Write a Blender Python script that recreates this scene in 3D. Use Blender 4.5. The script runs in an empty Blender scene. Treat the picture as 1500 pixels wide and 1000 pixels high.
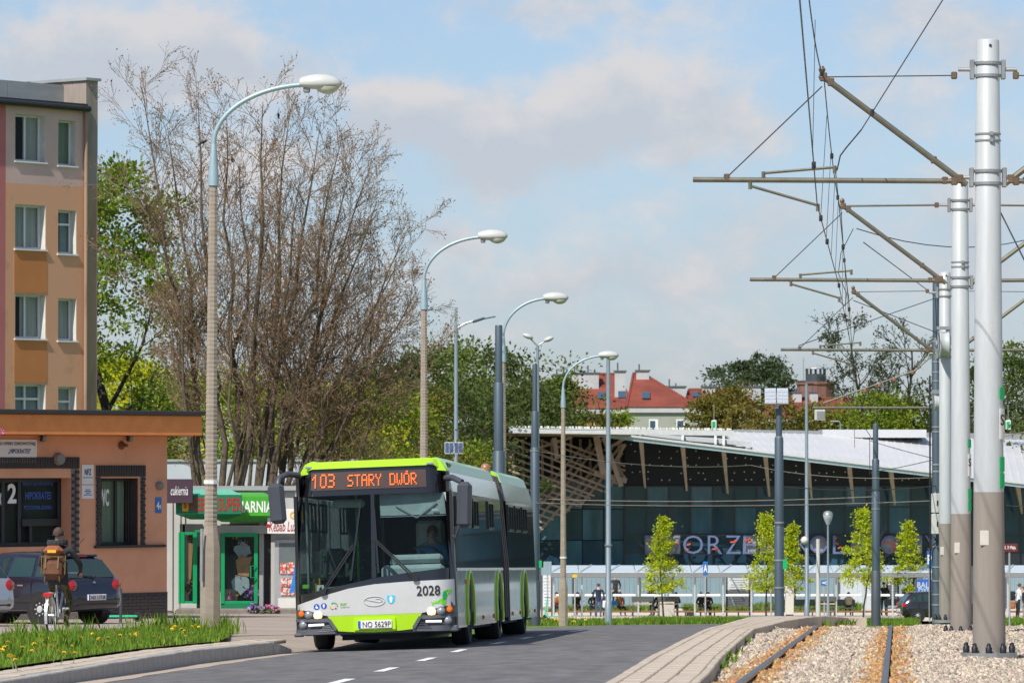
import bpy, math, random
import numpy as np
from mathutils import Vector, Matrix
random.seed(7)
S = bpy.context.scene
COL = S.collection
R = math.radians

# ------------------------------------------------------------------ camera
CZ, F0 = 2.85, 7000.0            # eye height, focal length in pixels of the 1500 px wide photograph
HOR = 680.0                      # row of the horizon
PITCH = math.atan((HOR - 500) / F0)
cam_d = bpy.data.cameras.new('camera')
cam_d.sensor_width = 36.0
cam_d.lens = F0 / 1500 * 36
cam_d.clip_start, cam_d.clip_end = 1.0, 6000
cam = bpy.data.objects.new('camera', cam_d)
COL.objects.link(cam)
cam.location = (0, 0, CZ)
cam.rotation_euler = (math.pi / 2 + PITCH, 0, 0)
S.camera = cam
cam_d.dof.use_dof, cam_d.dof.focus_distance, cam_d.dof.aperture_fstop = True, 82.0, 9.0

# ------------------------------------------------------------------ sky, clouds, sun, exposure
SUN_EL, SUN_AZ = R(48), R(30)    # the sun stands behind the camera, 30 degrees to its left
w = bpy.data.worlds.new('World')
S.world = w
w.use_nodes = True
wt = w.node_tree
for n in list(wt.nodes):
    wt.nodes.remove(n)
def wn(t, **k):
    n = wt.nodes.new(t)
    for a, b in k.items():
        setattr(n, a, b)
    return n
def wl(a, b):
    wt.links.new(a, b)
tc = wn('ShaderNodeTexCoord')
sky = wn('ShaderNodeTexSky', sky_type='NISHITA')
sky.sun_disc = False
sky.sun_elevation = SUN_EL
sky.sun_rotation = math.pi + SUN_AZ
sky.air_density, sky.dust_density, sky.ozone_density = 1.0, .6, 3.0
SKY_STRENGTH = 0.115
def wmath(op, a, b=None, clamp=False):
    n = wn('ShaderNodeMath', operation=op, use_clamp=clamp)
    for i, v in enumerate((a, b)):
        if v is None: continue
        if isinstance(v, (int, float)): n.inputs[i].default_value = v
        else: wl(v, n.inputs[i])
    return n.outputs[0]
def wnoise(scale, detail, rough, sx=1, sz=1, off=(0, 0, 0), dist=0.0):
    mp = wn('ShaderNodeMapping'); mp.inputs['Scale'].default_value = (sx, sx, sz); mp.inputs['Location'].default_value = off
    wl(tc.outputs['Generated'], mp.inputs['Vector'])
    n = wn('ShaderNodeTexNoise'); n.inputs['Scale'].default_value = scale; n.inputs['Detail'].default_value = detail
    n.inputs['Roughness'].default_value = rough; n.inputs['Distortion'].default_value = dist
    wl(mp.outputs[0], n.inputs['Vector'])
    return n.outputs['Fac']
# soft banks of cumulus: where they lie in the sky (azimuth, elevation in photo pixels), their half size and weight
BANKS = [(235, 85, 230, 70, 1.5), (60, 130, 120, 50, .7), (690, 190, 230, 85, 1.35), (560, 165, 90, 42, .6), (950, 160, 190, 100, 1.05), (840, 20, 210, 36, .75),
         (1400, 40, 190, 70, .8), (1120, 330, 170, 80, .6), (660, 345, 80, 36, 1.0), (1440, 350, 150, 130, .9), (940, 410, 190, 45, .6), (330, 260, 120, 50, .5),
         (740, 420, 130, 50, .4), (1060, 200, 100, 60, .5), (1300, 150, 130, 70, .5), (1120, 480, 160, 40, .3)]
# the rest of the sky carries the same kind of clouds, spread by noise
broad = wnoise(9, 3, .5, 1, 2.2, (3.1, 1.7, .4))
mask = wmath('MULTIPLY', wmath('SUBTRACT', broad, .44), 2.2, True)
warp = wn('ShaderNodeTexNoise'); warp.inputs['Scale'].default_value = 45; warp.inputs['Detail'].default_value = 3
wl(tc.outputs['Generated'], warp.inputs['Vector'])
wsub = wn('ShaderNodeVectorMath', operation='SUBTRACT'); wl(warp.outputs['Color'], wsub.inputs[0]); wsub.inputs[1].default_value = (.5, .5, .5)
wsc = wn('ShaderNodeVectorMath', operation='SCALE'); wl(wsub.outputs[0], wsc.inputs[0]); wsc.inputs['Scale'].default_value = .026
wadd = wn('ShaderNodeVectorMath', operation='ADD'); wl(tc.outputs['Generated'], wadd.inputs[0]); wl(wsc.outputs[0], wadd.inputs[1])
def banks(up):
    tot = None
    for (px, py, rx, rz, wt_) in BANKS:
        sb = wn('ShaderNodeVectorMath', operation='SUBTRACT'); wl(wadd.outputs[0], sb.inputs[0])
        sb.inputs[1].default_value = Vector(((px - 750) / F0, 1, (HOR - py + up * rz) / F0)).normalized()
        ml = wn('ShaderNodeVectorMath', operation='MULTIPLY'); wl(sb.outputs[0], ml.inputs[0]); ml.inputs[1].default_value = (F0 / rx, 2.0, F0 / rz)
        ln = wn('ShaderNodeVectorMath', operation='LENGTH'); wl(ml.outputs[0], ln.inputs[0])
        g = wn('ShaderNodeMapRange', interpolation_type='SMOOTHERSTEP'); wl(ln.outputs['Value'], g.inputs['Value'])
        g.inputs['From Min'].default_value, g.inputs['From Max'].default_value = 1.5, 0.0
        g.inputs['To Min'].default_value, g.inputs['To Max'].default_value = 0, wt_
        tot = g.outputs[0] if tot is None else wmath('ADD', tot, g.outputs[0])
    return tot
b0, b1_ = banks(0), banks(.7)
mask = wmath('ADD', wmath('ADD', mask, b0), .06)
toplit = wmath('SUBTRACT', b1_, b0)          # tops of the banks are lit, their undersides are not
fine = wnoise(70, 7, .62, 1, 1.5, (1.3, 0, 2.2), .15)
lump = wnoise(24, 4, .55, 1, 1.7, (5.2, 3.3, 1.1))
den = wmath('ADD', mask, wmath('MULTIPLY', wmath('SUBTRACT', fine, .5), 1.9))
den = wmath('ADD', den, wmath('MULTIPLY', wmath('SUBTRACT', lump, .5), 1.1))
cm = wn('ShaderNodeMapRange', interpolation_type='SMOOTHSTEP'); wl(den, cm.inputs['Value'])
cm.inputs['From Min'].default_value, cm.inputs['From Max'].default_value = .0, 1.15
cm.inputs['To Min'].default_value, cm.inputs['To Max'].default_value = .08, .88
cc = wn('ShaderNodeValToRGB'); wl(wmath('ADD', wmath('ADD', fine, wmath('MULTIPLY', toplit, .26)), wmath('MULTIPLY', wmath('SUBTRACT', lump, .5), .5)), cc.inputs[0])
cc.color_ramp.elements[0].position, cc.color_ramp.elements[0].color =   .30, (.74, .79, .87, 1)
cc.color_ramp.elements[1].position, cc.color_ramp.elements[1].color = .70, (.97, .93, .93, 1)
tint = wn('ShaderNodeMix', data_type='RGBA', blend_type='MULTIPLY'); tint.inputs[0].default_value = 1; wl(sky.outputs[0], tint.inputs[6]); sep = wn('ShaderNodeSeparateXYZ'); wl(tc.outputs['Generated'], sep.inputs[0]); tr_ = wn('ShaderNodeValToRGB'); wl(sep.outputs[2], tr_.inputs[0])
tr_.color_ramp.elements[0].position, tr_.color_ramp.elements[0].color = 0, (.63, .70, .93, 1); tr_.color_ramp.elements[1].position, tr_.color_ramp.elements[1].color = .14, (.80, .83, .90, 1); wl(tr_.outputs[0], tint.inputs[7])
b1 = wn('ShaderNodeBackground'); wl(tint.outputs[2], b1.inputs[0]); b1.inputs[1].default_value = SKY_STRENGTH
b2 = wn('ShaderNodeBackground'); wl(cc.outputs[0], b2.inputs[0]); b2.inputs[1].default_value = .65
mx = wn('ShaderNodeMixShader'); wl(cm.outputs[0], mx.inputs[0]); wl(b1.outputs[0], mx.inputs[1]); wl(b2.outputs[0], mx.inputs[2])
wo = wn('ShaderNodeOutputWorld'); wl(mx.outputs[0], wo.inputs[0])

sun_d = bpy.data.lights.new('sun', 'SUN')
sun_d.energy, sun_d.angle, sun_d.color = 4.4, R(.55), (1.0, .95, .87)
sun = bpy.data.objects.new('sun', sun_d)
COL.objects.link(sun)
to_sun = Vector((-math.sin(SUN_AZ) * math.cos(SUN_EL), -math.cos(SUN_AZ) * math.cos(SUN_EL), math.sin(SUN_EL)))
sun.rotation_euler = to_sun.to_track_quat('Z', 'Y').to_euler()
sun.location = (-40, -60, 80)
S.view_settings.view_transform = 'Standard'
S.view_settings.look = 'None'
S.view_settings.gamma = 1
S.view_settings.exposure = 0.2
S.view_settings.use_curve_mapping = False
try:
    S.cycles.max_bounces = 8
    S.cycles.transparent_max_bounces = 24
    S.cycles.use_denoising = True
except Exception:
    pass

# ------------------------------------------------------------------ helpers
CP, SP = math.cos(PITCH), math.sin(PITCH)
def ray(px, py):
    a, b = (px - 750) / F0, (500 - py) / F0
    y, z = CP - b * SP, SP + b * CP
    return a / y, z / y                      # x and z gained per metre of depth
def at(px, py, Y):
    a, b = ray(px, py)
    return Vector((a * Y, Y, CZ + b * Y))
def X(px, Y):
    return (px - 750) / F0 * Y * 1.0
def sst(a, b, t):
    t = max(0., min(1., (t - a) / (b - a)))
    return t * t * (3 - 2 * t)

class MB:
    """collects shapes into one mesh"""
    def __init__(s):
        s.v, s.f, s.m, s.k = [], [], [], 0
    def add(s, vs, fs, m=None):
        o = len(s.v); m = s.k if m is None else m
        s.v.extend([tuple(p) for p in vs])
        for f in fs:
            s.f.append(tuple(o + i for i in f)); s.m.append(m)
        return s
    def box(s, c, d, rot=None, b=0.0, m=None):
        hx, hy, hz = d[0] / 2, d[1] / 2, d[2] / 2
        if b <= 0:
            vs = [Vector((x * hx, y * hy, z * hz)) for x in (-1, 1) for y in (-1, 1) for z in (-1, 1)]
            fs = [(0, 1, 3, 2), (4, 6, 7, 5), (0, 4, 5, 1), (2, 3, 7, 6), (0, 2, 6, 4), (1, 5, 7, 3)]
        else:
            b = min(b, hx * .9, hy * .9, hz * .9)
            vs, ix = [], {}
            for sx in (-1, 1):
                for sy in (-1, 1):
                    for sz in (-1, 1):
                        for a in range(3):
                            p = [sx * (hx - b), sy * (hy - b), sz * (hz - b)]
                            p[a] = (sx * hx, sy * hy, sz * hz)[a]
                            ix[(sx, sy, sz, a)] = len(vs); vs.append(Vector(p))
            fs = []
            for a in range(3):
                u, w_ = [(1, 2), (2, 0), (0, 1)][a]
                for sg in (-1, 1):
                    q = []
                    for (p1, p2) in ((-1, -1), (1, -1), (1, 1), (-1, 1)):
                        k = [0, 0, 0]; k[a] = sg; k[u] = p1; k[w_] = p2
                        q.append(ix[(k[0], k[1], k[2], a)])
                    fs.append(tuple(q if sg > 0 else q[::-1]))
                for s1 in (-1, 1):
                    for s2 in (-1, 1):
                        k1 = [0, 0, 0]; k1[u] = s1; k1[w_] = s2
                        lo = list(k1); lo[a] = -1; hi = list(k1); hi[a] = 1
                        q = [ix[tuple(lo) + (u,)], ix[tuple(hi) + (u,)], ix[tuple(hi) + (w_,)], ix[tuple(lo) + (w_,)]]
                        fs.append(tuple(q if s1 * s2 > 0 else q[::-1]))
            for sx in (-1, 1):
                for sy in (-1, 1):
                    for sz in (-1, 1):
                        q = [ix[(sx, sy, sz, a)] for a in range(3)]
                        fs.append(tuple(q if sx * sy * sz > 0 else q[::-1]))
        if rot is not None:
            if isinstance(rot, (int, float)): rot = Matrix.Rotation(rot, 3, 'Z')
            vs = [rot @ p for p in vs]
        c = Vector(c)
        return s.add([p + c for p in vs], fs, m)
    def frame(s, p, q, up=Vector((0, 0, 1))):
        d = (q - p).normalized()
        if abs(d.dot(up)) > .98: up = Vector((1, 0, 0))
        x = d.cross(up).normalized(); z = x.cross(d).normalized()
        return x, d, z
    def bar(s, p, q, wd, ht=None, m=None, b=0):
        p, q = Vector(p), Vector(q); ht = wd if ht is None else ht
        x, d, z = s.frame(p, q)
        rot = Matrix((x, d, z)).transposed()
        return s.box((p + q) / 2, (wd, (q - p).length, ht), rot, b, m)
    def tube(s, pts, r, n=8, m=None, caps=True):
        pts = [Vector(p) for p in pts]
        rs = [r] * len(pts) if isinstance(r, (int, float)) else list(r)
        vs, fs = [], []
        px = None
        for i, p in enumerate(pts):
            d = (pts[min(i + 1, len(pts) - 1)] - pts[max(i - 1, 0)])
            d = d.normalized() if d.length > 1e-9 else Vector((0, 0, 1))
            if px is None:
                up = Vector((0, 0, 1)) if abs(d.z) < .95 else Vector((1, 0, 0))
                px = d.cross(up).normalized()
            else:
                px = (px - d * px.dot(d))
                px = px.normalized() if px.length > 1e-6 else d.orthogonal().normalized()
            py = d.cross(px)
            for j in range(n):
                a = 2 * math.pi * j / n
                vs.append(p + (px * math.cos(a) + py * math.sin(a)) * rs[i])
        for i in range(len(pts) - 1):
            for j in range(n):
                k = (j + 1) % n
                fs.append((i * n + j, i * n + k, (i + 1) * n + k, (i + 1) * n + j))
        if caps:
            fs.append(tuple(range(n))[::-1]); fs.append(tuple((len(pts) - 1) * n + j for j in range(n)))
        return s.add(vs, fs, m)
    def lathe(s, c, prof, n=16, m=None, axis='Z', caps=True, ph=0.0):
        """prof: (radius, height) pairs"""
        vs, fs = [], []
        for (r, h) in prof:
            for j in range(n):
                a = 2 * math.pi * j / n + ph
                u, v = r * math.cos(a), r * math.sin(a)
                p = {'Z': (u, v, h), 'X': (h, u, v), 'Y': (v, h, u)}[axis]
                vs.append(Vector(p) + Vector(c))
        for i in range(len(prof) - 1):
            for j in range(n):
                k = (j + 1) % n
                fs.append((i * n + j, i * n + k, (i + 1) * n + k, (i + 1) * n + j))
        if caps:
            fs.append(tuple(range(n))[::-1]); fs.append(tuple((len(prof) - 1) * n + j for j in range(n)))
        return s.add(vs, fs, m)
    def prism(s, poly, y0, y1, plane='XZ', m=None):
        """polygon in a plane pushed from y0 to y1 along the third axis"""
        def P(a, b, t):
            return {'XZ': (a, t, b), 'YZ': (t, a, b), 'XY': (a, b, t)}[plane]
        n = len(poly)
        vs = [P(a, b, y0) for a, b in poly] + [P(a, b, y1) for a, b in poly]
        fs = [tuple(range(n)), tuple(range(n, 2 * n))[::-1]]
        for i in range(n):
            k = (i + 1) % n
            fs.append((i, n + i, n + k, k))
        return s.add(vs, fs, m)
    def text(s, body, c, wd, ht, flip=False, depth=.004, m=None, bold=0.0, rot=None, shear=0):
        """flat raised lettering in the XZ plane, facing -Y"""
        cu = bpy.data.curves.new('lettering', 'FONT'); cu.body = body; cu.resolution_u = 3
        cu.offset = bold; cu.shear = shear; cu.extrude = .01
        ob = bpy.data.objects.new('lettering', cu)
        me = bpy.data.meshes.new_from_object(ob)
        co = [v.co.copy() for v in me.vertices]; fs = [tuple(p.vertices) for p in me.polygons]
        bpy.data.objects.remove(ob); bpy.data.curves.remove(cu); bpy.data.meshes.remove(me)
        if not co: return s
        x0, x1 = min(p.x for p in co), max(p.x for p in co); z0, z1 = min(p.y for p in co), max(p.y for p in co)
        vs = []
        for p in co:
            x = ((p.x - x0) / (x1 - x0) - .5) * wd * (-1 if flip else 1)
            q = Vector((x, -depth / 2 - (p.z * depth / .02), ((p.y - z0) / (z1 - z0) - .5) * ht))
            if rot is not None: q = rot @ q
            vs.append(q + Vector(c))
        return s.add(vs, fs, m)
    def build(s, name, mats, parent=None, smooth=False, mesh_only=False):
        me = bpy.data.meshes.new(name)
        me.from_pydata(s.v, [], s.f)
        if not isinstance(mats, (list, tuple)): mats = [mats]
        for x in mats: me.materials.append(x)
        if len(mats) > 1: me.polygons.foreach_set('material_index', s.m)
        if smooth:
            me.polygons.foreach_set('use_smooth', [True] * len(me.polygons))
            try: me.set_sharp_from_angle(angle=R(smooth if smooth > 1 else 40))
            except Exception: pass
        me.update()
        if mesh_only: return me
        return link(name, me, parent)
def link(name, me, parent=None):
    o = bpy.data.objects.new(name, me); COL.objects.link(o)
    if parent is not None: o.parent = parent
    return o
def tag(o, label=None, cat=None, group=None, kind=None):
    if label: o['label'] = label
    if cat: o['category'] = cat
    if group: o['group'] = group
    if kind: o['kind'] = kind
    return o
def thing(name, label, cat, loc=(0, 0, 0), rz=0.0, group=None):
    o = bpy.data.objects.new(name, None); COL.objects.link(o)
    o.empty_display_size = .3; o.location = loc; o.rotation_euler = (0, 0, rz)
    return tag(o, label, cat, group)
def copy_tree(o, parent=None):
    c = o.copy(); COL.objects.link(c)
    if parent is not None: c.parent = parent
    for ch in [x for x in ALLKIDS(o)]:
        copy_tree(ch, c)
    return c
def ALLKIDS(o):
    return list(o.children)
def np_mesh(name, co, faces_flat, nper, mats, parent=None, smooth=False):
    """large meshes of equal faces, straight from numpy arrays"""
    me = bpy.data.meshes.new(name)
    nv, nf = len(co), len(faces_flat) // nper
    me.vertices.add(nv); me.vertices.foreach_set('co', np.asarray(co, np.float32).ravel())
    me.loops.add(nf * nper); me.loops.foreach_set('vertex_index', np.asarray(faces_flat, np.int32).ravel())
    me.polygons.add(nf); me.polygons.foreach_set('loop_start', np.arange(0, nf * nper, nper, dtype=np.int32))
    me.polygons.foreach_set('loop_total', np.full(nf, nper, np.int32))
    if smooth: me.polygons.foreach_set('use_smooth', np.ones(nf, bool))
    me.materials.append(mats); me.update(calc_edges=True); me.validate()
    return link(name, me, parent)

# ------------------------------------------------------------------ materials
def mat(name, col, rough=.7, metal=0., var=.12, nscale=6., bump=0., bscale=40., spec=.5, col2=None, cov=(.45, .65), coat=0., island=0., trans=0., emit=None, es=0., stretch=None, hue=0.):
    m = bpy.data.materials.new(name); m.use_nodes = True
    t = m.node_tree; b = t.nodes['Principled BSDF']
    b.inputs['Roughness'].default_value = rough; b.inputs['Metallic'].default_value = metal
    b.inputs['Specular IOR Level'].default_value = spec
    if coat: b.inputs['Coat Weight'].default_value = coat; b.inputs['Coat Roughness'].default_value = .04
    c = tuple(col) + (1,)
    N = t.nodes.new; L = t.links.new
    tcn = N('ShaderNodeTexCoord'); src = tcn.outputs['Object']
    if stretch:
        mp = N('ShaderNodeMapping'); mp.inputs['Scale'].default_value = stretch; L(src, mp.inputs[0]); src = mp.outputs[0]
    out = None
    if var > 0 or col2:
        nz = N('ShaderNodeTexNoise'); nz.inputs['Scale'].default_value = nscale; nz.inputs['Detail'].default_value = 5; nz.inputs['Roughness'].default_value = .6
        L(src, nz.inputs['Vector'])
        rp = N('ShaderNodeValToRGB'); L(nz.outputs['Fac'], rp.inputs[0])
        e = rp.color_ramp.elements
        if col2:
            e[0].position, e[1].position = cov
            e[0].color, e[1].color = c, tuple(col2) + (1,)
        else:
            e[0].position, e[1].position = .3, .7
            e[0].color = tuple(x * (1 - var) for x in col) + (1,); e[1].color = tuple(min(1, x * (1 + var)) for x in col) + (1,)
        out = rp.outputs[0]
    if island:
        ge = N('ShaderNodeNewGeometry'); hs = N('ShaderNodeHueSaturation')
        mr = N('ShaderNodeMapRange'); L(ge.outputs['Random Per Island'], mr.inputs['Value'])
        mr.inputs['To Min'].default_value, mr.inputs['To Max'].default_value = 1 - island, 1 + island
        L(mr.outputs[0], hs.inputs['Value'])
        if hue:
            m2 = N('ShaderNodeMath'); m2.operation = 'MULTIPLY'; L(ge.outputs['Random Per Island'], m2.inputs[0]); m2.inputs[1].default_value = 7.31
            m3 = N('ShaderNodeMath'); m3.operation = 'FRACT'; L(m2.outputs[0], m3.inputs[0])
            m4 = N('ShaderNodeMapRange'); L(m3.outputs[0], m4.inputs['Value']); m4.inputs['To Min'].default_value, m4.inputs['To Max'].default_value = .5 - hue, .5 + hue
            L(m4.outputs[0], hs.inputs['Hue'])
        if out: L(out, hs.inputs['Color'])
        else: hs.inputs['Color'].default_value = c
        out = hs.outputs[0]
    if out: L(out, b.inputs['Base Color'])
    else: b.inputs['Base Color'].default_value = c
    if bump:
        nb = N('ShaderNodeTexNoise'); nb.inputs['Scale'].default_value = bscale; nb.inputs['Detail'].default_value = 4
        L(src, nb.inputs['Vector'])
        bp = N('ShaderNodeBump'); bp.inputs['Strength'].default_value = bump; bp.inputs['Distance'].default_value = .02
        L(nb.outputs['Fac'], bp.inputs['Height']); L(bp.outputs[0], b.inputs['Normal'])
    if trans:
        tr = N('ShaderNodeBsdfTranslucent'); ms = N('ShaderNodeMixShader'); ms.inputs[0].default_value = trans
        if out: L(out, tr.inputs['Color'])
        else: tr.inputs['Color'].default_value = c
        L(b.outputs[0], ms.inputs[1]); L(tr.outputs[0], ms.inputs[2]); L(ms.outputs[0], t.nodes['Material Output'].inputs[0])
    if emit:
        b.inputs['Emission Color'].default_value = tuple(emit) + (1,); b.inputs['Emission Strength'].default_value = es
    return m
def glass_mat(name, tint=(.6, .7, .7), refl=1.45, alpha=.75, rough=.02, base=(.02, .03, .03)):
    """a pane: part of the light goes through tinted, the rest meets a dark glossy sheet"""
    m = bpy.data.materials.new(name); m.use_nodes = True
    t = m.node_tree; b = t.nodes['Principled BSDF']; N = t.nodes.new; L = t.links.new
    b.inputs['Base Color'].default_value = base + (1,); b.inputs['Roughness'].default_value = rough; b.inputs['IOR'].default_value = refl
    tr = N('ShaderNodeBsdfTransparent'); tr.inputs[0].default_value = tint + (1,)
    fr = N('ShaderNodeFresnel'); fr.inputs['IOR'].default_value = refl
    mr = N('ShaderNodeMapRange'); L(fr.outputs[0], mr.inputs['Value']); mr.inputs['To Min'].default_value = 1 - alpha; mr.inputs['To Max'].default_value = 1
    ge = N('ShaderNodeNewGeometry'); bf = N('ShaderNodeMath'); bf.operation = 'SUBTRACT'; bf.use_clamp = True; L(mr.outputs[0], bf.inputs[0]); L(ge.outputs['Backfacing'], bf.inputs[1])
    ms = N('ShaderNodeMixShader'); L(bf.outputs[0], ms.inputs[0]); L(tr.outputs[0], ms.inputs[1]); L(b.outputs[0], ms.inputs[2])
    L(ms.outputs[0], t.nodes['Material Output'].inputs[0])
    return m
M = {}
def mk(key, *a, **k):
    M[key] = mat(key, *a, **k); return M[key]
# ------------------------------------------------------------------ ground levels
def lerp_poly(P, t):
    if t <= P[0][0]: a, b = P[0], P[1]
    elif t >= P[-1][0]: a, b = P[-2], P[-1]
    else:
        for a, b in zip(P, P[1:]):
            if a[0] <= t <= b[0]: break
    return a[1] + (b[1] - a[1]) * (t - a[0]) / (b[0] - a[0])
ROAD_L = [(30, -5.7), (48, -5.15), (57.4, -4.8), (66, -4.41), (73, -3.7), (80, -2.95), (90, -1.3), (98, .45), (104, 2.0), (108, 4.4), (111, 8.0), (113, 14.0), (114, 40)]
ROAD_R = [(30, -.1), (47, .94), (60, 1.72), (70.6, 2.42), (80, 3.05), (86.6, 3.5), (94, 4.2), (99.5, 4.9)]
def zplane(Y):
    """the falling street: 2 percent down to the back, steeper past the crest, level at the station"""
    z = -.0213 * (Y - 75)
    if Y > 300: z = -.0213 * 225 - .004 * min(Y - 300, 60)
    return z
def gz(x, Y):
    z = zplane(Y)
    drop = 1.5 * sst(95, 228, Y)
    if Y < 170: drop *= sst(-9 + (Y - 95) * .05, -2 + (Y - 95) * .05, x) if Y > 95 else 1
    z -= drop
    if Y > 360: z += 7.2 * sst(360, 480, Y)
    return z
def road_z(x, Y):
    e = .03 * sst(40, 66, Y) * (1 - sst(88, 104, Y))
    xc = -.75 + .075 * (Y - 66)
    return gz(x, Y) + e * max(-3.4, min(3.4, x - xc))

mk('asphalt', (.145, .14, .14), .85, var=.30, nscale=2.6, bump=.8, bscale=110, stretch=(1, .35, 1))
mk('grassbase', (.10, .12, .03), .95, var=.35, nscale=1.2, bump=.5, bscale=30)
mk('lawn', (.11, .17, .03), .95, var=.3, nscale=.8, bump=.6, bscale=20)
mk('paving', (.40, .35, .29), .9, var=.14, nscale=1.5, bump=.35, bscale=60)
mk('block', (.46, .39, .31), .9, var=.10, nscale=3, bump=.3, bscale=70)
mk('kerb', (.36, .34, .31), .88, var=.16, nscale=4, bump=.4, bscale=60)
mk('joint', (.30, .26, .20), .95, var=.2, nscale=6)
mk('sand', (.42, .34, .27), .95, var=.14, nscale=5, bump=.4, bscale=80)
mk('yard', (.36, .30, .25), .92, var=.18, nscale=.9, bump=.35, bscale=40, col2=(.27, .22, .18), cov=(.4, .7))
mk('whiteline', (.78, .77, .74), .8, var=.10, nscale=8)
mk('ballastbase', (.55, .42, .27), .95, var=.25, nscale=2.5, bump=.8, bscale=30)
mk('platform', (.62, .54, .44), .9, var=.12, nscale=.6, bump=.2)

def sheet(name, mat_, xs_of_Y, Ys, zf, nx=6, kind='structure', smooth=True):
    """a strip of ground between two edges, following the terrain"""
    b = MB(); rows = []
    for Y in Ys:
        x0, x1 = xs_of_Y(Y)
        for i in range(nx + 1):
            x = x0 + (x1 - x0) * i / nx
            b.v.append((x, Y, zf(x, Y)))
    for r in range(len(Ys) - 1):
        for i in range(nx):
            a = r * (nx + 1) + i
            b.f.append((a, a + 1, a + nx + 2, a + nx + 1)); b.m.append(0)
    o = b.build(name, mat_, smooth=smooth)
    o['kind'] = kind
    return o
def frange(a, b, s):
    n = max(1, int(round((b - a) / s)))
    return [a + (b - a) * i / n for i in range(n + 1)]

# ground: one sheet out to the horizon
gy = frange(20, 60, 4) + frange(62, 130, 2) + frange(135, 300, 5) + frange(310, 500, 10) + [550, 650, 800, 1100, 1600, 2500, 4000]
gb = MB(); gxs = [-1500, -500, -200, -100, -60, -40, -30, -24, -18, -14] + frange(-12, 16, 1.0) + [18, 22, 28, 36, 50, 80, 140, 300, 800, 1600]
for Y in gy:
    for x in gxs: gb.v.append((x, Y, gz(x, Y) - (.16 if Y < 126 and -8 < x < 14 else .10)))
for r in range(len(gy) - 1):
    for i in range(len(gxs) - 1):
        a = r * len(gxs) + i
        gb.f.append((a, a + 1, a + len(gxs) + 1, a + len(gxs))); gb.m.append(0)
ground = gb.build('ground', M['lawn'], smooth=80); ground['kind'] = 'structure'

# the road, with its crossfall in the bend
Ys = frange(30, 109.5, 1.5)
def road_edges(Y):
    return lerp_poly(ROAD_L, Y), (lerp_poly(ROAD_R, Y) if Y < 99.5 else min(6.8, 4.9 + (Y - 99.5) * .6))
road = sheet('road', M['asphalt'], road_edges, Ys, road_z, 10)
def patch(mb, x0, x1, Y0, Y1, zf, up=.006, n=4):
    """a strip lying on the road; x0 and x1 are functions of Y"""
    o = len(mb.v)
    for i in range(n + 1):
        Y = Y0 + (Y1 - Y0) * i / n
        for x in (x0(Y), x1(Y)): mb.v.append((x, Y, zf(x, Y) + up))
    for i in range(n):
        mb.f.append((o + 2 * i, o + 2 * i + 1, o + 2 * i + 3, o + 2 * i + 2)); mb.m.append(0)
# centre line dashes (each its own piece of the road marking)
CEN = [(45, -2.3), (52, -1.88), (65.7, -1.13), (73.5, -.72), (89, .64), (97, 1.9), (104, 4)]
cl = lambda Y: lerp_poly(CEN, Y)
for (a, b_) in [(45.5, 47.5), (51.0, 53.4), (57.2, 59.6), (63.9, 66.3), (70.8, 73.2), (78, 80.2), (83.6, 85.6), (87.6, 89.6), (92, 94)]:
    q = MB(); patch(q, lambda Y: cl(Y) - .065, lambda Y: cl(Y) + .065, a, b_, road_z)
    d = q.build('road_marking', M['whiteline'], road)
# sandy dust along the left kerb
q = MB()
for Y in frange(40, 74, 1.0):
    j = .36 + .05 * math.sin(Y * .6) + .03 * math.sin(Y * 1.7)
    for x in (lerp_poly(ROAD_L, Y) - .02, lerp_poly(ROAD_L, Y) + j): q.v.append((x, Y, road_z(x, Y) + .005))
for i in range(34):
    q.f.append((2 * i, 2 * i + 1, 2 * i + 3, 2 * i + 2)); q.m.append(0)
o = q.build('sand', M['sand']); o['kind'] = 'stuff'; tag(o, 'strip of pale sand and dust lying along the left kerb', 'sand')

# left: kerb of single stones, paved strip, grass verge, path, yard
lk = lambda Y: lerp_poly(ROAD_L, Y)
KT = .10
def left_z(x, Y): return zplane(Y) + KT
kerb_l = bpy.data.objects.new('kerb', None); COL.objects.link(kerb_l); kerb_l['kind'] = 'structure'
def stones(parent, edge, Y0, Y1, step, wd, zt, zb, mat_, name='kerb_stone', side=-1, gap=.012):
    Y = Y0; out = []
    while Y < Y1 - .05:
        Y2 = min(Y + step, Y1)
        a = Vector((edge(Y), Y, 0)); c = Vector((edge(Y2), Y2, 0)); d = (c - a); n = Vector((d.y, -d.x, 0)).normalized() * side
        L_ = d.length - gap
        mid = (a + c) / 2 + n * wd / 2
        z1 = (zt(a.x, Y) + zt(c.x, Y2)) / 2 + random.uniform(-.004, .004); z0 = z1 - zb
        sl = math.atan2(zt(c.x, Y2) - zt(a.x, Y), d.length)
        rot = Matrix.Rotation(math.atan2(d.y, d.x), 3, 'Z') @ Matrix.Rotation(-sl, 3, 'Y')
        m_ = MB(); m_.box((0, 0, 0), (L_, wd, zb), rot, .012)
        o = m_.build(name, mat_, parent); o.location = (mid.x, mid.y, (z0 + z1) / 2); out.append(o)
        Y = Y2
    return out
stones(kerb_l, lk, 44, 73.4, 1.0, .15, lambda x, Y: zplane(Y) + KT, .34, M['kerb'])
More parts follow.
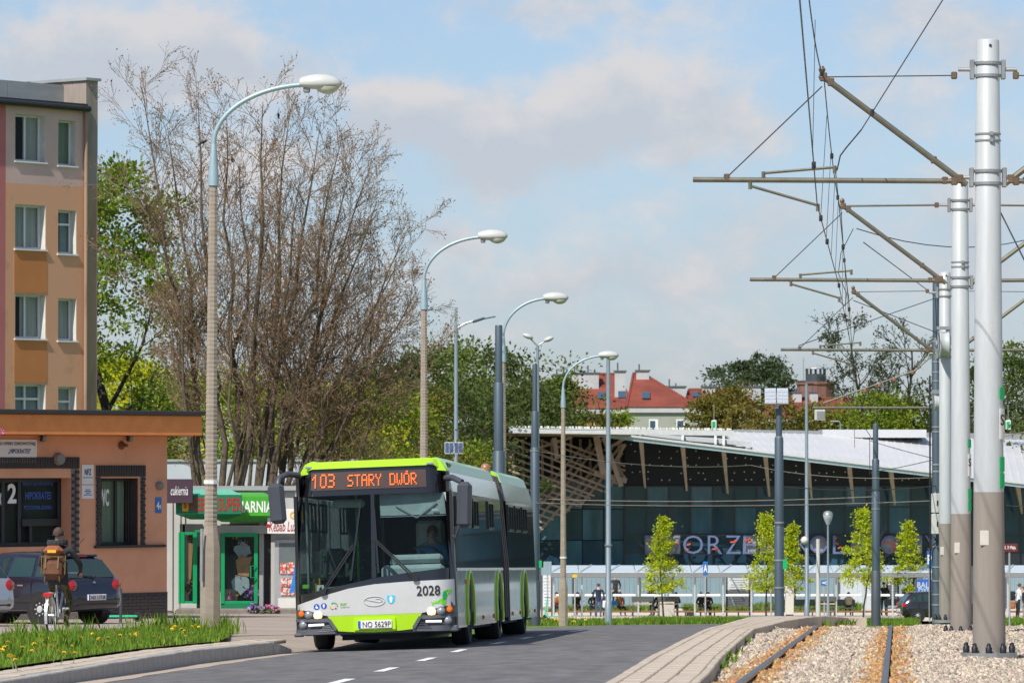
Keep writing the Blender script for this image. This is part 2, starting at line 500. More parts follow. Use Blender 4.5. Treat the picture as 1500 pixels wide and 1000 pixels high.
# dropped end of the kerb
m_ = MB(); a = Vector((lk(73.42), 73.42, 0)); c = Vector((lk(75.2), 75.2, 0)); n_ = Vector((-(c - a).y, (c - a).x, 0)).normalized() * .15
z1, z2 = zplane(73.4) + KT, zplane(75) - .05
m_.add([(a.x, a.y, z1 - .3), (c.x, c.y, z2 - .2), (c.x + n_.x, c.y + n_.y, z2 - .2), (a.x + n_.x, a.y + n_.y, z1 - .3),
        (a.x, a.y, z1), (c.x, c.y, z2), (c.x + n_.x, c.y + n_.y, z2), (a.x + n_.x, a.y + n_.y, z1)],
       [(0, 3, 2, 1), (4, 5, 6, 7), (0, 1, 5, 4), (1, 2, 6, 5), (2, 3, 7, 6), (3, 0, 4, 7)])
m_.build('kerb_stone', M['kerb'], kerb_l)
strip_w = lambda Y: max(.22, .62 - .0 * Y) if Y < 70 else max(.5, .62)
pav = sheet('pavement', M['joint'], lambda Y: (lk(Y) - .16 - strip_w(Y) - .05, lk(Y) - .15), frange(40, 76, 2), lambda x, Y: zplane(Y) + KT - .018, 1)
n_b = 0
blk = MB(); blk.box((0, 0, 0), (.245, .49, .06), None, .01); blk_me = blk.build('paving_block', M['block'], mesh_only=True)
for i in range(64):
    Y = 44 + i * .5
    for j in range(2):
        x = lk(Y) - .15 - .14 - j * .26; sl = (lk(Y + .5) - lk(Y)) / .5
        yy = Y + (.25 if j else 0)
        o = link('paving_block', blk_me, pav); o.location = (x, yy, zplane(yy) + KT - .028 + random.uniform(-.003, .003)); o.rotation_euler = (-.0213, 0, -math.atan(sl))
# grass verge base
VER = [(44, -7.2), (60, -8.0), (74, -7.9), (77.6, -7.0), (82, -6.0), (85.5, -5.1)]
def verge_edges(Y):
    l = lerp_poly(VER, Y); r = lk(Y) - .78 if Y < 73 else lerp_poly([(73, -4.48), (77, -4.56), (83, -4.9), (85.5, -5.05)], Y)
    return l, r
vz = lambda x, Y: zplane(Y) + KT + .02 + .05 * sst(0, 1, min(1, abs(x - verge_edges(Y)[1])))
verge = sheet('grass_verge', M['grassbase'], verge_edges, frange(42, 85.5, 1.5), vz, 6)
# path and yard behind the verge
yr = lambda Y: min(lk(Y) + .02, -1.4)
def drive_z(x, Y):
    f = sst(0, 1.6, yr(Y) - x); return (zplane(Y) + .055) * f + (road_z(yr(Y), Y) + .006 if lk(Y) < -1.4 else zplane(Y) + .055) * (1 - f)
drive = sheet('driveway', M['yard'], lambda Y: (yr(Y) - 6, yr(Y)), frange(74.6, 131, 1.5), drive_z, 12)
yard = sheet('yard', M['yard'], lambda Y: (-60, (yr(Y) - 5.98 if Y > 74 else verge_edges(Y)[0] + .2)), frange(60, 131, 2.0), lambda x, Y: zplane(Y) + (.055 if Y < 118 else .05), 10)

# right: raised pavement of concrete blocks along the tram track
pr_l = lambda Y: lerp_poly(ROAD_R, Y)
PW = [(40, .66), (50, .72), (86, .68), (96, .8), (101, 1.15), (104, 1.0)]
def pr_r(Y): return pr_l(Y) + .12 + lerp_poly(PW, Y)
def prz(x, Y): return zplane(Y) + .13 + .07 * sst(92, 101, Y) - .1 * sst(101.5, 106, Y)
ROAD_R += [(102, 5.35), (104.5, 6.3)]
pavr = sheet('pavement', M['joint'], lambda Y: (pr_l(Y) + .02, pr_r(Y)), frange(38, 104.5, 1.5), lambda x, Y: prz(x, Y) - .022, 2)
kerb_r = bpy.data.objects.new('kerb', None); COL.objects.link(kerb_r); kerb_r['kind'] = 'structure'
stones(kerb_r, pr_l, 44, 104, 1.0, .12, lambda x, Y: prz(x, Y) + .002, .30, M['block'], side=1)
edge_r = bpy.data.objects.new('kerb', None); COL.objects.link(edge_r); edge_r['kind'] = 'structure'
stones(edge_r, pr_r, 44, 104, 1.0, .09, lambda x, Y: prz(x, Y) + .004, .42, M['block'], 'edging_stone', side=1)
for o in (pavr, kerb_r): pass
nb = 0; rest = MB()
Y = 45.0; row = 0
while Y < 104:
    step = .40
    wd = pr_r(Y) - pr_l(Y) - .12
    for j in range(3):
        cw = wd / 3
        x = pr_l(Y) + .12 + cw * (j + .5)
        yy = Y + (.2 if j % 2 else 0)
        x = pr_l(yy) + .12 + cw * (j + .5)
        sl = math.atan((pr_l(yy + .4) - pr_l(yy)) / .4); z = prz(x, yy) - .03 + random.uniform(-.003, .003)
        gr = math.atan((prz(x, yy + .4) - prz(x, yy)) / .4)
        if nb < 300:
            if nb == 0:
                b_ = MB(); b_.box((0, 0, 0), (.222, .385, .06), None, .012); b_me = b_.build('paving_block', M['block'], mesh_only=True)
            o = link('paving_block', b_me, pavr); o.location = (x, yy, z); o.rotation_euler = (gr, 0, -sl); o.scale = (cw / .236, 1, 1); nb += 1
        else:
            rest.box((x, yy, z), (cw - .014, .385, .06), Matrix.Rotation(-sl, 3, 'Z') @ Matrix.Rotation(gr, 3, 'X'))
    Y += step
o = rest.build('paving_block', M['block'], pavr); o['kind'] = 'stuff'
# the round end of the raised pavement
ne = MB(); P_ = []
for i in range(13):
    a = math.pi * i / 12
    P_.append((pr_l(104) + .6 + 1.0 * math.cos(math.pi - a), 104 + 1.1 * math.sin(a)))
ne.prism(P_, prz(6, 104) - .5, prz(6, 104) - .0, 'XY'); o = ne.build('pavement', M['block']); o['kind'] = 'structure'

# ballast bed of the tram line
bal = sheet('ballast_bed', M['ballastbase'], lambda Y: (pr_r(Y) + .05, pr_r(Y) + 11 + Y * .02), frange(36, 118, 1.5),
            lambda x, Y: zplane(Y) - .03 - .40 * sst(99, 112, Y), 10)
RAIL_R = lambda Y: 3.81 + .0805 * (Y - 49)
RAIL_L = lambda Y: RAIL_R(Y) - 1.51
def railhead_z(Y): return zplane(Y) + .055 - 1.0 * sst(97, 112, Y) * .35

# platform, pavements and grass at the bus station
plat = sheet('pavement', M['platform'], lambda Y: (-6, 60), frange(238, 312, 6), lambda x, Y: gz(x, Y) + .03, 6)
# ------------------------------------------------------------------ facades: walls that run away from the camera
class Facade:
    """a vertical wall plane through the photo column px0 at depth Y0, running to the right and away by slope t"""
    def __init__(s, px0, Y0, t, zbase):
        x0 = X(px0, Y0); L_ = math.hypot(1, t)
        s.o = Vector((x0, Y0, zbase)); s.d = Vector((1 / L_, t / L_, 0)); s.rz = math.atan2(t, 1); s.t = t
    def p(s, px, py):
        a, b = ray(px, py)                       # x = aY ; (x-x0)*t = Y-Y0
        Y = (s.o.y - s.t * s.o.x) / (1 - s.t * a)
        q = Vector((a * Y, Y, CZ + b * Y)) - s.o
        return q.dot(s.d), q.z
    def rect(s, x0, y0, x1, y1):
        s0, _ = s.p(x0, (y0 + y1) / 2); s1, _ = s.p(x1, (y0 + y1) / 2); pm = (x0 + x1) / 2
        return s0, s1, s.p(pm, y1)[1], s.p(pm, y0)[1]
def wall_with_holes(mb, s0, s1, z0, z1, holes, th, m=0, y=0.0):
    """a wall of thickness th (outer face at y) with rectangular openings, built from boxes butted together"""
    zs = sorted({z0, z1} | {min(max(h[2], z0), z1) for h in holes} | {min(max(h[3], z0), z1) for h in holes})
    for a, b_ in zip(zs, zs[1:]):
        if b_ - a < 1e-4: continue
        cuts = sorted([(h[0], h[1]) for h in holes if h[2] < (a + b_) / 2 < h[3]])
        x = s0
        for c0, c1 in cuts + [(s1, s1)]:
            if c0 - x > 1e-4: mb.box(((x + c0) / 2, y + th / 2, (a + b_) / 2), (c0 - x, th, b_ - a), m=m)
            x = max(x, c1)

mk('plaster', (.74, .365, .215), .9, col2=(.62, .30, .175), cov=(.45, .75), nscale=1.1, bump=.6, bscale=70)
mk('plaster_fascia', (.78, .275, .085), .9, var=.09, nscale=3.0, bump=.5, bscale=60)
mk('brick', (.045, .037, .036), .75, var=.25, nscale=3, bump=.2)
mk('mortar', (.20, .18, .165), .95, var=.15)
mk('anthracite', (.022, .023, .027), .45, var=.05)
mk('roofedge', (.035, .033, .038), .5, var=.1)
mk('signwhite', (.72, .72, .70), .6, var=.05, nscale=5)
mk('navy', (.03, .045, .16), .6, var=0)
mk('blueprint', (.05, .12, .42), .6, var=0)
mk('plateblue', (.03, .16, .50), .5, var=.06)
mk('white', (.80, .80, .78), .6, var=.04)
mk('offwhite', (.66, .65, .60), .8, var=.10, nscale=2, bump=.15)
mk('black', (.012, .012, .014), .5, var=0)
mk('interior', (.04, .045, .045), .9, var=.3, nscale=1.0)
mk('blind', (.42, .52, .38), .8, var=.22, nscale=1.2, stretch=(22, 1, .2))
mk('curtain', (.78, .78, .74), .9, var=.22, nscale=1.5, stretch=(14, 1, .3))
mk('frost', (.40, .52, .56), .5, var=.12, nscale=5); M['winglass'] = glass_mat('window_glass', (.92, .95, .94), 1.5, .76)
M['darkglass'] = glass_mat('dark_glass', (.30, .36, .36), 1.5, .55)
mk('concrete', (.34, .31, .27), .92, var=.16, nscale=5, bump=.5, bscale=50)

# ------------------------------------------------------------------ clinic
FC = Facade(245, 111, 1.1, zplane(111) + .05)
ZT = FC.p(245, 640)[1]                       # underside of the eaves
clinic = thing('clinic_building', 'low peach plastered clinic with orange eaves band and dark brick window surrounds', 'building', FC.o, FC.rz)
SL = -17.0
def crect(*a): return FC.rect(*a)
w1 = crect(147, 700, 203, 798)              # window right of the door
w0 = crect(-190, 700, 104, 802)             # wide entrance glazing
E0 = crect(0, 669, 115, 812); SUR = crect(140, 681, 212, 801)
ent_hole = (w0[0], w0[1], -.0, w0[3])
b_ = MB()
wall_with_holes(b_, SL, 0, .62, ZT + .02, [(w1[0], w1[1], w1[2], w1[3]), (w0[0], w0[1], w0[2], w0[3])], .42)
b_.box((SL / 2, 4.2, ZT / 2 + .3), (-SL - .02, 7.4, ZT - .6)); 
b_.build('wall', M['plaster'], clinic)
b_ = MB(); b_.box(((SL + .02) / 2, .25, .31), (-SL + .02, .5, .62)); b_.build('base', M['mortar'], clinic)
# roof slab and fascia, proud of the wall
fs0, fz0 = FC.p(287, 637); _, fz1 = FC.p(287, 609)
b_ = MB(); b_.box(((SL - .5 + .42) / 2, 3.6, (ZT + .03 + fz1) / 2), (-SL + .92, 8.7, fz1 - ZT - .03), None, .02); b_.build('eaves_band', M['plaster_fascia'], clinic)
b_ = MB(); b_.box(((SL - .55 + .47) / 2, 3.6, fz1 + .05), (-SL + 1.02, 8.86, .10), None, .015); b_.build('roof_edge', M['roofedge'], clinic)
# bricks: base courses and the surrounds of window and entrance
bk = MB(); bk.box((0, 0, 0), (.235, .04, .064), None, .006); bk_me = bk.build('brick', M['brick'], mesh_only=True)
bh = MB(); bh.box((0, 0, 0), (.113, .04, .064), None, .006); bh_me = bh.build('brick', M['brick'], mesh_only=True)
bs = MB(); bs.box((0, 0, 0), (.064, .04, .25), None, .006); bs_me = bs.build('brick', M['brick'], mesh_only=True)
nbk = 0
def brick(me, x, z, y=-.012):
    global nbk
    o = link('brick', me, clinic); o.location = (x, y, z); nbk += 1
for r in range(8):
    z = .04 + r * .076
    x = -.125 - (.12 if r % 2 else 0)
    if r % 2: brick(bh_me, -.06, z)
    while x > -2.75:
        brick(bk_me, x, z); x -= .247
def surround(x0, x1, z0, z1, wd, right_only=False):
    tp = .26
    back = MB()
    wall_with_holes(back, x0, x1, z0, z1 , [(x0 + wd, x1 - wd, z0 - 1, z1 - tp)], .012, y=-.011)
    back.build('surround_bed', M['mortar'], clinic)
    n = int((x1 - x0) / .0755)
    for i in range(n):
        if not right_only or i * .0755 + x0 > -9.2: brick(bs_me, x0 + .038 + i * (x1 - x0 - .076) / max(1, n - 1), z1 - .13, -.028)
    for i in range(int((z1 - z0 - tp) / .076)):
        z = z0 + .04 + i * .076
        for sx, xx in (((1, x1 - wd),) if right_only else ((0, x0), (1, x1 - wd))):
            me = bh_me
            brick(me, xx + (.062 if (i % 2 == sx) else wd - .062), z, -.028)
            if wd > .25: brick(me, xx + (wd - .062 if (i % 2 == sx) else .062), z, -.028)
surround(SUR[0], SUR[1], w1[2] - .04, SUR[3], w1[0] - SUR[0] if w1[0] - SUR[0] > .12 else .14)
surround(w0[0] - .2, E0[1], .62, E0[3], E0[1] - w0[1], True)
def glazing(parent, x0, x1, z0, z1, y, mull, fr=.07, trans=(), name='window', glass=None, fm=None, dep=.07):
    """window: frame as the part; panes as its sub-parts"""
    fm = fm or M['anthracite']; glass = glass or M['winglass']
    f = MB(); xs = [x0] + list(mull) + [x1]; zs = [z0] + list(trans) + [z1]
    for i, x in enumerate(xs):
        c = x + (fr / 2 if i == 0 else -fr / 2 if i == len(xs) - 1 else 0)
        f.box((c, y, (z0 + z1) / 2), (fr, dep, z1 - z0), None, .008)
    for i, z in enumerate(zs):
        c = z + (fr / 2 if i == 0 else -fr / 2 if i == len(zs) - 1 else 0)
        for xa, xb in zip(xs, xs[1:]):
            pa = xa + (fr if xa == x0 else fr / 2); pb = xb - (fr if xb == x1 else fr / 2)
            f.box(((pa + pb) / 2, y + .003, c), (pb - pa, dep * .9, fr), None, .006)
    w_ = f.build(name, fm, parent)
    for xa, xb in zip(xs, xs[1:]):
        for za, zb in zip(zs, zs[1:]):
            g = MB(); g.box(((xa + xb) / 2, y + .012, (za + zb) / 2), (xb - xa - fr * .9, .012, zb - za - fr * .9))
            g.build('pane', glass, w_)
    return w_
mm = [w1[0] + (w1[1] - w1[0]) * f for f in (.22, .62)]
wd_ = glazing(clinic, w1[0], w1[1], w1[2], w1[3], .30, mm)
b_ = MB(); b_.box(((w1[0] + w1[1]) / 2 + .3, .1, w1[2] - .03), (w1[1] - w1[0] + 1.0, .36, .06)); b_.build('sill', M['anthracite'], clinic)
b_ = MB(); b_.box(((w1[0] + w1[1]) / 2 - .1, .40, (w1[2] + w1[3]) / 2), (w1[1] - w1[0], .01, w1[3] - w1[2])); b_.build('blind', M['blind'], wd_)
me_ = [FC.p(px, 750)[0] for px in (-60, 20, 42, 92)]
zdoor = FC.p(60, 765)[1]
ent = glazing(clinic, w0[0], w0[1], w0[2], w0[3], .36, [FC.p(px, 750)[0] for px in (-110, -50, 19, 43)], .10, (), 'entrance_glazing')
b_ = MB(); b_.box(((FC.p(43, 750)[0] + w0[1]) / 2, .34, zdoor), (w0[1] - FC.p(43, 750)[0] - .1, .09, .16)); b_.build('transom', M['anthracite'], ent)
b_ = MB(); b_.box((FC.p(58, 790)[0], .335, (w0[2] + zdoor) / 2), (.08, .08, zdoor - w0[2] - .17)); b_.build('door_post', M['anthracite'], ent)
b_ = MB(); b_.box((w0[0] / 2 + FC.p(20, 750)[0] / 2, .47, (w0[2] + w0[3]) / 2), (FC.p(20, 750)[0] - w0[0], .01, w0[3] - w0[2])); b_.build('blind', M['blind'], ent)
b_ = MB(); b_.box((w0[1] + .02 + .0, .2, (w0[2] + w0[3]) / 2), (.02, .36, w0[3] - w0[2])); b_.build('reveal', M['brick'], clinic)
b_ = MB(); b_.box((w1[1] - .012, .16, (w1[2] + w1[3]) / 2), (.018, .26, w1[3] - w1[2] - .01)); b_.build('reveal', M['brick'], clinic)
for hh in (w0, w1):
    b_ = MB(); b_.box(((hh[0] + hh[1]) / 2, .46, (hh[2] + hh[3]) / 2), (hh[1] - hh[0] - .02, .02, hh[3] - hh[2] - .02)); b_.build('interior', M['interior'], clinic)
# lettering in the windows
def ftext(body, x0, y0, x1, y1, m_, parent, F=FC, yoff=-.02, bold=0., shear=0, name='lettering', depth=.004):
    s0, s1, z0, z1 = F.rect(x0, y0, x1, y1)
    t_ = MB(); t_.text(body, ((s0 + s1) / 2, yoff, (z0 + z1) / 2), s1 - s0, z1 - z0, bold=bold, depth=depth, shear=shear)
    return t_.build(name, m_, parent)
ftext('SC', 11, 720, 20, 741, M['white'], ent, yoff=.345, bold=.03); ftext('2', 26, 708, 39, 737, M['white'], ent, yoff=.345, bold=.03)
ftext('HIPOKRATES', 52, 720, 90, 731, M['blueprint'], ent, yoff=.345, bold=.01)
ftext('NIEPUBLICZNY ZAKŁAD OPIEKI ZDROWOTNEJ', 48, 706, 92, 712, M['blueprint'], ent, yoff=.345)
ftext('PRZYCHODNIA LEKARSKA', 50, 740, 91, 746, M['blueprint'], ent, yoff=.345)
ftext('c', 149, 723, 153, 741, M['white'], wd_, yoff=.285, bold=.03); ftext('WC', 158, 716, 172, 741, M['white'], wd_, yoff=.285, bold=.03)
# things on the clinic wall
def board(F, name, label, cat, x0, y0, x1, y1, m_, th=.03, yoff=0):
    s0, s1, z0, z1 = F.rect(x0, y0, x1, y1)
    c = F.o + F.d * ((s0 + s1) / 2) + Vector((0, 0, z0))
    t_ = thing(name, label, cat, c, F.rz)
    q = MB(); q.box((0, -th / 2 - .004 + yoff, (z1 - z0) / 2), (s1 - s0, th, z1 - z0), None, .006); q.build('board', m_, t_)
    return t_, s1 - s0, z1 - z0, -th - .006 + yoff
def on_board(t_, body, cx, cz, wd, ht, y, m_, bold=0, shear=0, name='lettering'):
    q = MB(); q.text(body, (cx, y, cz), wd, ht, bold=bold, shear=shear); return q.build(name, m_, t_)
t_, W_, H_, y_ = board(FC, 'clinic_sign', 'white clinic name board with navy lettering above the dark entrance', 'sign', -52, 643, 53, 678, M['signwhite'])
on_board(t_, 'NIEPUBLICZNY ZAKŁAD OPIEKI ZDROWOTNEJ', 0, H_ * .80, W_ * .94, H_ * .17, y_, M['navy'], .012)
on_board(t_, '„HIPOKRATES”', W_ * .25, H_ * .49, W_ * .32, H_ * .22, y_, M['navy'], .015)
on_board(t_, 'PRZYCHODNIA LEKARSKA Sp. z o.o.', 0, H_ * .16, W_ * .94, H_ * .16, y_, M['navy'], .008)
t_, W_, H_, y_ = board(FC, 'wall_plaque', 'white health fund plaque with NFZ monogram between entrance and window', 'sign', 119, 680, 136.5, 709, M['signwhite'], .02)
on_board(t_, 'NFZ', 0, H_ * .62, W_ * .55, H_ * .3, y_, M['navy'], .02); on_board(t_, 'Narodowy Fundusz Zdrowia', 0, H_ * .34, W_ * .8, H_ * .06, y_, M['navy'])
t_, W_, H_, y_ = board(FC, 'wall_plaque', 'small white plaque with fine blue print under the NFZ plaque', 'sign', 119, 710, 136.5, 730, M['signwhite'], .02)
for k in range(4): on_board(t_, ('PORADNIA', 'LEKARZA RODZINNEGO', 'GABINET', 'REJESTRACJA PACJENTA')[k], 0, H_ * (.66 - k * .13), W_ * (.4, .55, .35, .7)[k], H_ * .07, y_, M['blueprint'], .01)
t_, W_, H_, y_ = board(FC, 'house_number_plate', 'blue house number plate reading 4e near the wall corner', 'sign', 227, 728, 236, 751, M['plateblue'], .015)
on_board(t_, '4', -W_ * .12, H_ * .48, W_ * .45, H_ * .5, y_, M['white'], .02); on_board(t_, 'e', W_ * .25, H_ * .4, W_ * .25, H_ * .25, y_, M['white'], .02)
mk('lampgrey', (.22, .21, .19), .5, var=.1); mk('rust', (.16, .07, .035), .9, var=.3, nscale=20)
def wall_unit(F, name, label, cat, px, py, prof, m_, yo=0):
    s0, z0 = F.p(px, py); t_ = thing(name, label, cat, F.o + F.d * s0 + Vector((0, 0, z0)), F.rz)
    q = MB(); q.lathe((0, 0, 0), prof, 12, axis='Y'); o = q.build('housing', m_, t_, smooth=True); o.rotation_euler = (0, 0, math.pi); return t_
t_ = wall_unit(FC, 'wall_lamp', 'round bulkhead lamp fixed above the clinic entrance', 'lamp', 84, 672, [(.15, 0), (.15, .05), (.12, .14), (.02, .17)], M['lampgrey'])
t_ = wall_unit(FC, 'wall_siren', 'round grey alarm siren beside the house number plate', 'siren', 232, 711, [(.10, 0), (.10, .08), (.06, .13), (.01, .14)], M['lampgrey'])
t_ = wall_unit(FC, 'wall_bracket', 'rusty round bracket under the eaves left of the wall corner', 'bracket', 177, 652, [(.09, 0), (.10, .03), (.05, .06), (.03, .22)], M['rust'])
for px, lb in ((59, 'small floodlight under the eaves above the entrance'), (186, 'small floodlight under the eaves near the right corner of the clinic')):
    s0, z0 = FC.p(px, 641); t_ = thing('floodlight', lb, 'lamp', FC.o + FC.d * s0 + Vector((0, 0, z0)), FC.rz, 'floodlights under the clinic eaves')
    q = MB(); q.box((0, -.10, 0), (.13, .08, .17), Matrix.Rotation(.3, 3, 'X'), .015); q.build('housing', M['anthracite'], t_)
    q = MB(); q.box((0, -.148, -.02), (.10, .006, .12), Matrix.Rotation(.3, 3, 'X')); q.build('lens', M['lampgrey'], t_)
    q = MB(); q.bar((0, 0, .04), (0, -.08, .03), .03); q.build('arm', M['anthracite'], t_)

# ------------------------------------------------------------------ apartment block
FA = Facade(140, 158, 1.2, zplane(158) - .3)
mk('apt_peach', (.70, .375, .22), .9, nscale=.9, bump=.3, bscale=30, col2=(.34, .20, .125), cov=(.56, .86))
mk('apt_pink', (.64, .45, .40), .9, var=.08, nscale=.7, bump=.3, bscale=30)
mk('apt_orange', (.58, .225, .075), .9, var=.07, nscale=1, bump=.3, bscale=30)
mk('apt_red', (.52, .17, .17), .9, var=.08, nscale=1, bump=.3, bscale=30)
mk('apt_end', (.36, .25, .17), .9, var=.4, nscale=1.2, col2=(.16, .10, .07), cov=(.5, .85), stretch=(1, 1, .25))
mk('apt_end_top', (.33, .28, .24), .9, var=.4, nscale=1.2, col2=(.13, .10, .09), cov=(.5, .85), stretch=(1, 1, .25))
mk('zinc', (.38, .40, .40), .55, metal=.3, var=.12, nscale=1.5, stretch=(.5, 1, 3))
mk('gutter', (.03, .032, .035), .4, metal=.3, var=.1)
mk('pvc', (.78, .78, .77), .45, var=.04)
mk('stain', (.10, .075, .055), .95, var=.3, nscale=6)
apt = thing('apartment_block', 'four storey peach and pink apartment block with white windows behind the clinic', 'building', FA.o, FA.rz)
def ar(*a): return FA.rect(*a)
zt = FA.p(70, 150)[1]; zt_r = FA.p(124, 163)[1]; zpk = FA.p(80, 272)[1]
sL = -24.0; s124 = FA.p(123.5, 400)[0]; s12 = FA.p(8, 400)[0]
wins = []
for (ya, yb, yc, yd) in ((168, 237, 176, 243), (300, 365, 308, 372), (431, 496, 437, 499), (562, 630, 566, 634)):
    wins.append(ar(22, ya, 67, yb) + (0,)); wins.append(ar(85, yc, 112, yd) + (1,))
b_ = MB(); th = .40
hl = [w_[:4] for w_ in wins]
wall_with_holes(b_, s12, s124, zpk, zt_r, hl, th); b_.build('wall', M['apt_pink'], apt)
b_ = MB(); wall_with_holes(b_, s12, s124, 0, zpk, hl, th); b_.build('wall', M['apt_peach'], apt)
b_ = MB(); b_.box(((sL + s12) / 2, .2, zt_r / 2), (s12 - sL, .4, zt_r)); b_.build('wall', M['apt_red'], apt)
b_ = MB(); b_.box(((sL + 0) / 2, 5.6, zt_r / 2), (-sL - .5, 9.6, zt_r - .4)); b_.build('core', M['interior'], apt)
zend = FA.p(132, 119)[1]
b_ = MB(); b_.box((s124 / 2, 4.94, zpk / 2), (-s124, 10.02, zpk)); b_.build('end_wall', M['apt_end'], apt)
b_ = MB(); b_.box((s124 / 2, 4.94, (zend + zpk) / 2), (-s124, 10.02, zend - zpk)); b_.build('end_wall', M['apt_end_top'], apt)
b_ = MB(); b_.box((s124 / 2, 4.94, zend + .05), (-s124 + .16, 10.2, .09)); b_.build('coping', M['zinc'], apt)
# orange fields between the windows
for (ya, yb) in ((368, 429), (498, 560)):
    q = ar(22, ya, 67, yb); b_ = MB(); b_.box(((q[0] + q[1]) / 2, -.004, (q[2] + q[3]) / 2), (q[1] - q[0] + .1, .012, q[3] - q[2])); b_.build('colour_field', M['apt_orange'], apt)
# roof parapet of metal sheets and gutter
for i in range(6):
    x1 = s124 - i * 2.6; x0 = x1 - 2.58
    b_ = MB(); b_.box(((x0 + x1) / 2, 1.0, zend - .75), (x1 - x0, .06, 1.3)); b_.build('parapet_sheet', M['zinc'], apt)
b_ = MB(); b_.box(((sL + s124) / 2, .5, zt_r + .12), (s124 - sL, 1.3, .22)); b_.build('roof_edge', M['gutter'], apt)
b_ = MB(); b_.tube([(sL, -.22, zt_r + .12), (s124, -.22, zt_r + .06)], .10, 10); b_.build('gutter', M['gutter'], apt)
b_ = MB(); b_.tube([(s124 - .03, -.1, zt_r), (s124 - .03, -.1, .2)], .06, 8); b_.build('downpipe', M['apt_end'], apt)
for i, w_ in enumerate(wins):
    x0, x1, z0, z1, k = w_; wd = x1 - x0
    mull = [x0 + wd * .5] if k == 0 else []
    tr = [z0 + (z1 - z0) * .68] if i in (3, 6, 7) else []
    g = glazing(apt, x0, x1, z0, z1, .30, mull, .075, tr, fm=M['pvc'], dep=.08)
    q = MB(); q.box(((x0 + x1) / 2, .14, z0 - .025), (wd + .1, .40, .05)); q.build('sill', M['pvc'], g)
    q = MB()
    q.box((x1 - .008, .13, (z0 + z1) / 2), (.012, .25, z1 - z0 - .01)); q.box((x0 + .008, .13, (z0 + z1) / 2), (.012, .25, z1 - z0 - .01)); q.box(((x0 + x1) / 2, .13, z1 - .008), (wd - .03, .25, .012))
    q.build('reveal', M['offwhite'], g)
    q = MB(); f = (.45, .95, .9, .5, .6, .95, .95, .9)[i]
    q.box((x1 - wd * f / 2, .37, (z0 + z1) / 2), (wd * f, .012, z1 - z0)); q.build('curtain', M[('curtain', 'blind', 'curtain', 'frost', 'curtain', 'curtain', 'frost', 'curtain')[i]], g)
# chimney mast on the roof
q = MB(); q.tube([(FA.p(2, 60)[0], 2, zend - 1), (FA.p(2, 60)[0], 2, zend + 6)], .18, 10); q.build('vent_stack', M['zinc'], apt)

# ------------------------------------------------------------------ kiosk row
KY = 123.0; kz = zplane(KY) + .06; kpx = KY / F0
def kx(px): return X(px, KY)
def kzz(py): return at(750, py, KY).z - kz
mk('kioskwall', (.46, .455, .43), .75, var=.10, nscale=2, stretch=(1, 1, .3))
mk('rearwall', (.44, .48, .52), .85, var=.1, nscale=.6); mk('kgreen', (.0, .27, .09), .4, var=.08); mk('kgreen_dark', (.005, .17, .075), .45, var=.10, nscale=3); mk('kgreen_bright', (.055, .36, .028), .4, var=.07, nscale=3)
mk('kturq', (.15, .47, .34), .45, var=.06); mk('signred', (.38, .016, .02), .45, var=0); mk('cupyellow', (.70, .40, .02), .5, var=0); mk('plum', (.055, .028, .045), .55, var=.06)
mk('greyalu', (.42, .43, .45), .4, metal=.3, var=.05); mk('posterred', (.55, .10, .07), .6, col2=(.70, .62, .55), cov=(.48, .52), nscale=14)
def kthing(name, label, cat, px0, px1, yoff=0, z=0): return thing(name, label, cat, (kx((px0 + px1) / 2), KY + yoff, kz + z))
# the long pale container body behind the shop fronts
t_ = kthing('shop_container', 'long off white container building that holds the small shops under the bare tree', 'building', 240, 470)
hw = (kx(470) - kx(240)) / 2
def px_l(px, c=355.0): return kx(px) - kx(c)
q = MB(); q.box((0, 2.2, kzz(718) / 2), (2 * hw, 3.4, kzz(718))); q.build('wall', M['kioskwall'], t_)
q = MB(); q.box((0, 2.2, kzz(718) + .05), (2 * hw + .2, 3.7, .10)); q.build('roof', M['zinc'], t_)
for px in (247, 258.5, 268): 
    q = MB(); q.box((px_l(px), .47, 1.5), (px_l(10, 0) * .85 if px < 268 else .05, .06, 2.9 if px < 268 else 2.9)); q.build('wall_panel', M['kioskwall'], t_)
rw = thing('rear_wall', 'long pale blue grey wall standing behind the trunks of the bare tree', 'wall', (X(350, 150), 150, zplane(150) - 1)); hh = at(0, 676, 150).z - rw.location.z
q = MB(); q.box((0, 0, hh / 2), (7.5, .3, hh), None, .02); q.build('wall', M['rearwall'], rw); q = MB(); q.box((0, 0, hh + .04), (7.7, .42, .08)); q.build('coping', M['zinc'], rw)
fs = kthing('flower_shop_front', 'green framed shop front with glazed display and bouquets behind the concrete lamp post', 'shop front', 262, 386)
def pl(px): return kx(px) - kx(324)
def kframe(par, x0, y0, x1, y1, m_, fr=.08, y=.0, name='frame', panel=None, pane=True, gm=None):
    a, b2, c, d = pl(x0), pl(x1), kzz(y1), kzz(y0)
    q = MB()
    q.box((a + fr / 2, y, (c + d) / 2), (fr, .09, d - c), None, .008); q.box((b2 - fr / 2, y, (c + d) / 2), (fr, .09, d - c), None, .008)
    q.box(((a + b2) / 2, y + .002, d - fr / 2), (b2 - a - 2 * fr, .085, fr), None, .008); q.box(((a + b2) / 2, y + .002, c + fr / 2), (b2 - a - 2 * fr, .085, fr), None, .008)
    o = q.build(name, m_, par)
    if pane:
        q = MB(); q.box(((a + b2) / 2, y + .01, (c + d) / 2), (b2 - a - 1.8 * fr, .012, d - c - 1.8 * fr)); q.build('pane', gm or M['winglass'], o)
    return o
kframe(fs, 262, 779, 268, 884, M['kgreen'], .05)
kframe(fs, 267, 779, 287, 884, M['kgreen'], .07)
kframe(fs, 286, 776, 297, 898, M['kgreen'], .06)
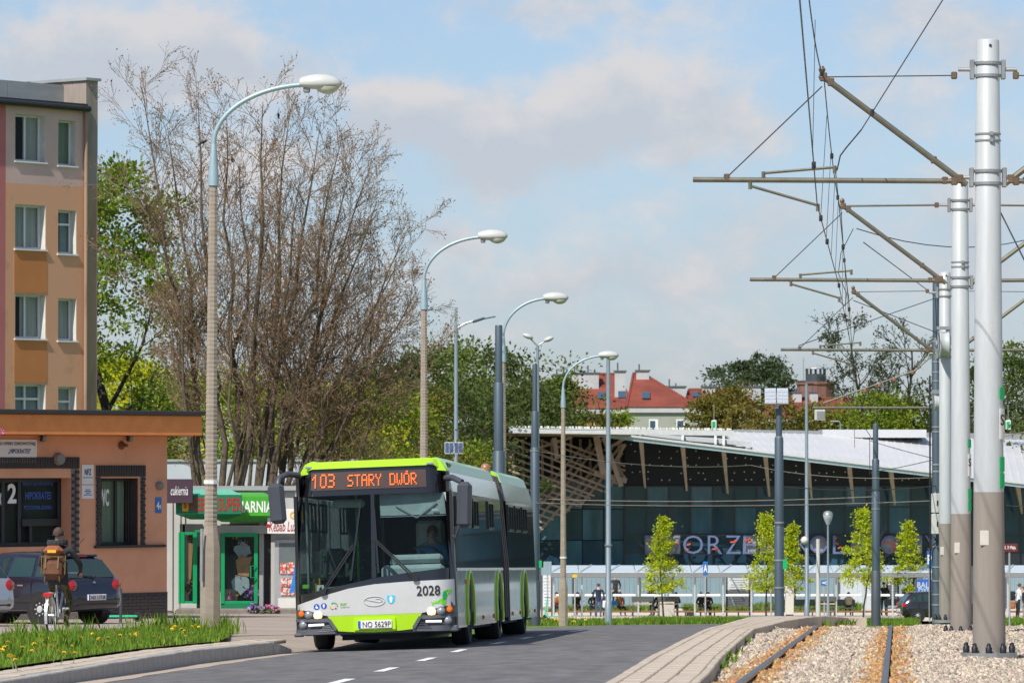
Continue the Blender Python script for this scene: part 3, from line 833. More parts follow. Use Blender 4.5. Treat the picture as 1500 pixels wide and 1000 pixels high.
dr = kframe(fs, 325, 780, 379, 885, M['kgreen'], .10, -.25, 'door')
q = MB(); q.box((pl(352), -.25, kzz(890.5)), (pl(379) - pl(325), .09, kzz(882) - kzz(898)), None, .01); q.box((pl(352), -.30, kzz(889)), (pl(372) - pl(332), .02, .22)); q.build('kick_panel', M['kgreen_dark'], dr)
q = MB(); q.tube([(pl(376), -.34, kzz(828)), (pl(369), -.42, kzz(828)), (pl(369), -.42, kzz(845)), (pl(376), -.34, kzz(845))], .018, 6); q.build('handle', M['kgreen'], dr)
q = MB(); q.box((pl(352), .45, kzz(830)), (pl(382) - pl(322), .02, 2.2)); q.box((pl(279), .45, kzz(830)), (pl(296) - pl(262), .02, 2.2)); q.build('interior', M['interior'], fs)
q = MB(); q.box((pl(277), 0, kzz(891)), (pl(287) - pl(263), .1, kzz(884.5) - kzz(900)), None, .01); q.build('parapet', M['kioskwall'], fs)
q = MB(); q.box((pl(352), .0, kzz(775)), (pl(384) - pl(303), .1, kzz(768) - kzz(780))); q.build('lintel', M['kioskwall'], fs)
# bouquet papers, flowers in the display
def blob_cluster(par, name, pts, mats_, seed=1):
    rr = random.Random(seed)
    q = MB()
    for (x, y, z, r, n, mi) in pts:
        for _ in range(n):
            a = Vector((rr.gauss(0, 1), rr.gauss(0, .5), rr.gauss(0, 1))).normalized() * rr.uniform(.3, 1) * r
            s_ = r * rr.uniform(.22, .42); c = Vector((x, y, z)) + a
            u = Vector((rr.gauss(0, 1), rr.gauss(0, 1), rr.gauss(0, 1))).normalized(); v_ = u.orthogonal().normalized(); w_ = u.cross(v_)
            q.add([c + v_ * s_, c + w_ * s_, c - v_ * s_, c - w_ * s_, c + u * s_ * .5], [(0, 1, 4), (1, 2, 4), (2, 3, 4), (3, 0, 4), (3, 2, 1, 0)], mi)
    return q.build(name, mats_, par)
mk('petal_pink', (.62, .16, .36), .7, island=.4); mk('petal_violet', (.32, .14, .48), .7, island=.4); mk('petal_yellow', (.75, .48, .03), .7, island=.3); mk('leafdark', (.03, .09, .025), .7, island=.5); mk('kraft', (.55, .30, .13), .8, var=.2); mk('basket', (.16, .08, .045), .85, var=.3)
for (lb, px, py, w_, ht, seed) in (('bouquet in pale blue paper hanging upper in the glazed shop door', 356, 805, .48, .42, 3), ('bouquet in pale blue paper standing lower in the glazed shop door', 352, 856, .50, .50, 5)):
    b2 = thing('bouquet', lb, 'bouquet', (kx(px), KY + .18, kz + kzz(py) - ht / 2), 0, 'wrapped bouquets in the shop door')
    q = MB(); rr = random.Random(seed); n = 12
    P_ = [(w_ * .5 * math.cos(i * 2 * math.pi / n) * rr.uniform(.62, 1.12), ht / 2 + ht * .5 * math.sin(i * 2 * math.pi / n) * rr.uniform(.62, 1.12)) for i in range(n)]
    q.prism(P_, -.05, .05, 'XZ'); q.build('wrapping', M['frost'], b2)
    blob_cluster(b2, 'flowers', [(.05, -.02, ht * .9, .09, 14, 0), (-.08, -.02, ht * .95, .07, 10, 1)], [M['petal_pink'], M['offwhite']], seed)
b2 = thing('bouquet', 'bouquet in brown kraft paper between the two pale blue ones', 'bouquet', (kx(356), KY + .17, kz + kzz(843)), 0, 'wrapped bouquets in the shop door')
q = MB(); q.prism([(-.13, .02), (.15, -.02), (.19, .36), (.24, .50), (.10, .46), (-.04, .52), (-.19, .40)], -.06, .06); q.build('wrapping', M['kraft'], b2)
blob_cluster(b2, 'flowers', [(0, 0, .5, .14, 20, 0)], [M['petal_pink']], 9)
b2 = thing('garland', 'garland of pink and cream flowers hanging behind the left edge of the shop door glass', 'garland', (kx(340), KY + .2, kz + kzz(826)))
blob_cluster(b2, 'flowers', [(.0, 0, .8, .11, 16, 0), (.07, 0, .65, .09, 12, 1), (-.03, 0, .5, .1, 14, 2), (.02, 0, .2, .08, 12, 2)], [M['petal_pink'], M['cupyellow'], M['leafdark']], 4)
b2 = thing('flower_basket', 'basket of violet flowers at the bottom of the shop door glass', 'flowers', (kx(366), KY + .2, kz + kzz(878)))
blob_cluster(b2, 'flowers', [(0, 0, .22, .2, 40, 0), (.12, 0, .3, .1, 12, 2), (-.1, 0, .12, .12, 16, 1)], [M['petal_violet'], M['leafdark'], M['petal_pink']], 6)
b2 = thing('flower_tray', 'tray of small pink and yellow flowers at the lower left of the shop door glass', 'flowers', (kx(338), KY + .2, kz + kzz(880)))
blob_cluster(b2, 'flowers', [(0, 0, .1, .12, 20, 0), (-.1, 0, .2, .08, 12, 1), (.12, 0, .12, .08, 10, 2)], [M['petal_pink'], M['leafdark'], M['petal_yellow']], 8)
b2 = thing('dried_bouquet', 'long dried bouquet with a brown top hanging in the left display window', 'bouquet', (kx(277), KY + .15, kz + kzz(848)))
q = MB(); q.prism([(-.03, 0), (.05, 0), (.10, .9), (-.02, .95)], -.03, .03); q.build('stems', M['kraft'], b2); q = MB(); q.box((.05, 0, 1.05), (.22, .12, .24), None, .04); q.build('top', M['basket'], b2)
b2 = thing('wreath', 'brown wreath with a yellow flower low in the left display window', 'wreath', (kx(277), KY + .15, kz + kzz(868)))
blob_cluster(b2, 'flowers', [(0, 0, .15, .18, 34, 0), (.1, -.02, .12, .07, 8, 1)], [M['basket'], M['cupyellow']], 12)
b2 = thing('flower_pots', 'violet and pink potted flowers set out on the ground beside the shop door', 'flowers', (kx(392), KY - 1.5, kz - .08)); b2.scale = (.8, .8, .8)
q = MB()
for dx in (-.35, -.12, .14, .38): q.lathe((dx, random.uniform(-.1, .1), 0), [(.09, 0), (.12, .16), (.13, .17)], 10)
q.build('pot', M['basket'], b2)
blob_cluster(b2, 'leaves', [(dx, 0, .22, .17, 26, 0) for dx in (-.35, -.1, .14, .38)], [M['leafdark']], 2)
blob_cluster(b2, 'flowers', [(-.33, 0, .34, .17, 26, 0), (-.12, 0, .30, .12, 14, 0), (.14, 0, .34, .14, 20, 1), (.38, 0, .27, .14, 18, 1)], [M['petal_violet'], M['petal_pink']], 7)
# awning boxes with signs
def sign_box(name, label, px0, px1, ytop, y0, y1, ybot, mtop, mface, mbot, dep=1.0, yo=-.6, cut=.35):
    c = (px0 + px1) / 2; t_ = thing(name, label, 'sign', (kx(c), KY + yo, kz + kzz(y1)))
    W_ = kx(px1) - kx(px0); H_ = kzz(y0) - kzz(y1); tp = kzz(ytop) - kzz(y0); bt = kzz(y1) - kzz(ybot)
    q = MB(); q.box((0, 0, H_ / 2), (W_, .06, H_), None, .005); q.build('face', mface, t_)
    q = MB(); a = W_ / 2
    q.add([(-a, -.03, H_ + .002), (a, -.03, H_ + .002), (a - cut, dep * .7, H_ + tp), (-a + cut, dep * .7, H_ + tp), (a - cut, dep * .7, H_ + tp - .04), (-a + cut, dep * .7, H_ + tp - .04), (a, .03, H_ - .02), (-a, .03, H_ - .02)],
          [(0, 1, 2, 3), (2, 1, 6, 4), (3, 5, 7, 0), (3, 2, 4, 5), (4, 6, 7, 5), (0, 7, 6, 1)]); q.build('top', mtop, t_)
    q = MB()
    q.add([(-a, -.03, -.002), (a, -.03, -.002), (a - cut, dep * .35, -bt), (-a + cut, dep * .35, -bt), (a - cut, dep * .35, .02), (-a + cut, dep * .35, .02)], [(3, 2, 1, 0), (1, 2, 4), (0, 5, 3), (2, 3, 5, 4)]); q.build('underside', mbot, t_)
    return t_, W_, H_, c
t_, W_, H_, c = sign_box('shop_sign', 'bright green shop sign with white letters ARNIA partly behind the dark green one', 306, 405, 721, 728, 755, 764, M['kgreen_bright'], M['kgreen_bright'], M['kgreen_bright'], yo=-.45)
on_board(t_, 'KWIACIARNIA', kx(355.5) - kx(c), H_ * .5, 1.60, H_ * .62, -.036, M['white'], .02)
# only the end of the word is not covered by the darker sign in front
t_, W_, H_, c = sign_box('shop_sign', 'dark green kebab shop sign with red letters and turquoise top', 262, 358, 716, 724, 752, 760, M['kturq'], M['kgreen_dark'], M['kgreen_dark'], yo=-1.05)
on_board(t_, 'KEBAB SUPER', kx(321) - kx(c), H_ * .5, kx(358.5) - kx(285), H_ * .70, -.036, M['signred'], .015)
cx = kx(276) - kx(c)
q = MB(); q.prism([(cx - .075, H_ * .14), (cx + .075, H_ * .14), (cx + .10, H_ * .86), (cx - .10, H_ * .86)], -.05, -.034); o = q.build('cup_emblem', M['cupyellow'], t_)
on_board(t_, 'S', cx, H_ * .48, .07, H_ * .36, -.056, M['signred'], .02)
# cukiernia board
t_ = kthing('shop_sign', 'plum coloured confectioner board reading cukiernia beside the clinic corner', 'sign', 246, 288, -1.25, kzz(736)); o = None; t_['category'] = 'sign'
W_ = kx(288) - kx(240); H_ = kzz(701) - kzz(736)
q = MB(); q.box((-.06, 0, H_ / 2), (W_, .09, H_), None, .01); q.build('board', M['plum'], t_)
on_board(t_, 'cukiernia', .02, H_ * .52, kx(279) - kx(254), H_ * .38, -.052, M['white'], .0, .2); on_board(t_, 'y', -.39, H_ * .25, .06, H_ * .25, -.052, M['white'], 0, .2)
# kebab kiosk behind the bus mirror
t_ = kthing('kebab_kiosk', 'small grey kebab kiosk with posters on its door half hidden by the bus', 'shop front', 385, 450, -.15)
def pk(px): return kx(px) - kx(417.5)
q = MB(); q.box((pk(427), 1.4, kzz(757) / 2), (pk(470) - pk(410), 2.4, kzz(757))); q.box((pk(383), .9, 1.45), (.12, 1.2, 2.9)); q.build('wall', M['kioskwall'], t_)
q = MB(); q.box((pk(395), .35, kzz(845)), (pk(404) - pk(386.5), .02, 2.2)); q.build('doorway', M['black'], t_)
a, b2, c, d = pk(403), pk(436), kzz(893), kzz(790)
q = MB(); q.box(((a + b2) / 2, .1, (c + d) / 2), (b2 - a, .06, d - c), None, .01); dk = q.build('door', M['greyalu'], t_)
q = MB(); q.box((pk(421), .06, kzz(817)), (pk(434) - pk(410), .012, kzz(795) - kzz(840))); q.build('pane', M['winglass'], dk)
q = MB(); q.box((pk(421), .06, kzz(883)), (pk(434) - pk(408), .02, kzz(876) - kzz(891))); q.build('kick_panel', M['offwhite'], dk)
for (x0, y0, x1, y1) in ((411, 824, 420, 840), (421.5, 823, 432, 840), (412, 846, 421, 858), (422, 846, 432, 858), (412, 860, 421, 871), (422, 860, 432, 871)):
    q = MB(); q.box(((pk(x0) + pk(x1)) / 2, .045, (kzz(y0) + kzz(y1)) / 2), (pk(x1) - pk(x0), .01, kzz(y0) - kzz(y1))); q.build('poster', M['posterred'], dk)
t_ = kthing('shop_sign', 'white kebab kiosk sign with red script lettering under the bus mirror', 'sign', 386, 440, -.3, kzz(781)); H_ = kzz(745) - kzz(781)
q = MB(); q.box((.06, 0, H_ / 2), (pk(440) - pk(393), .12, H_), None, .01); q.build('board', M['signwhite'], t_)
on_board(t_, 'Kebab Lux', .05, H_ * .30, pk(445) - pk(404), H_ * .40, -.066, M['signred'], .0, .25); on_board(t_, 'GRILL', .52, H_ * .75, .6, H_ * .3, -.066, M['cupyellow'], .03)
q = MB(); q.lathe((pk(398.5) - 0.0, -.064, H_ * .32), [(.05, 0), (.05, .006)], 10, axis='Y'); q.build('emblem', M['signred'], t_)
mk('bluecloth', (.03, .20, .55), .8, var=.2, nscale=8)
t_ = kthing('blue_flag', 'blue cloth hanging at the kiosk door beside the bus', 'cloth', 428, 436, -.5, kzz(868))
q = MB(); q.prism([(-.12, .0), (.14, .08), (.14, .75), (.02, .72), (-.03, .4)], -.03, .03); q.build('cloth', M['bluecloth'], t_)
q = MB(); q.tube([(.12, 0, -.6), (.12, 0, .8)], .015, 6); q.build('pole', M['greyalu'], t_)
mk('step', (.20, .17, .15), .9, var=.2, bump=.3)
t_ = kthing('entrance_step', 'low worn concrete step running along the kiosk fronts', 'step', 262, 440, -.55)
q = MB(); q.box((0, 0, .06), (kx(440) - kx(262), .9, .14), None, .02); q.build('step', M['step'], t_)
# ------------------------------------------------------------------ railway and bus station
SY = 320.0; sz0 = gz(10, SY)
def sxx(px, Y=SY): return X(px, Y)
def szz(py, Y=SY): return at(750, py, Y).z - sz0
mk('timber', (.35, .27, .21), .75, var=.14, nscale=2)
mk('soffit_dark', (.014, .018, .024), .8, var=.15)
mk('soffit_wood', (.28, .19, .13), .8, var=.10)
mk('roofwhite', (.55, .56, .57), .45, var=.05, nscale=.6)
mk('steelgreen', (.30, .42, .43), .5, metal=.2, var=.1)
mk('steelpale', (.50, .53, .52), .5, var=.08)
mk('spotwhite', (.62, .62, .60), .6, var=0)
mk('stationpane', (.019, .05, .085), .06, var=.6, nscale=.25, spec=.6, stretch=(1, 1, .4))
mk('stationpane_b', (.042, .115, .17), .07, var=.6, nscale=.35, spec=.6, stretch=(2, 1, .3))  # paler panes: bluish reflections are put into the glass colour
mk('mullion', (.012, .016, .022), .4, var=0)
mk('film', (.30, .31, .36), .35, var=.12, nscale=8); mk('filmclear', (.30, .36, .40), .25, var=.2, nscale=3); mk('letterblue', (.12, .16, .31), .5, var=.15, nscale=5); mk('tapered', (.65, .10, .05), .5, var=0)
st = thing('station_building', 'large dark glazed station with white roof and timber lattice corner behind the bus stops', 'building', (0, SY, sz0))
XE = 46.0
# glass front: panes between mullions
zf0, zf1 = -.2, szz(712); gx0 = sxx(915)
q = MB(); q.box(((gx0 + XE) / 2 - 0, 10, zf1 / 2), (XE - gx0, 19, zf1)); q.build('core', M['soffit_dark'], st)
pit = sxx(915 + 32.2) - gx0; xs = []
x = gx0
while x < XE: xs.append(x); x += pit
zr = [0, szz(809), szz(782), szz(742), zf1]
pm = {}
for i, x in enumerate(xs):
    for j in range(4):
        k = round(zr[j + 1] - zr[j], 3)
        for mm_ in ('stationpane', 'stationpane_b'):
            if (k, mm_) not in pm:
                q = MB(); q.box((0, 0, 0), (pit - .10, .05, zr[j + 1] - zr[j] - .08)); pm[(k, mm_)] = q.build('glass_pane', M[mm_], mesh_only=True)
        o = link('glass_pane', pm[(k, 'stationpane_b' if (i * 7 + j * 5) % 9 in (0, 4) else 'stationpane')], st); o.location = (x + pit / 2, -.02, (zr[j] + zr[j + 1]) / 2)
        o.rotation_euler = (random.uniform(-.004, .004), 0, random.uniform(-.012, .012))
q = MB(); q.box((0, 0, zf1 / 2), (.10, .12, zf1)); mme = q.build('mullion', M['mullion'], mesh_only=True)
for x in xs:
    o = link('mullion', mme, st); o.location = (x, -.04, 0)
for z in zr[1:]:
    q = MB(); q.box(((gx0 + XE) / 2, -.045, z), (XE - gx0, .08, .09)); q.build('transom', M['mullion'], st)
# dark wall band above the glass with pale fixing dots
ze = lambda px: szz(635 + (px - 875) * .1205)
q = MB()
q.prism([(gx0, zf1 + .05), (sxx(1490), zf1 + .05), (gx0, szz(641))], .02, .35); q.build('dark_band', M['soffit_dark'], st)
q = MB(); rr = random.Random(4)
for r in range(9):
    z = zf1 + .45 + r * .48
    for i in range(70):
        x = gx0 + .5 + i * .62 + rr.uniform(-.2, .2); 
        if x > XE - .5 or rr.random() < .25 or z > ze(750 + x * F0 / SY) - .35: continue
        q.box((x, .0, z + rr.uniform(-.05, .05)), (.075, .04, .075))
o = q.build('fixing_dot', M['spotwhite'], st); o['kind'] = 'stuff'
# eaves beams, and the white ribbed roof sheet
def sp(px, py, dy): v = at(px, py, SY + dy); return Vector((v.x, dy, v.z - sz0))
q = MB(); q.bar(sp(876, 636, -5), sp(1530, 714, -5), .35, .32); q.build('eaves_beam', M['steelgreen'], st)
q = MB(); q.bar(sp(905, 634, -4.3), sp(1100, 650, -4.3), .3, .28); q.build('eaves_beam', M['steelpale'], st)
q = MB(); q.bar(sp(880, 633, -5.25), sp(1530, 711, -5.25), .10, .14); q.build('gutter', M['steelpale'], st)
for px in (938, 1000, 1048, 1060):
    q = MB(); q.bar(sp(px, 637 + (px - 876) * .119, -5), sp(px, 629 + (px - 900) * .06, -4.6), .16); q.build('roof_post', M['steelpale'], st)
q = MB(); q.bar(sp(1010, 642, -4.2), sp(1075, 646, -4.2), .28, .25); q.build('roof_beam', M['steelpale'], st)
rb = MB()
tl, tr, br, bl = sp(1060, 632, 2), sp(1530, 645, 14), sp(1530, 712, -5.1), sp(1085, 659, -5.1)
rb.add([tl, tr, br, bl, tl - Vector((0, 0, .15)), tr - Vector((0, 0, .15)), br - Vector((0, 0, .15)), bl - Vector((0, 0, .15))], [(3, 2, 1, 0), (4, 5, 6, 7), (0, 1, 5, 4), (1, 2, 6, 5), (2, 3, 7, 6), (3, 0, 4, 7)])
rb.build('roof_sheet', M['roofwhite'], st)
rb = MB()
for i in range(1, 40):
    f = i / 40; a = bl.lerp(br, f); b2 = tl.lerp(tr, max(0, f - .035))
    rb.bar(a + Vector((0, 0, .06)), b2 + Vector((0, 0, .02)), .06, .07)
o = rb.build('roof_rib', M['roofwhite'], st); o['kind'] = 'stuff'
# flat roof edge and parapet behind
q = MB(); q.add([sp(880, 632, -5), sp(1092, 658, -5), sp(1092, 641, 10), sp(880, 630, 10)], [(0, 1, 2, 3)]); q.add([v + Vector((0, 0, .1)) for v in (sp(880, 632, -5), sp(1092, 658, -5), sp(1092, 641, 10), sp(880, 630, 10))], [(3, 2, 1, 0)]); q.build('roof_deck', M['soffit_dark'], st)
q = MB(); q.bar(sp(745, 630, -10), sp(1075, 634, -10), .5, .35); q.build('roof_fascia', M['steelpale'], st)
q = MB(); q.bar(sp(1075, 634, 14.5), sp(1530, 641, 14.5), .4, .5); q.build('roof_fascia', M['zinc'], st)
q = MB()
for i in range(70):
    px = 752 + i * 4.6 + rr.uniform(-1, 1); h = rr.uniform(.05, .16)
    q.box(sp(px, 629 + (px - 745) * .012, -10) + Vector((0, 0, .2)), (rr.uniform(.08, .22), .2, h))
o = q.build('roof_clutter', M['offwhite'], st); o['kind'] = 'stuff'
q = MB(); a, b2, c, d = sp(735, 633, -10), sp(925, 636.5, -10), sp(920, 644, 6), sp(735, 643, 6)
q.add([a, b2, c, d], [(0, 1, 2, 3)]); q.add([v + Vector((0, 0, .12)) for v in (a, b2, c, d)], [(3, 2, 1, 0)]); q.build('roof_soffit', M['soffit_wood'], st)
q = MB(); q.box((sxx(1290), 8, szz(634)), (sxx(1400) - sxx(1245), 5, .55)); q.build('roof_upstand', M['roofwhite'], st)
# tapered timber fins under the eaves
for px in (945, 1006, 1066, 1127, 1189, 1250, 1311, 1373, 1435, 1497):
    tx = px - 6; ty = 635 + (tx - 875) * .1205 + 3; by = 714.5 + (px - 945) * .068
    a, b2 = sp(tx, ty, -4.6), sp(px, by, -2.6)
    q = MB(); w0_, w1_ = .15, .06
    q.add([a + Vector((-w0_, -.25, 0)), a + Vector((w0_, -.25, 0)), a + Vector((w0_, .5, 0)), a + Vector((-w0_, .5, 0)), b2 + Vector((-w1_, -.1, 0)), b2 + Vector((w1_, -.1, 0)), b2 + Vector((w1_, .1, 0)), b2 + Vector((-w1_, .1, 0))],
          [(0, 3, 2, 1), (4, 5, 6, 7), (0, 1, 5, 4), (1, 2, 6, 5), (2, 3, 7, 6), (3, 0, 4, 7)]); q.build('timber_fin', M['timber'], st)
# timber lattice of the corner, beams in three layers
def clip_seg(px0, py0, px1, py1):
    return px0, py0, px1, py1
def lat(px0, py0, px1, py1, dy, w_=.24, name='lattice_beam'):
    q = MB(); q.bar(sp(px0, py0, dy), sp(px1, py1, dy), w_ * .9, w_); q.build(name, M['timber'], st)
low = lambda px: 775 - (px - 790) * .58 if px > 790 else 790           # lower rim of the lattice
top = lambda px: 641 + max(0, (px - 880)) * .1
for i in range(19):                                                      # long beams falling to the right
    y0 = 618 + i * 10
    px0, px1 = 745, 917; sl = .37 - i * .006 + rr.uniform(-.05, .05)
    xa, xb = px0, px1
    xs_ = [px for px in range(px0, px1 + 1, 3) if top(px) < y0 + sl * (px - 745) < min(low(px), 708 if px > 890 else 999)]
    if len(xs_) > 5: lat(xs_[0], y0 + sl * (xs_[0] - 745), xs_[-1], y0 + sl * (xs_[-1] - 745), -1.5 - .1 * i + (.2 if i % 2 else 0), .135)
for i in range(13):                                                      # shorter beams rising to the right
    x0 = 735 + i * 15
    xs_ = [px for px in range(x0, x0 + 120, 3) if 745 < px < 915 and top(px) < 790 - (px - x0) * (1.15 + .05 * (i % 3)) < low(px) + 2]
    f = lambda px: 790 - (px - x0) * (1.15 + .05 * (i % 3))
    if len(xs_) > 4: lat(xs_[0], f(xs_[0]), xs_[-1], f(xs_[-1]), -.9, .17)
for i in range(12):                                                      # uprights
    px = 752 + i * 14
    lat(px, top(px) + 2, px + 1, min(low(px) - 3, 735 - i * 4), -.4, .17)
lat(885, 641, 910, 712, -2.8, .3); lat(812, 641, 816, 672, -2.9, .3); lat(873, 636, 884, 694, -3, .42); lat(776, 660, 838, 640, -2, .18); lat(885, 660, 917, 641, -2, .2); lat(893, 690, 916, 650, -2, .2); lat(893, 668, 915, 700, -1.9, .22)
q = MB(); q.bar(sp(870, 692, -2.5), sp(918, 704, -2.5), .35); q.build('lattice_beam', M['timber'], st)
q = MB(); q.box(((sxx(735) + gx0) / 2, 3.2, szz(640) / 2), (gx0 - sxx(735), 5.8, szz(640))); q.build('dark_wall', M['soffit_dark'], st)
for i in range(5):
    for j in range(4):
        x0 = sxx(760) + i * (gx0 - sxx(760)) / 5; x1 = x0 + (gx0 - sxx(760)) / 5; z0 = j * szz(700) / 4; z1 = z0 + szz(700) / 4
        q = MB(); q.box(((x0 + x1) / 2, .2, (z0 + z1) / 2), (x1 - x0 - .06, .05, z1 - z0 - .06), Matrix.Rotation(rr.uniform(-.03, .03), 3, 'Z')); q.build('glass_pane', M['stationpane_b' if (i + j) % 2 else 'stationpane'], st)
# letters wrapped in film: DWORZEC KOLEJOWY
for ch, px, wpx in zip('DWORZEC', (951, 980, 1015, 1047, 1074, 1098, 1123), (18, 27, 30, 22, 23, 19, 22)):
    pass
LET = [('D', 953, 17), ('W', 983, 26), ('O', 1015, 29), ('R', 1047, 21), ('Z', 1074, 22), ('E', 1098, 19), ('C', 1124, 22), ('K', 1176, 17), ('O', 1199, 25), ('L', 1229, 19), ('E', 1256, 19), ('J', 1278, 14), ('O', 1303, 27), ('W', 1337, 26), ('Y', 1363, 18)]
for i, (ch, px, wpx) in enumerate(LET):
    q = MB(); q.text(ch, (sxx(px, SY - .6), -.62, szz(797)), wpx / 21.9, 1.22, bold=-.008, depth=.08)
    o = q.build('letter', M['letterblue'], st)
    if ch in 'DWEC' and i not in (2, 3, 4) or i in (8, 12):
        q = MB()
        if ch in 'O': q.lathe((sxx(px, SY - .6), -.5, szz(797)), [(.60, 0), (.60, .05)], 20, axis='Y')
        else: q.box((sxx(px, SY - .6), -.48, szz(797)), (wpx / 21.9 * 1.02, .04, 1.3), Matrix.Rotation(.02 * (i % 3 - 1), 3, 'Y'))
        q.build('film', M['film'], o)
    q = MB()
    for k in range(2 + i % 2):
        q.box((sxx(px, SY - .6) + rr.uniform(-.35, .35) * wpx / 25, -.74, szz(797) + rr.uniform(-.5, .5)), (rr.uniform(.1, .3), .02, .10), Matrix.Rotation(rr.uniform(-.8, .8), 3, 'Y'))
    if i == 12: q.box((sxx(px, SY - .6), -.75, szz(794)), (1.1, .02, .09)); q.bar((sxx(px), -.75, szz(807)), (sxx(px + 6), -.75, szz(797)), .03, .09)
    tag(q.build('tape', M['tapered'], o), kind='stuff')
q = MB(); q.bar((sxx(942), -.66, szz(783.5)), (sxx(1370), -.66, szz(783.5)), .05); q.bar((sxx(942), -.66, szz(811)), (sxx(1370), -.66, szz(811)), .05); q.build('letter_rail', M['mullion'], st)

# ------------------------------------------------------------------ red roofed houses and the brick tower
mk('tile', (.20, .045, .028), .75, var=.25, nscale=.5, stretch=(1, 1, 3), bump=.5, bscale=4)
mk('housewall', (.33, .345, .30), .9, var=.06, nscale=.6); mk('chimney', (.46, .46, .47), .85, var=.10, nscale=.6); mk('cap', (.10, .11, .12), .6, var=.1); mk('winblue', (.05, .09, .14), .15, var=.1, spec=.6)
mk('yellowwall', (.60, .40, .16), .9, var=.05); mk('towerbrick', (.22, .10, .08), .9, var=.2, nscale=.6); mk('steel_dark', (.05, .065, .075), .5, var=.1)
HY = 480.0
def house(name, label, Y, px0, px1, pyE, pyR, pxr0, pxr1, dep=11.0, base=650, wins=(), chims=(), sky=(), wall='housewall', rid=None):
    """hipped roof: eaves row pyE from px0 to px1, ridge row pyR from pxr0 to pxr1"""
    zb = at(750, base, Y).z - 9
    t_ = thing(name, label, 'house', (0, Y, zb))
    P = lambda px, py, dy=0: Vector((at(px, py, Y).x, dy, at(px, py, Y).z - zb))
    a, b2 = P(px0, pyE), P(px1, pyE)
    q = MB(); q.box(((a.x + b2.x) / 2, dep / 2, a.z / 2), (b2.x - a.x - .8, dep - .8, a.z)); q.build('wall', M[wall], t_)
    q = MB(); q.box(((a.x + b2.x) / 2, dep / 2, a.z - .3), (b2.x - a.x - .2, dep - .2, .5)); q.build('cornice', M['chimney'], t_)
    q = MB(); r0, r1 = P(pxr0, pyR, dep * .5), P(pxr1, pyR, dep * .5); c, d = b2 + Vector((0, dep, 0)), a + Vector((0, dep, 0))
    q.add([a, b2, c, d, r0, r1], [(0, 1, 5, 4), (1, 2, 5), (2, 3, 4, 5), (3, 0, 4), (3, 2, 1, 0)]); rf = q.build('roof', M['tile'], t_)
    q = MB(); q.tube([r0, r1 + Vector((.01, 0, 0))], .16, 6); q.tube([r0, a], .13, 6); q.tube([r1, b2], .13, 6); q.build('ridge_tiles', M['tile'], rf)
    for (x0, y0, x1, y1, dy) in chims:
        p0, p1 = P(x0, y1, dy), P(x1, y0, dy); q = MB(); q.box(((p0.x + p1.x) / 2, dy, (p0.z + p1.z) / 2 - .5), (p1.x - p0.x, 1.2, p1.z - p0.z + 1.0)); ch = q.build('chimney', M['chimney'], t_)
        q = MB(); q.box(((p0.x + p1.x) / 2, dy, p1.z + .06), (p1.x - p0.x + .25, 1.45, .14))
        for k in range(max(1, int((p1.x - p0.x) / .7))): q.tube([(p0.x + .3 + k * .7, dy, p1.z), (p0.x + .3 + k * .7, dy, p1.z + random.uniform(.3, 1.0))], .09, 6)
        q.build('chimney_cap', M['cap'], ch)
    for (x0, y0, x1, y1) in wins:
        p0, p1 = P(x0, y1), P(x1, y0); q = MB(); q.box(((p0.x + p1.x) / 2, .42, (p0.z + p1.z) / 2), (p1.x - p0.x + .3, .1, p1.z - p0.z + .3)); wf = q.build('window', M['pvc'], t_)
        q = MB(); q.box(((p0.x + p1.x) / 2 - .1, .36, (p0.z + p1.z) / 2), (p1.x - p0.x - .1, .08, p1.z - p0.z)); q.build('pane', M['winblue'], wf)
    for (x0, y0) in sky:
        f = (pyE - y0) / (pyE - pyR); p = P(x0, y0, dep * .5 * f); q = MB()
        q.box((p.x, p.y - .12, p.z + .1), (.8, .12, 1.3), Matrix.Rotation(-math.atan2(dep * .5, (P(0, pyR).z - a.z)), 3, 'X')); q.build('skylight', M['winblue'], rf)
    return t_, P
house('tenement_house', 'pale walled house with a steep red tiled hipped roof and white chimneys above the station', HY, 918, 1024, 596, 545, 930, 944, 12,
      wins=((953, 616, 962, 632), (993, 616, 1003, 632)), chims=((902, 543, 918, 566, 5), (934, 542, 953, 566, 5.5)), sky=((947, 580), (912, 579)))
house('tenement_house', 'red roofed house with a broad white chimney wall left of the pale walled house', HY + 14, 812, 932, 598, 546, 838, 905, 12, chims=((838, 546, 878, 572, 4), (812, 548, 836, 575, 5)), sky=((882, 580),), wall='yellowwall')
house('tenement_house', 'low red roofed house with white chimneys behind the bronze leaved tree', HY + 30, 1000, 1064, 600, 569, 1012, 1050, 11, chims=((978, 566, 1006, 590, 4), (1031, 566, 1052, 580, 5)), sky=((1022, 578),))
house('tenement_house', 'red roofed house with a white end chimney right of the bronze leaved tree', HY + 30, 1050, 1112, 598, 570, 1054, 1090, 11, chims=((1087, 566, 1117, 600, 4),))
house('tenement_house', 'dark red roofed house beneath the brick water tower', HY + 40, 1120, 1260, 612, 582, 1130, 1250, 11, chims=((1165, 574, 1178, 590, 5), (1190, 574, 1202, 588, 5)))
q = MB()
tw = thing('water_tower', 'brick water tower with a glazed steel lantern and pointed roof on the hill', 'tower', (at(1195, 600, 560).x, 560, 0))
def tz(py): return at(750, py, 560).z
tp = 560 / F0
q.lathe((0, 0, 0), [(27 * tp, 0), (27 * tp, tz(565)), (29 * tp, tz(563)), (29 * tp, tz(559)), (.5, tz(558.8))], 12); q.build('shaft', M['towerbrick'], tw)
q = MB(); q.lathe((0, 0, 0), [(15 * tp, tz(559)), (15 * tp, tz(548)), (15.2 * tp, tz(547.6)), (.2, tz(547.4))], 12); q.build('lantern_base', M['steel_dark'], tw)
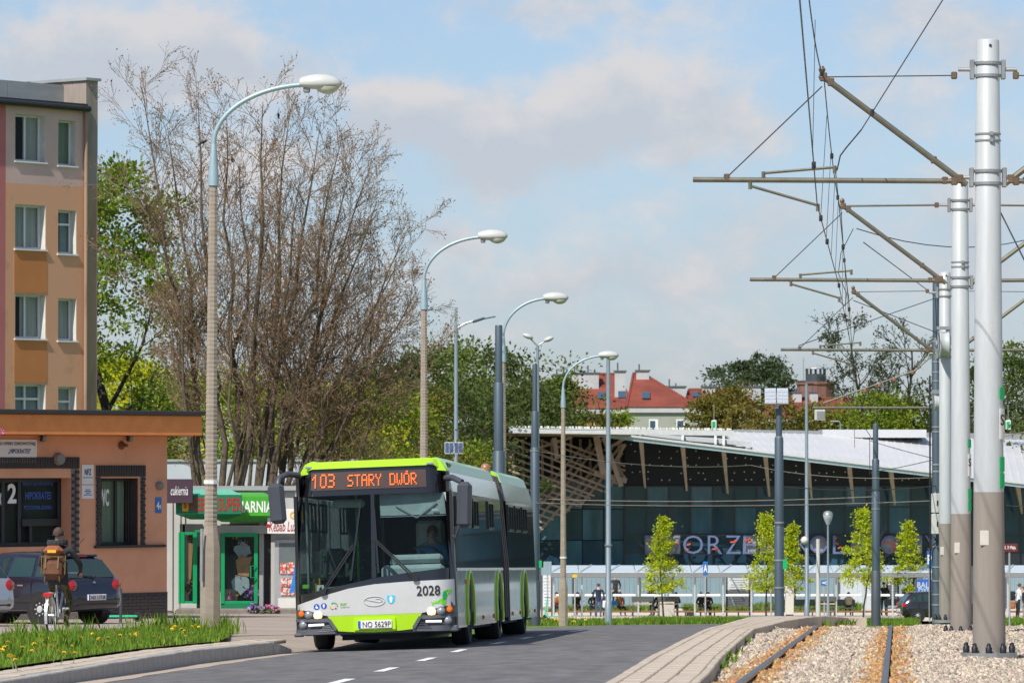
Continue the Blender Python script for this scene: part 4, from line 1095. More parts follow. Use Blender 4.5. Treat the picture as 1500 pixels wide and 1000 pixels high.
q = MB()
for i in range(12):
    a = i * math.pi / 6; q.tube([(14 * tp * math.cos(a), 14 * tp * math.sin(a), tz(548)), (14 * tp * math.cos(a), 14 * tp * math.sin(a), tz(540))], .08, 5)
q.build('lantern_frame', M['steel_dark'], tw)
q = MB(); q.lathe((0, 0, 0), [(15.5 * tp, tz(540)), (15 * tp, tz(539)), (.15, tz(533))], 12); q.build('lantern_roof', M['zinc'], tw)
q = MB(); q.tube([(-18 * tp, 0, tz(559)), (-18 * tp, 0, tz(524))], .07, 5); q.build('mast', M['zinc'], tw)

# ------------------------------------------------------------------ bus stop: fence, shelter, benches
mk('fence_blue', (.23, .32, .36), .55, metal=.1, var=.10, nscale=1.5, stretch=(4, 1, .3))
mk('fence_pale', (.50, .55, .57), .6, var=.06); mk('shelterglass', (.56, .63, .64), .25, var=.06, nscale=.7, spec=.6); mk('shelter_alu', (.50, .53, .55), .4, metal=.3, var=.06)
mk('fascia_grey', (.24, .25, .255), .5, metal=.2, var=.08); mk('railwhite', (.74, .78, .78), .4, var=.04); mk('bench_wood', (.22, .10, .055), .7, var=.2, nscale=6); mk('bench_pale', (.50, .36, .22), .7, var=.15)
mk('benchgrey', (.08, .09, .085), .55, var=.15); mk('binstone', (.55, .53, .47), .9, var=.08); mk('posterblue', (.03, .10, .42), .4, var=.25, nscale=1.5); mk('posterpink', (.60, .05, .08), .5, var=.1); mk('info', (.66, .67, .70), .6, var=.04)
FY = 292.0
fz = gz(10, FY)
fence = thing('corrugated_fence', 'blue grey corrugated sheet fence of tall panels running behind the bus stops', 'fence', (0, FY, fz))
pw = 2.0; x = X(790, FY)
nfp = 0
while x < X(1530, FY):
    q = MB(); n = 14
    for i in range(n):
        xx = -pw / 2 + pw * (i + .5) / n
        q.box((xx, (-.03 if i % 2 else 0), 1.45), (pw / n - .004, .05, 2.5))
    o = q.build('fence_panel', M['fence_pale'] if nfp in (9, 17, 18) else M['fence_blue'], fence); o.location.x = x + pw / 2
    q = MB(); q.box((x, -.08, 1.4), (.09, .09, 2.8)); q.build('fence_post', M['benchgrey'], fence)
    x += pw + .03; nfp += 1
# shelter roof
BY = 262.0; bz = gz(10, BY) + .03
def bx(px, Y=BY): return X(px, Y)
def bzz(py, Y=BY): return at(750, py, Y).z - bz
def shelter(label, px0, px1):
    t_ = thing('bus_shelter', label, 'bus shelter', (0, BY, bz))
    x0, x1 = bx(px0), bx(px1); st_ = bx(41.3) - bx(0)
    z1, z0 = bzz(838.5), bzz(845)
    q = MB(); q.box(((x0 + x1) / 2, -.62, (z0 + z1) / 2), (x1 - x0, .12, z1 - z0), None, .02); q.build('fascia', M['fascia_grey'], t_)
    q = MB(); q.box(((x0 + x1) / 2, 2.2, bzz(832)), (x1 - x0, .1, .18)); q.build('rear_beam', M['fascia_grey'], t_)
    x = x0; i = 0
    while x < x1 - .1:
        xe = min(x + st_, x1)
        q = MB(); zb_ = at(750, 828.5, BY + 2.2).z - bz
        q.add([(x + .02, -.7, z1 + .02), (xe - .02, -.7, z1 + .02), (xe - .02, 2.3, zb_), (x + .02, 2.3, zb_), (x + .02, -.7, z1 + .06), (xe - .02, -.7, z1 + .06), (xe - .02, 2.3, zb_ + .04), (x + .02, 2.3, zb_ + .04)],
              [(3, 2, 1, 0), (4, 5, 6, 7), (0, 1, 5, 4), (1, 2, 6, 5), (2, 3, 7, 6), (3, 0, 4, 7)]); q.build('roof_panel', M['shelterglass'], t_)
        q = MB(); q.bar((x + .1, -.72, z1 + .08), (x + .75, 2.3, zb_ + .06), .07, .05); q.build('roof_rafter', M['shelter_alu'], t_)
        px_ = x + .18
        q = MB(); q.box((px_, -.3, z0 / 2 + .0), (.10, .10, z0 - .004), None, .015); q.build('post', M['shelter_alu'], t_)
        q = MB(); q.box((px_ + st_ * .5, -.3, bzz(871)), (st_ - .28, .06, .13), None, .02); q.build('rail', M['railwhite'], t_)
        q = MB(); q.box((px_ + st_ * .5, -.15, bzz(895)), (st_ - .10, .10, .10), None, .02); q.build('lean_bar', M['bench_wood'], t_)
        x += st_; i += 1
    return t_
shelter('long bus shelter with pale glass roof panels and slim posts before the station', 806, 1364)
shelter('end of the bus shelter right of the thick tram poles', 1470, 1560)
def bthing(name, label, cat, px, py, Y=BY, rz=0, group=None): return thing(name, label, cat, (X(px, Y), Y, gz(X(px, Y), Y) + .03), rz, group)
# benches under the roof: pale seat slats
bench_lab = {866: 'pale wooden bench seat under the shelter beside the standing man in navy', 905: 'pale wooden bench seat under the man in the orange brown jacket', 1025: 'pale wooden bench seat under the pair in dark clothes', 1060: 'pale wooden bench seat left of the white notice board',
             1120: 'pale wooden bench seat beside the blue tram pole with solar panels', 820: 'pale wooden bench seat behind the fourth lamp post', 985: 'pale wooden bench seat behind the concrete bin'}
for px, lb in bench_lab.items():
    t_ = bthing('bench', lb, 'bench', px, 890, BY + 1.6, 0, 'wooden benches in the long shelter'); w_ = 2.0
    for k in range(3):
        q = MB(); q.box((0, -.14 + k * .14, .46), (w_, .11, .05), None, .01); q.build('seat_slat', M['bench_pale'], t_)
    for s_ in (-1, 1):
        q = MB(); q.box((s_ * .8, 0, .21), (.06, .4, .42)); q.build('leg', M['benchgrey'], t_)
# grey metal bench frames in front
for px, lb in ((941, 'dark grey metal leaning frame left of the concrete bin'), (979, 'dark grey metal leaning frame in front of the concrete bin'), (1209, 'dark grey metal leaning frame beside the plain grey sign post')):
    Y = 254.0; t_ = bthing('leaning_frame', lb, 'leaning frame', px, 905, Y, 0, 'grey metal leaning frames at the bus stop')
    q = MB(); q.box((0, 0, 1.0), (1.15, .12, .28), None, .02); q.build('back_panel', M['benchgrey'], t_)
    q = MB(); q.box((0, 0, .74), (1.0, .25, .07), None, .02); q.build('seat', M['bench_pale'], t_)
    for s_ in (-1, 1):
        q = MB(); q.box((s_ * .5, 0, .44), (.06, .06, .86)); q.build('leg', M['benchgrey'], t_)
for px, lb in ((1165, 'grey slatted seat left of the tall slim lamp post'), (1118, 'grey slatted seat beside the pale info pillar')):
    pass
for i, (px, lb) in enumerate(((1165, 'grey seat bench near the info pillar left of the plain grey post'), (1203, 'grey seat bench right of the plain grey post'), (1235, 'grey seat bench beside the person with the beige backpack'), (1370, 'grey seat bench beside the person in the pink jacket'))):
    if px > 1350: px = 1312
    t_ = bthing('seat_bench', lb, 'bench', px, 900, BY + .6, 0, 'grey seat benches')
    q = MB(); q.box((0, 0, .45), (1.3, .42, .06), None, .02); q.build('seat', M['benchgrey'], t_)
    q = MB(); q.box((0, .22, .75), (1.3, .05, .35), Matrix.Rotation(-.15, 3, 'X'), .02); q.build('backrest', M['benchgrey'], t_)
    for s_ in (-1, 1):
        q = MB(); q.box((s_ * .5, 0, .21), (.06, .36, .42)); q.build('leg', M['benchgrey'], t_)
t_ = bthing('concrete_bin', 'square pale concrete bin beside the shelter posts', 'bin', 976, 905, 255.5); q = MB(); q.box((0, 0, .5), (.85, .8, 1.0), None, .04); q.build('body', M['binstone'], t_); q = MB(); q.box((0, 0, 1.03), (.9, .85, .06), None, .02); q.build('lid', M['binstone'], t_)
t_ = bthing('info_pillar', 'pale grey switch cabinet standing right of the solar panel tram pole', 'cabinet', 1156, 900, 252); q = MB(); q.box((0, 0, .95), (.45, .35, 1.5), None, .02); q.build('cabinet', M['binstone'], t_); q = MB(); q.box((0, 0, .1), (.35, .25, .22)); q.build('foot', M['benchgrey'], t_)
def notice(label, px, py0, py1, wpx, Y, m_, lines=0, wd=None):
    t_ = bthing('notice_board', label, 'notice board', px, 890, Y); zb = at(750, py1, Y).z - t_.location.z; zt_ = at(750, py0, Y).z - t_.location.z; w_ = X(wpx, Y) - X(0, Y)
    q = MB(); q.box((0, 0, (zb + zt_) / 2), (w_, .08, zt_ - zb), None, .02); q.build('panel', m_, t_)
    q = MB()
    for s_ in (-1, 1): q.box((s_ * (w_ / 2 + .05), .0, zt_ / 2), (.09, .09, zt_))
    q.build('frame', M['benchgrey'], t_)
    if lines:
        q = MB(); rr_ = random.Random(px)
        for k in range(lines): q.box((rr_.uniform(-.05, .05) * w_, -.046, zb + (zt_ - zb) * (k + 1) / (lines + 1)), (w_ * rr_.uniform(.5, .85), .008, (zt_ - zb) * .02))
        q.build('print', M['fence_blue'], t_)
    return t_, w_, zb, zt_
t_, w_, zb, zt_ = notice('large white notice board with a grey diagonal stripe under the shelter', 1081, 842, 887, 31, BY + 3.4, M['info'], 12)
q = MB(); q.bar((-w_ * .35, -.05, zt_ - .1), (w_ * .3, -.05, zb + .25), .01, .09); q.build('stripe', M['fence_blue'], t_)
notice('white timetable board at the left end of the shelter', 801, 842, 888, 12, BY + .2, M['info'], 9)
notice('white timetable board behind the blue tram pole right of the backpack traveller', 1307, 843, 884, 14, BY + 3.2, M['info'], 10)
t_, w_, zb, zt_ = notice('lit blue poster with the words BAL DY and a red shape beside the dark car', 1353, 848, 877, 22, BY - 2, M['posterblue'])
q = MB(); q.text('BAL', (-.05, -.045, zb + (zt_ - zb) * .72), w_ * .8, .32, bold=.02); q.text('DYS', (0, -.045, zb + (zt_ - zb) * .42), w_ * .75, .32, bold=.02); q.build('lettering', M['frost'], t_)
q = MB(); q.prism([(-w_ * .45, zb + .02), (w_ * .45, zb + .02), (w_ * .45, zb + .30), (w_ * .1, zb + .36), (-w_ * .3, zb + .25)], -.055, -.045); q.build('print', M['posterpink'], t_)
def flag_sign(name, label, px, py0, py1, wpx, Y, m_, txt=None, mt='white', base=905, pole=True):
    t_ = bthing(name, label, 'sign', px, base, Y); zb = at(750, py1, Y).z - t_.location.z; zt_ = at(750, py0, Y).z - t_.location.z; w_ = X(wpx, Y) - X(0, Y)
    q = MB(); q.box((0, -.05, (zb + zt_) / 2), (w_, .05, zt_ - zb), None, .012); q.build('panel', M[m_], t_)
    if pole: q = MB(); q.tube([(0, 0, 0), (0, 0, zt_)], .04, 8); q.build('pole', M['greyalu'], t_)
    if txt: q = MB(); q.text(txt, (0, -.08, (zb + zt_) / 2), w_ * .75, (zt_ - zb) * .55, bold=.02); q.build('lettering', M[mt], t_)
    return t_
mk('signblue', (.02, .14, .42), .4, var=.05); mk('signbrown', (.16, .018, .022), .5, var=.05); mk('tramgreen', (.0, .42, .12), .45, var=.05); mk('yellowsign', (.70, .45, .02), .5, var=.05)
flag_sign('bus_stop_sign', 'small blue bus stop sign rising above the shelter roof', 1033, 822, 842, 7, 258, 'signblue', 'A')
flag_sign('direction_sign', 'tiny blue arrow sign on a post under the shelter', 1207, 849, 857, 10, 256, 'signblue', '<')
flag_sign('street_name_sign', 'dark red street name sign right of the thick tram pole', 1478, 796, 808, 24, 200, 'signbrown', 'ul. 3 Maja')
flag_sign('parking_sign', 'blue parking sign with a yellow corner beside the dark blue mast', 1361, 806, 832, 8, 236, 'signblue', 'P')
flag_sign('stop_info_box', 'grey stop information case on a post at the left end of the shelter', 802, 822, 842, 12, 258, 'fence_blue')
flag_sign('stop_info_box', 'tall grey stop case left of the solar panel tram pole', 1129, 827, 847, 8, 255, 'fence_blue')
flag_sign('yellow_sign', 'tiny yellow sign hanging under the shelter roof at the left', 842, 841, 845.5, 7, 261, 'yellowsign', None, pole=True)
# ------------------------------------------------------------------ trees
def leaf_mat(key, col, island=.35, hue=.03, trans=.35):
    M[key] = mat(key, col, .65, var=0, island=island, hue=hue, trans=trans, spec=.25); return M[key]
leaf_mat('leaf_fresh', (.20, .27, .022)); leaf_mat('leaf_spring', (.18, .25, .024)); leaf_mat('leaf_yellow', (.46, .46, .016)); leaf_mat('leaf_green', (.125, .17, .025)); leaf_mat('leaf_deep', (.08, .112, .026), trans=.35); leaf_mat('leaf_olive', (.17, .155, .025)); leaf_mat('leaf_bronze', (.22, .18, .04)); leaf_mat('leaf_young', (.42, .50, .022)); leaf_mat('bud', (.30, .17, .09), hue=.02)
leaf_mat('leaf_haze', (.075, .105, .045))
mk('bark', (.095, .075, .056), .95, var=.35, nscale=8, bump=.8, bscale=30, col2=(.17, .145, .08), cov=(.45, .7))
mk('twig', (.19, .135, .08), .95, var=.35, nscale=3); mk('bark_dark', (.045, .037, .030), .95, var=.3, nscale=6, bump=.6, bscale=20)
mk('bark_red', (.13, .095, .065), .95, var=.3, nscale=6)
def branch_tree(rng, stems, levels, n_side=(6, 5, 4, 3, 3), gn=.25, wig=.18, upb=.05, child=(5, 6, 5, 4), clen=(.55, .5, .5, .45), ang=(35, 40, 42, 45), seg=(6, 5, 4, 3, 2), fork=0.0, rr_=(.55, .5, .5, .5)):
    """returns branch strips [(points, radii, level)] and the twig tips; stems = (base, direction, length, radius)"""
    out, tips = [], []
    def grow(p, d, L_, r, lv):
        n = seg[min(lv, len(seg) - 1)]; pts, rs = [p.copy()], [r]; d = d.copy(); nodes = []
        for i in range(n):
            f = (i + 1) / n
            d = (d + Vector((rng.gauss(0, wig), rng.gauss(0, wig), rng.gauss(0, wig) + upb))).normalized()
            p = p + d * (L_ / n); pts.append(p.copy()); rs.append(max(.004, r * (1 - .72 * f))); nodes.append((p.copy(), d.copy(), rs[-1], f))
        out.append((pts, rs, lv)); tips.append((p.copy(), d.copy(), lv))
        if lv >= levels: return
        k = child[min(lv, len(child) - 1)]
        for j in range(k):
            f = gn + (1 - gn) * (j + rng.uniform(.2, .9)) / k
            i = min(n - 1, int(f * n)); q = pts[i].lerp(pts[i + 1], f * n - i) if i + 1 < len(pts) else pts[i]
            dd = nodes[i][1]; ax = dd.orthogonal().normalized(); ax = Matrix.Rotation(rng.uniform(0, 2 * math.pi), 3, dd) @ ax
            a = math.radians(ang[min(lv, len(ang) - 1)] * rng.uniform(.6, 1.25))
            nd = (dd * math.cos(a) + ax * math.sin(a)).normalized()
            grow(q, nd, L_ * clen[min(lv, len(clen) - 1)] * rng.uniform(.7, 1.2) * (1.1 - .45 * f), r * (1 - .72 * f) * rr_[min(lv, len(rr_) - 1)] + .003, lv + 1)
    for (p, d, L_, r) in stems: grow(Vector(p), Vector(d).normalized(), L_, r, 0)
    return out, tips
def strips_mesh(name, strips, m_, parent, sides=(8, 6, 4, 3, 3)):
    q = MB()
    for pts, rs, lv in strips: q.tube(pts, rs, sides[min(lv, len(sides) - 1)], caps=False)
    return q.build(name, m_, parent, smooth=80)
def leaf_cloud(name, pts, size, m_, parent, rng_seed=0, aspect=.62, fold=True):
    """one small kite-shaped leaf at every point"""
    r = np.random.default_rng(rng_seed); n = len(pts); P = np.asarray(pts, np.float64)
    u = r.normal(size=(n, 3)); u /= np.linalg.norm(u, axis=1)[:, None]
    t = r.normal(size=(n, 3)); v = np.cross(u, t); v /= np.linalg.norm(v, axis=1)[:, None]
    s = size * r.uniform(.6, 1.35, (n, 1))
    nrm = np.cross(u, v)
    a = P - u * s * .5; b_ = P + v * s * aspect * .5 + nrm * s * .12; c = P + u * s * .5; d = P - v * s * aspect * .5 + nrm * s * .12
    co = np.stack([a, b_, c, d], 1).reshape(-1, 3)
    return np_mesh(name, co, np.arange(n * 4), 4, m_, parent)
def leafy(name, label, px, Y, pt, wd, shape, lm, seed, nclump=60, nleaf=90, lsize=.22, cz=.58, group=None, bark='bark_dark', base=None, gap=.0, limbs=7, x=None, vis=.25, trunk_r=None):
    """tapered trunk, limbs and a crown made of leaf clumps scattered unevenly through an uneven volume"""
    rng = random.Random(seed); nr = np.random.default_rng(seed)
    xx = X(px, Y) if x is None else x; zb = (gz(xx, Y) if base is None else base); h = at(px, pt, Y).z - zb
    t_ = thing(name, label, 'tree', (xx, Y, zb - .05), 0, group)
    tr = trunk_r or h * .018
    stems = [((0, 0, 0), (rng.uniform(-.05, .05), rng.uniform(-.05, .05), 1), h * .82, tr)]
    st_, tips = branch_tree(rng, stems, 2, gn=.28, wig=.09, upb=.05, child=(limbs, 4, 3), clen=(.42, .5), ang=(52, 42), seg=(7, 5, 3))
    strips_mesh('trunk', st_, M[bark], t_, (8, 5, 3))
    pts = []
    fq = [rng.uniform(0, 6.28) for _ in range(6)]
    for k in range(nclump):
        for _ in range(40):
            a = rng.uniform(0, 2 * math.pi); f = rng.uniform(0, 1)
            if shape == 'cone': rad = (1 - f) ** .8 * .5 * min(1, f * 9 + .35)
            elif shape == 'dome': rad = .5 * math.sqrt(max(0, 1 - (2 * f - .8) ** 2 / 1.5)) if f < .98 else .1
            else: rad = .5 * math.sqrt(max(0, 1 - (2 * f - 1) ** 2))
            rad *= 1 + .22 * math.sin(3 * a + fq[0] + 5 * f) + .15 * math.sin(5 * a + fq[1] - 8 * f)
            rr = rad * math.sqrt(rng.uniform(.12, 1))
            if gap and math.sin(a * 2 + f * 9 + fq[2]) * math.sin(f * 14 + fq[3]) > 1 - gap * 1.6: continue
            break
        z = h * (1 - cz) + h * cz * f
        c = np.array([rr * wd * math.cos(a), rr * wd * math.sin(a), z]); sg = wd * rng.uniform(.035, .085)
        pts.append(nr.normal(c, [sg, sg, sg * .6], (int(nleaf * rng.uniform(.5, 1.4)), 3)))
    leaf_cloud('crown', np.concatenate(pts), lsize, M[lm], t_, seed)
    return t_

# the big bare tree with many rising stems
TY = 134.0
rng = random.Random(21)
bx_, bz_ = X(352, TY), zplane(TY) - .1
bt = thing('bare_tree', 'huge many stemmed tree still bare with reddish buds standing behind the shops', 'tree', (bx_, TY, bz_))
stems = []
def stem_to(px, py, r, bx0, dy=0.0, crook=.06, n=9, lean=.0):
    """a rising stem from the stool to a point of the crown"""
    top = at(px, py, TY + dy) - Vector((bx_, TY, bz_)); b0 = Vector((bx0, random.uniform(-.3, .3), 0))
    pts, rs = [], []
    for i in range(n + 1):
        f = i / n; fx = f ** 1.25
        p = Vector((b0.x + (top.x - b0.x) * fx, b0.y + (top.y - b0.y) * fx, top.z * f))
        p += Vector((rng.gauss(0, crook) * math.sin(math.pi * f) * 3, rng.gauss(0, crook) * 3 * math.sin(math.pi * f), 0)); pts.append(p); rs.append(r * .80 * (1 - f) ** .9 + .008)
    return pts, rs
main = [(208, 128, .12, -.9, 0), (245, 185, .13, -.55, 1.5), (290, 150, .15, -.4, -1), (332, 160, .14, -.2, 1), (385, 150, .17, 0, -1), (425, 165, .15, .15, 1.2), (468, 190, .15, .3, -.6), (515, 235, .14, .45, .8), (552, 295, .13, .5, -1), (585, 380, .11, .6, .5), (590, 465, .09, .65, -.8), (225, 300, .10, -.7, -1), (350, 230, .12, .1, 2.5), (440, 260, .12, .2, -2.4), (495, 350, .10, .5, 2), (240, 440, .07, -.5, 1), (585, 530, .07, .6, 1), (640, 505, .05, .7, -.5), (598, 335, .10, .62, -.5), (612, 425, .08, .68, 1), (560, 430, .08, .5, -1.6), (530, 385, .08, .42, 2.4), (470, 400, .08, .3, -2), (410, 370, .09, .1, 2), (340, 350, .09, -.2, -2), (285, 300, .09, -.4, 2), (540, 250, .12, .47, 1.6), (500, 205, .12, .4, -1.8), (575, 480, .07, .55, 2)]
strips = []; twig_tips = []
for (px, py, r, b0, dy) in main:
    pts, rs = stem_to(px, py, r, b0, dy); strips.append((pts, rs, 0))
    n = len(pts); L_ = sum((pts[i + 1] - pts[i]).length for i in range(n - 1))
    for j in range(21):
        f = .40 + .595 * (j + rng.uniform(0, .9)) / 21; i = min(n - 2, int(f * (n - 1))); p = pts[i].lerp(pts[i + 1], f * (n - 1) - i); d = (pts[i + 1] - pts[i]).normalized()
        ax = Matrix.Rotation(rng.uniform(0, 6.28), 3, d) @ d.orthogonal().normalized(); a = R(rng.uniform(24, 52))
        s2, t2 = branch_tree(rng, [(p, d * math.cos(a) + ax * math.sin(a), L_ * rng.uniform(.09, .19) * (1.2 - .75 * f) + .5, (r * (1 - .86 * f) + .012) * .25)], 2, gn=.12, wig=.11, upb=.04, child=(6, 5, 3), clen=(.5, .55, .5), ang=(36, 40, 40), seg=(5, 4, 2), rr_=(.6, .6, .6))
        strips += [(a_, [max(x_, .0055) for x_ in b_], lv + 1) for a_, b_, lv in s2]; twig_tips += t2
tk = MB(); tk.tube([(-.15, 0, -.3), (-.1, 0, .5), (0, 0, 1.2)], [.75, .62, .5], 14); tk.build('stump', M['bark'], bt, smooth=80)
strips_mesh('trunk', [s_ for s_ in strips if s_[2] == 0], M['bark'], bt, (9,))
tw_ = strips_mesh('twigs', [s_ for s_ in strips if s_[2] > 0], M['twig'], bt, (8, 5, 3, 3, 3)); tw_['kind'] = 'stuff'
bp = []
for p, d, lv in twig_tips:
    for _ in range(2 if lv >= 1 else 1):
        if rng.random() < .62: bp.append(tuple(p + Vector((rng.gauss(0, .07), rng.gauss(0, .07), rng.gauss(0, .07)))))
o = leaf_cloud('buds', bp,   .06, M['bud'], bt, 3); o['kind'] = 'stuff'

# fresh green tree right of the apartment block
leafy('leafy_tree', 'tall loose tree in fresh green leaf between the apartment block and the bare tree', 178, 172, 248, 6.0, 'oval', 'leaf_spring', 31, 190, 105, .17, .78, bark='bark_dark', gap=.35, limbs=11)
# yellow green trees behind the shops
YG = [(165, 205, 530, 7.0, 'leaf_yellow', 'bushy yellow green tree showing beside the apartment block foot'), (225, 215, 535, 8.0, 'leaf_yellow', 'yellow green tree right of the first concrete lamp post base of the clinic roof'), (285, 200, 555, 7.0, 'leaf_fresh', 'fresh green tree behind the first street lamp'),
      (345, 225, 548, 8.5, 'leaf_yellow', 'yellow green tree seen through the stems of the bare tree'), (430, 210, 560, 8.0, 'leaf_fresh', 'fresh green bushy tree right of the bare tree stems'), (490, 225, 572, 8.5, 'leaf_yellow', 'yellow green tree above the bus destination sign'), (560, 215, 585, 8.0, 'leaf_fresh', 'green tree above the roof of the bus'), (610, 230, 578, 7.0, 'leaf_olive', 'olive tree left of the second street lamp')]
for i, (px, Y, pt, wd, lm, lb) in enumerate(YG):
    leafy('leafy_tree', lb, px, Y, pt, wd, 'dome', lm, 50 + i, 110, 130, .19, .9, 'trees behind the shops')
for i, (px, Y, h, wd, lb) in enumerate(((520, 165, 6.2, 7.5, 'low reddish twiggy shrub tree hanging over the bus roof'), (600, 170, 6.8, 6.5, 'reddish twiggy shrub tree left of the second street lamp'))):
    rng = random.Random(70 + i); xx = X(px, Y); t_ = thing('shrub_tree', lb, 'tree', (xx, Y, zplane(Y) - .5), 0, 'twiggy shrub trees behind the shops')
    st_, tips = branch_tree(rng, [((rng.uniform(-.8, .8), rng.uniform(-.5, .5), 0), (rng.uniform(-.7, .7), rng.uniform(-.5, .5), 1.0), h * rng.uniform(.7, .95), .07) for _ in range(6)], 3, gn=.25, wig=.13, upb=.02, child=(5, 4, 3), clen=(.45, .5, .5), ang=(42, 44, 40), seg=(6, 4, 3, 2))
    strips_mesh('trunk', [(a, [max(x_, .011) for x_ in b2], lv) for a, b2, lv in st_], M['bark_red'], t_, (6, 4, 3, 3))
    leaf_cloud('crown', [tuple(p + Vector((rng.gauss(0, .12), rng.gauss(0, .12), rng.gauss(0, .12)))) for p, d, lv in tips if lv >= 2 for _ in range(3)], .13, M['leaf_bronze'], t_, i)
# far trees
FT = [(640, 330, 512, 13, 'leaf_green', 'green tree with a small top tuft behind the tall LED street lamp', 'dome'), (690, 345, 505, 11, 'leaf_green', 'rounded green tree left of the dark tram mast', 'dome'), (735, 335, 520, 11, 'leaf_deep', 'dark green tree behind the third street lamp', 'dome'), (783, 340, 527, 11, 'leaf_green', 'broad green tree behind the twin headed lamp', 'dome'), (828, 350, 552, 6, 'leaf_green', 'green tree left of the red roofs', 'dome'), (668, 300, 560, 10, 'leaf_deep', 'dark lower tree behind the small solar panel', 'dome'), (600, 310, 522, 11, 'leaf_deep', 'dark green tree left of the LED street lamp', 'dome'), (560, 320, 535, 11, 'leaf_green', 'mid green tree above the middle of the bus', 'dome'),
      (760, 325, 560, 11, 'leaf_deep', 'dark low tree in front of the lattice corner of the station', 'dome'), (820, 360, 602, 7, 'leaf_olive', 'olive tree left under the broad chimney wall', 'dome'), (872, 400, 610, 8, 'leaf_olive', 'sparse olive tree in front of the left red roof', 'dome'), (905, 400, 608, 6, 'leaf_fresh', 'low thin tree left of the pale house wall', 'dome'),
      (1068, 400, 571, 9, 'leaf_olive', 'bronze olive rounded tree right of the pale house', 'dome'), (1040, 395, 588, 6, 'leaf_olive', 'small bronze olive tree touching the pale house', 'dome'), (1098, 390, 598, 7, 'leaf_bronze', 'bronze tree left of the solar panels', 'dome'), (1150, 395, 590, 8, 'leaf_olive', 'olive tree right of the solar panels', 'dome'), (1195, 400, 598, 9, 'leaf_green', 'green tree behind the slim lamp post', 'dome'), (1240, 395, 606, 8, 'leaf_olive', 'olive tree below the hanging signal box', 'dome'), (1290, 390, 574, 9, 'leaf_fresh', 'fresh green tree above the white station roof', 'dome'), (1335, 395, 585, 8, 'leaf_green', 'green tree left of the dark blue mast', 'dome'), (1480, 390, 508, 9, 'leaf_green', 'tall green tree at the right edge behind the tram poles', 'oval'), (1510, 380, 520, 9, 'leaf_deep', 'dark green tree at the right frame edge', 'dome'), (1430, 395, 540, 8, 'leaf_deep', 'dark green tree between the thick tram poles', 'dome'), (1390, 398, 545, 8, 'leaf_deep', 'dark green tree behind the second white pole', 'dome')]
FT += [(px, 330 + (k * 37) % 60, 400 + (k * 53) % 60, 14, 'leaf_deep', 'unseen dark tree added beyond the right frame edge for the bus windows to mirror', 'oval') for k, px in enumerate(range(1600, 2400, 110))]  # unseen trees, added only to give the bus side windows dark reflections
for i, (px, Y, pt, wd, lm, lb, sh) in enumerate(FT):
    leafy('leafy_tree', lb, px, Y, pt, wd, sh, lm, 100 + i, 110 if px < 1550 else 60, 95, .28, .88, 'trees beyond the station', gap=.12)
for i, (px, Y, pt, wd, lb) in enumerate(((1108, 600, 520, 8, 'tall grey green tree on the skyline left of the solar panels'), (1085, 605, 532, 6.5, 'smaller grey green skyline tree touching the tall one'), (1140, 605, 532, 6.0, 'right hand grey green skyline tree'))):
    z1 = at(750, pt, Y).z; leafy('leafy_tree', lb, px, Y, pt, wd * 1.3, 'dome', 'leaf_haze', 140 + i, 60, 80, .4, .5, 'trees on the skyline', base=-2, trunk_r=.3)
for i, (px, Y, pt, wd, seed) in enumerate(((1247, 420, 492, 0, 5), (1338, 430, 502, 0, 8), (1310, 440, 545, 0, 9))):
    rng = random.Random(160 + seed); xx = X(px, Y); zb = gz(xx, Y); h = at(750, pt, Y).z - zb
    t_ = thing('sparse_tree', ('sparse dark tree with mistletoe clumps right of the water tower', 'bare dark tree left of the dark blue mast', 'small bare tree between the two sparse dark trees')[i], 'tree', (xx, Y, zb), 0, 'sparse trees on the skyline')
    st_, tips = branch_tree(rng, [((0, 0, 0), (rng.uniform(-.05, .05), 0, 1), h * .97, .28)], 3, gn=.42, wig=.10, upb=.05, child=(13, 7, 5), clen=(.30, .5, .5), ang=(58, 45, 42), seg=(9, 5, 3, 2))
    strips_mesh('trunk', [(a, [max(x_, .028) for x_ in b2], lv) for a, b2, lv in st_], M['bark_dark'], t_, (6, 4, 3, 3))
    pts = [tuple(p + Vector((rng.gauss(0, .25), rng.gauss(0, .25), rng.gauss(0, .25)))) for p, d, lv in tips if lv >= 2 for _ in range(3 if i == 0 else 1)]
    leaf_cloud('crown', pts, .24, M['leaf_haze'], t_, i)
    if i < 2:
        pts = []
        for k in range(7):
            p, d, lv = rng.choice(tips); pts += [tuple(p * .8 + Vector((0, 0, h * .12)) + Vector((rng.gauss(0, .28), rng.gauss(0, .28), rng.gauss(0, .28)))) for _ in range(70)]
        leaf_cloud('mistletoe', pts, .22, M['leaf_deep'], t_, 5 + i)
# the five young trees at the bus stop
for i, (px, Y, pt, wpx, lb) in enumerate(((972, 252, 757, 48, 'young conical tree in bright leaf at the left letters of the station name'), (1122, 252, 753, 46, 'young conical tree in bright leaf just left of the solar panel tram pole'), (1160, 256, 766, 40, 'young conical tree in bright leaf just right of the solar panel tram pole'), (1264, 254, 744, 54, 'young conical tree in bright leaf left of the stepped blue tram pole'), (1330, 262, 762, 40, 'young conical tree in bright leaf right of the stepped blue tram pole'))):
    leafy('young_tree', lb, px, Y, pt, wpx * 1.35 * Y / F0, 'cone', 'leaf_young', 180 + i, 130, 40, .125, .72, 'young trees at the bus stop', limbs=12, trunk_r=.055)
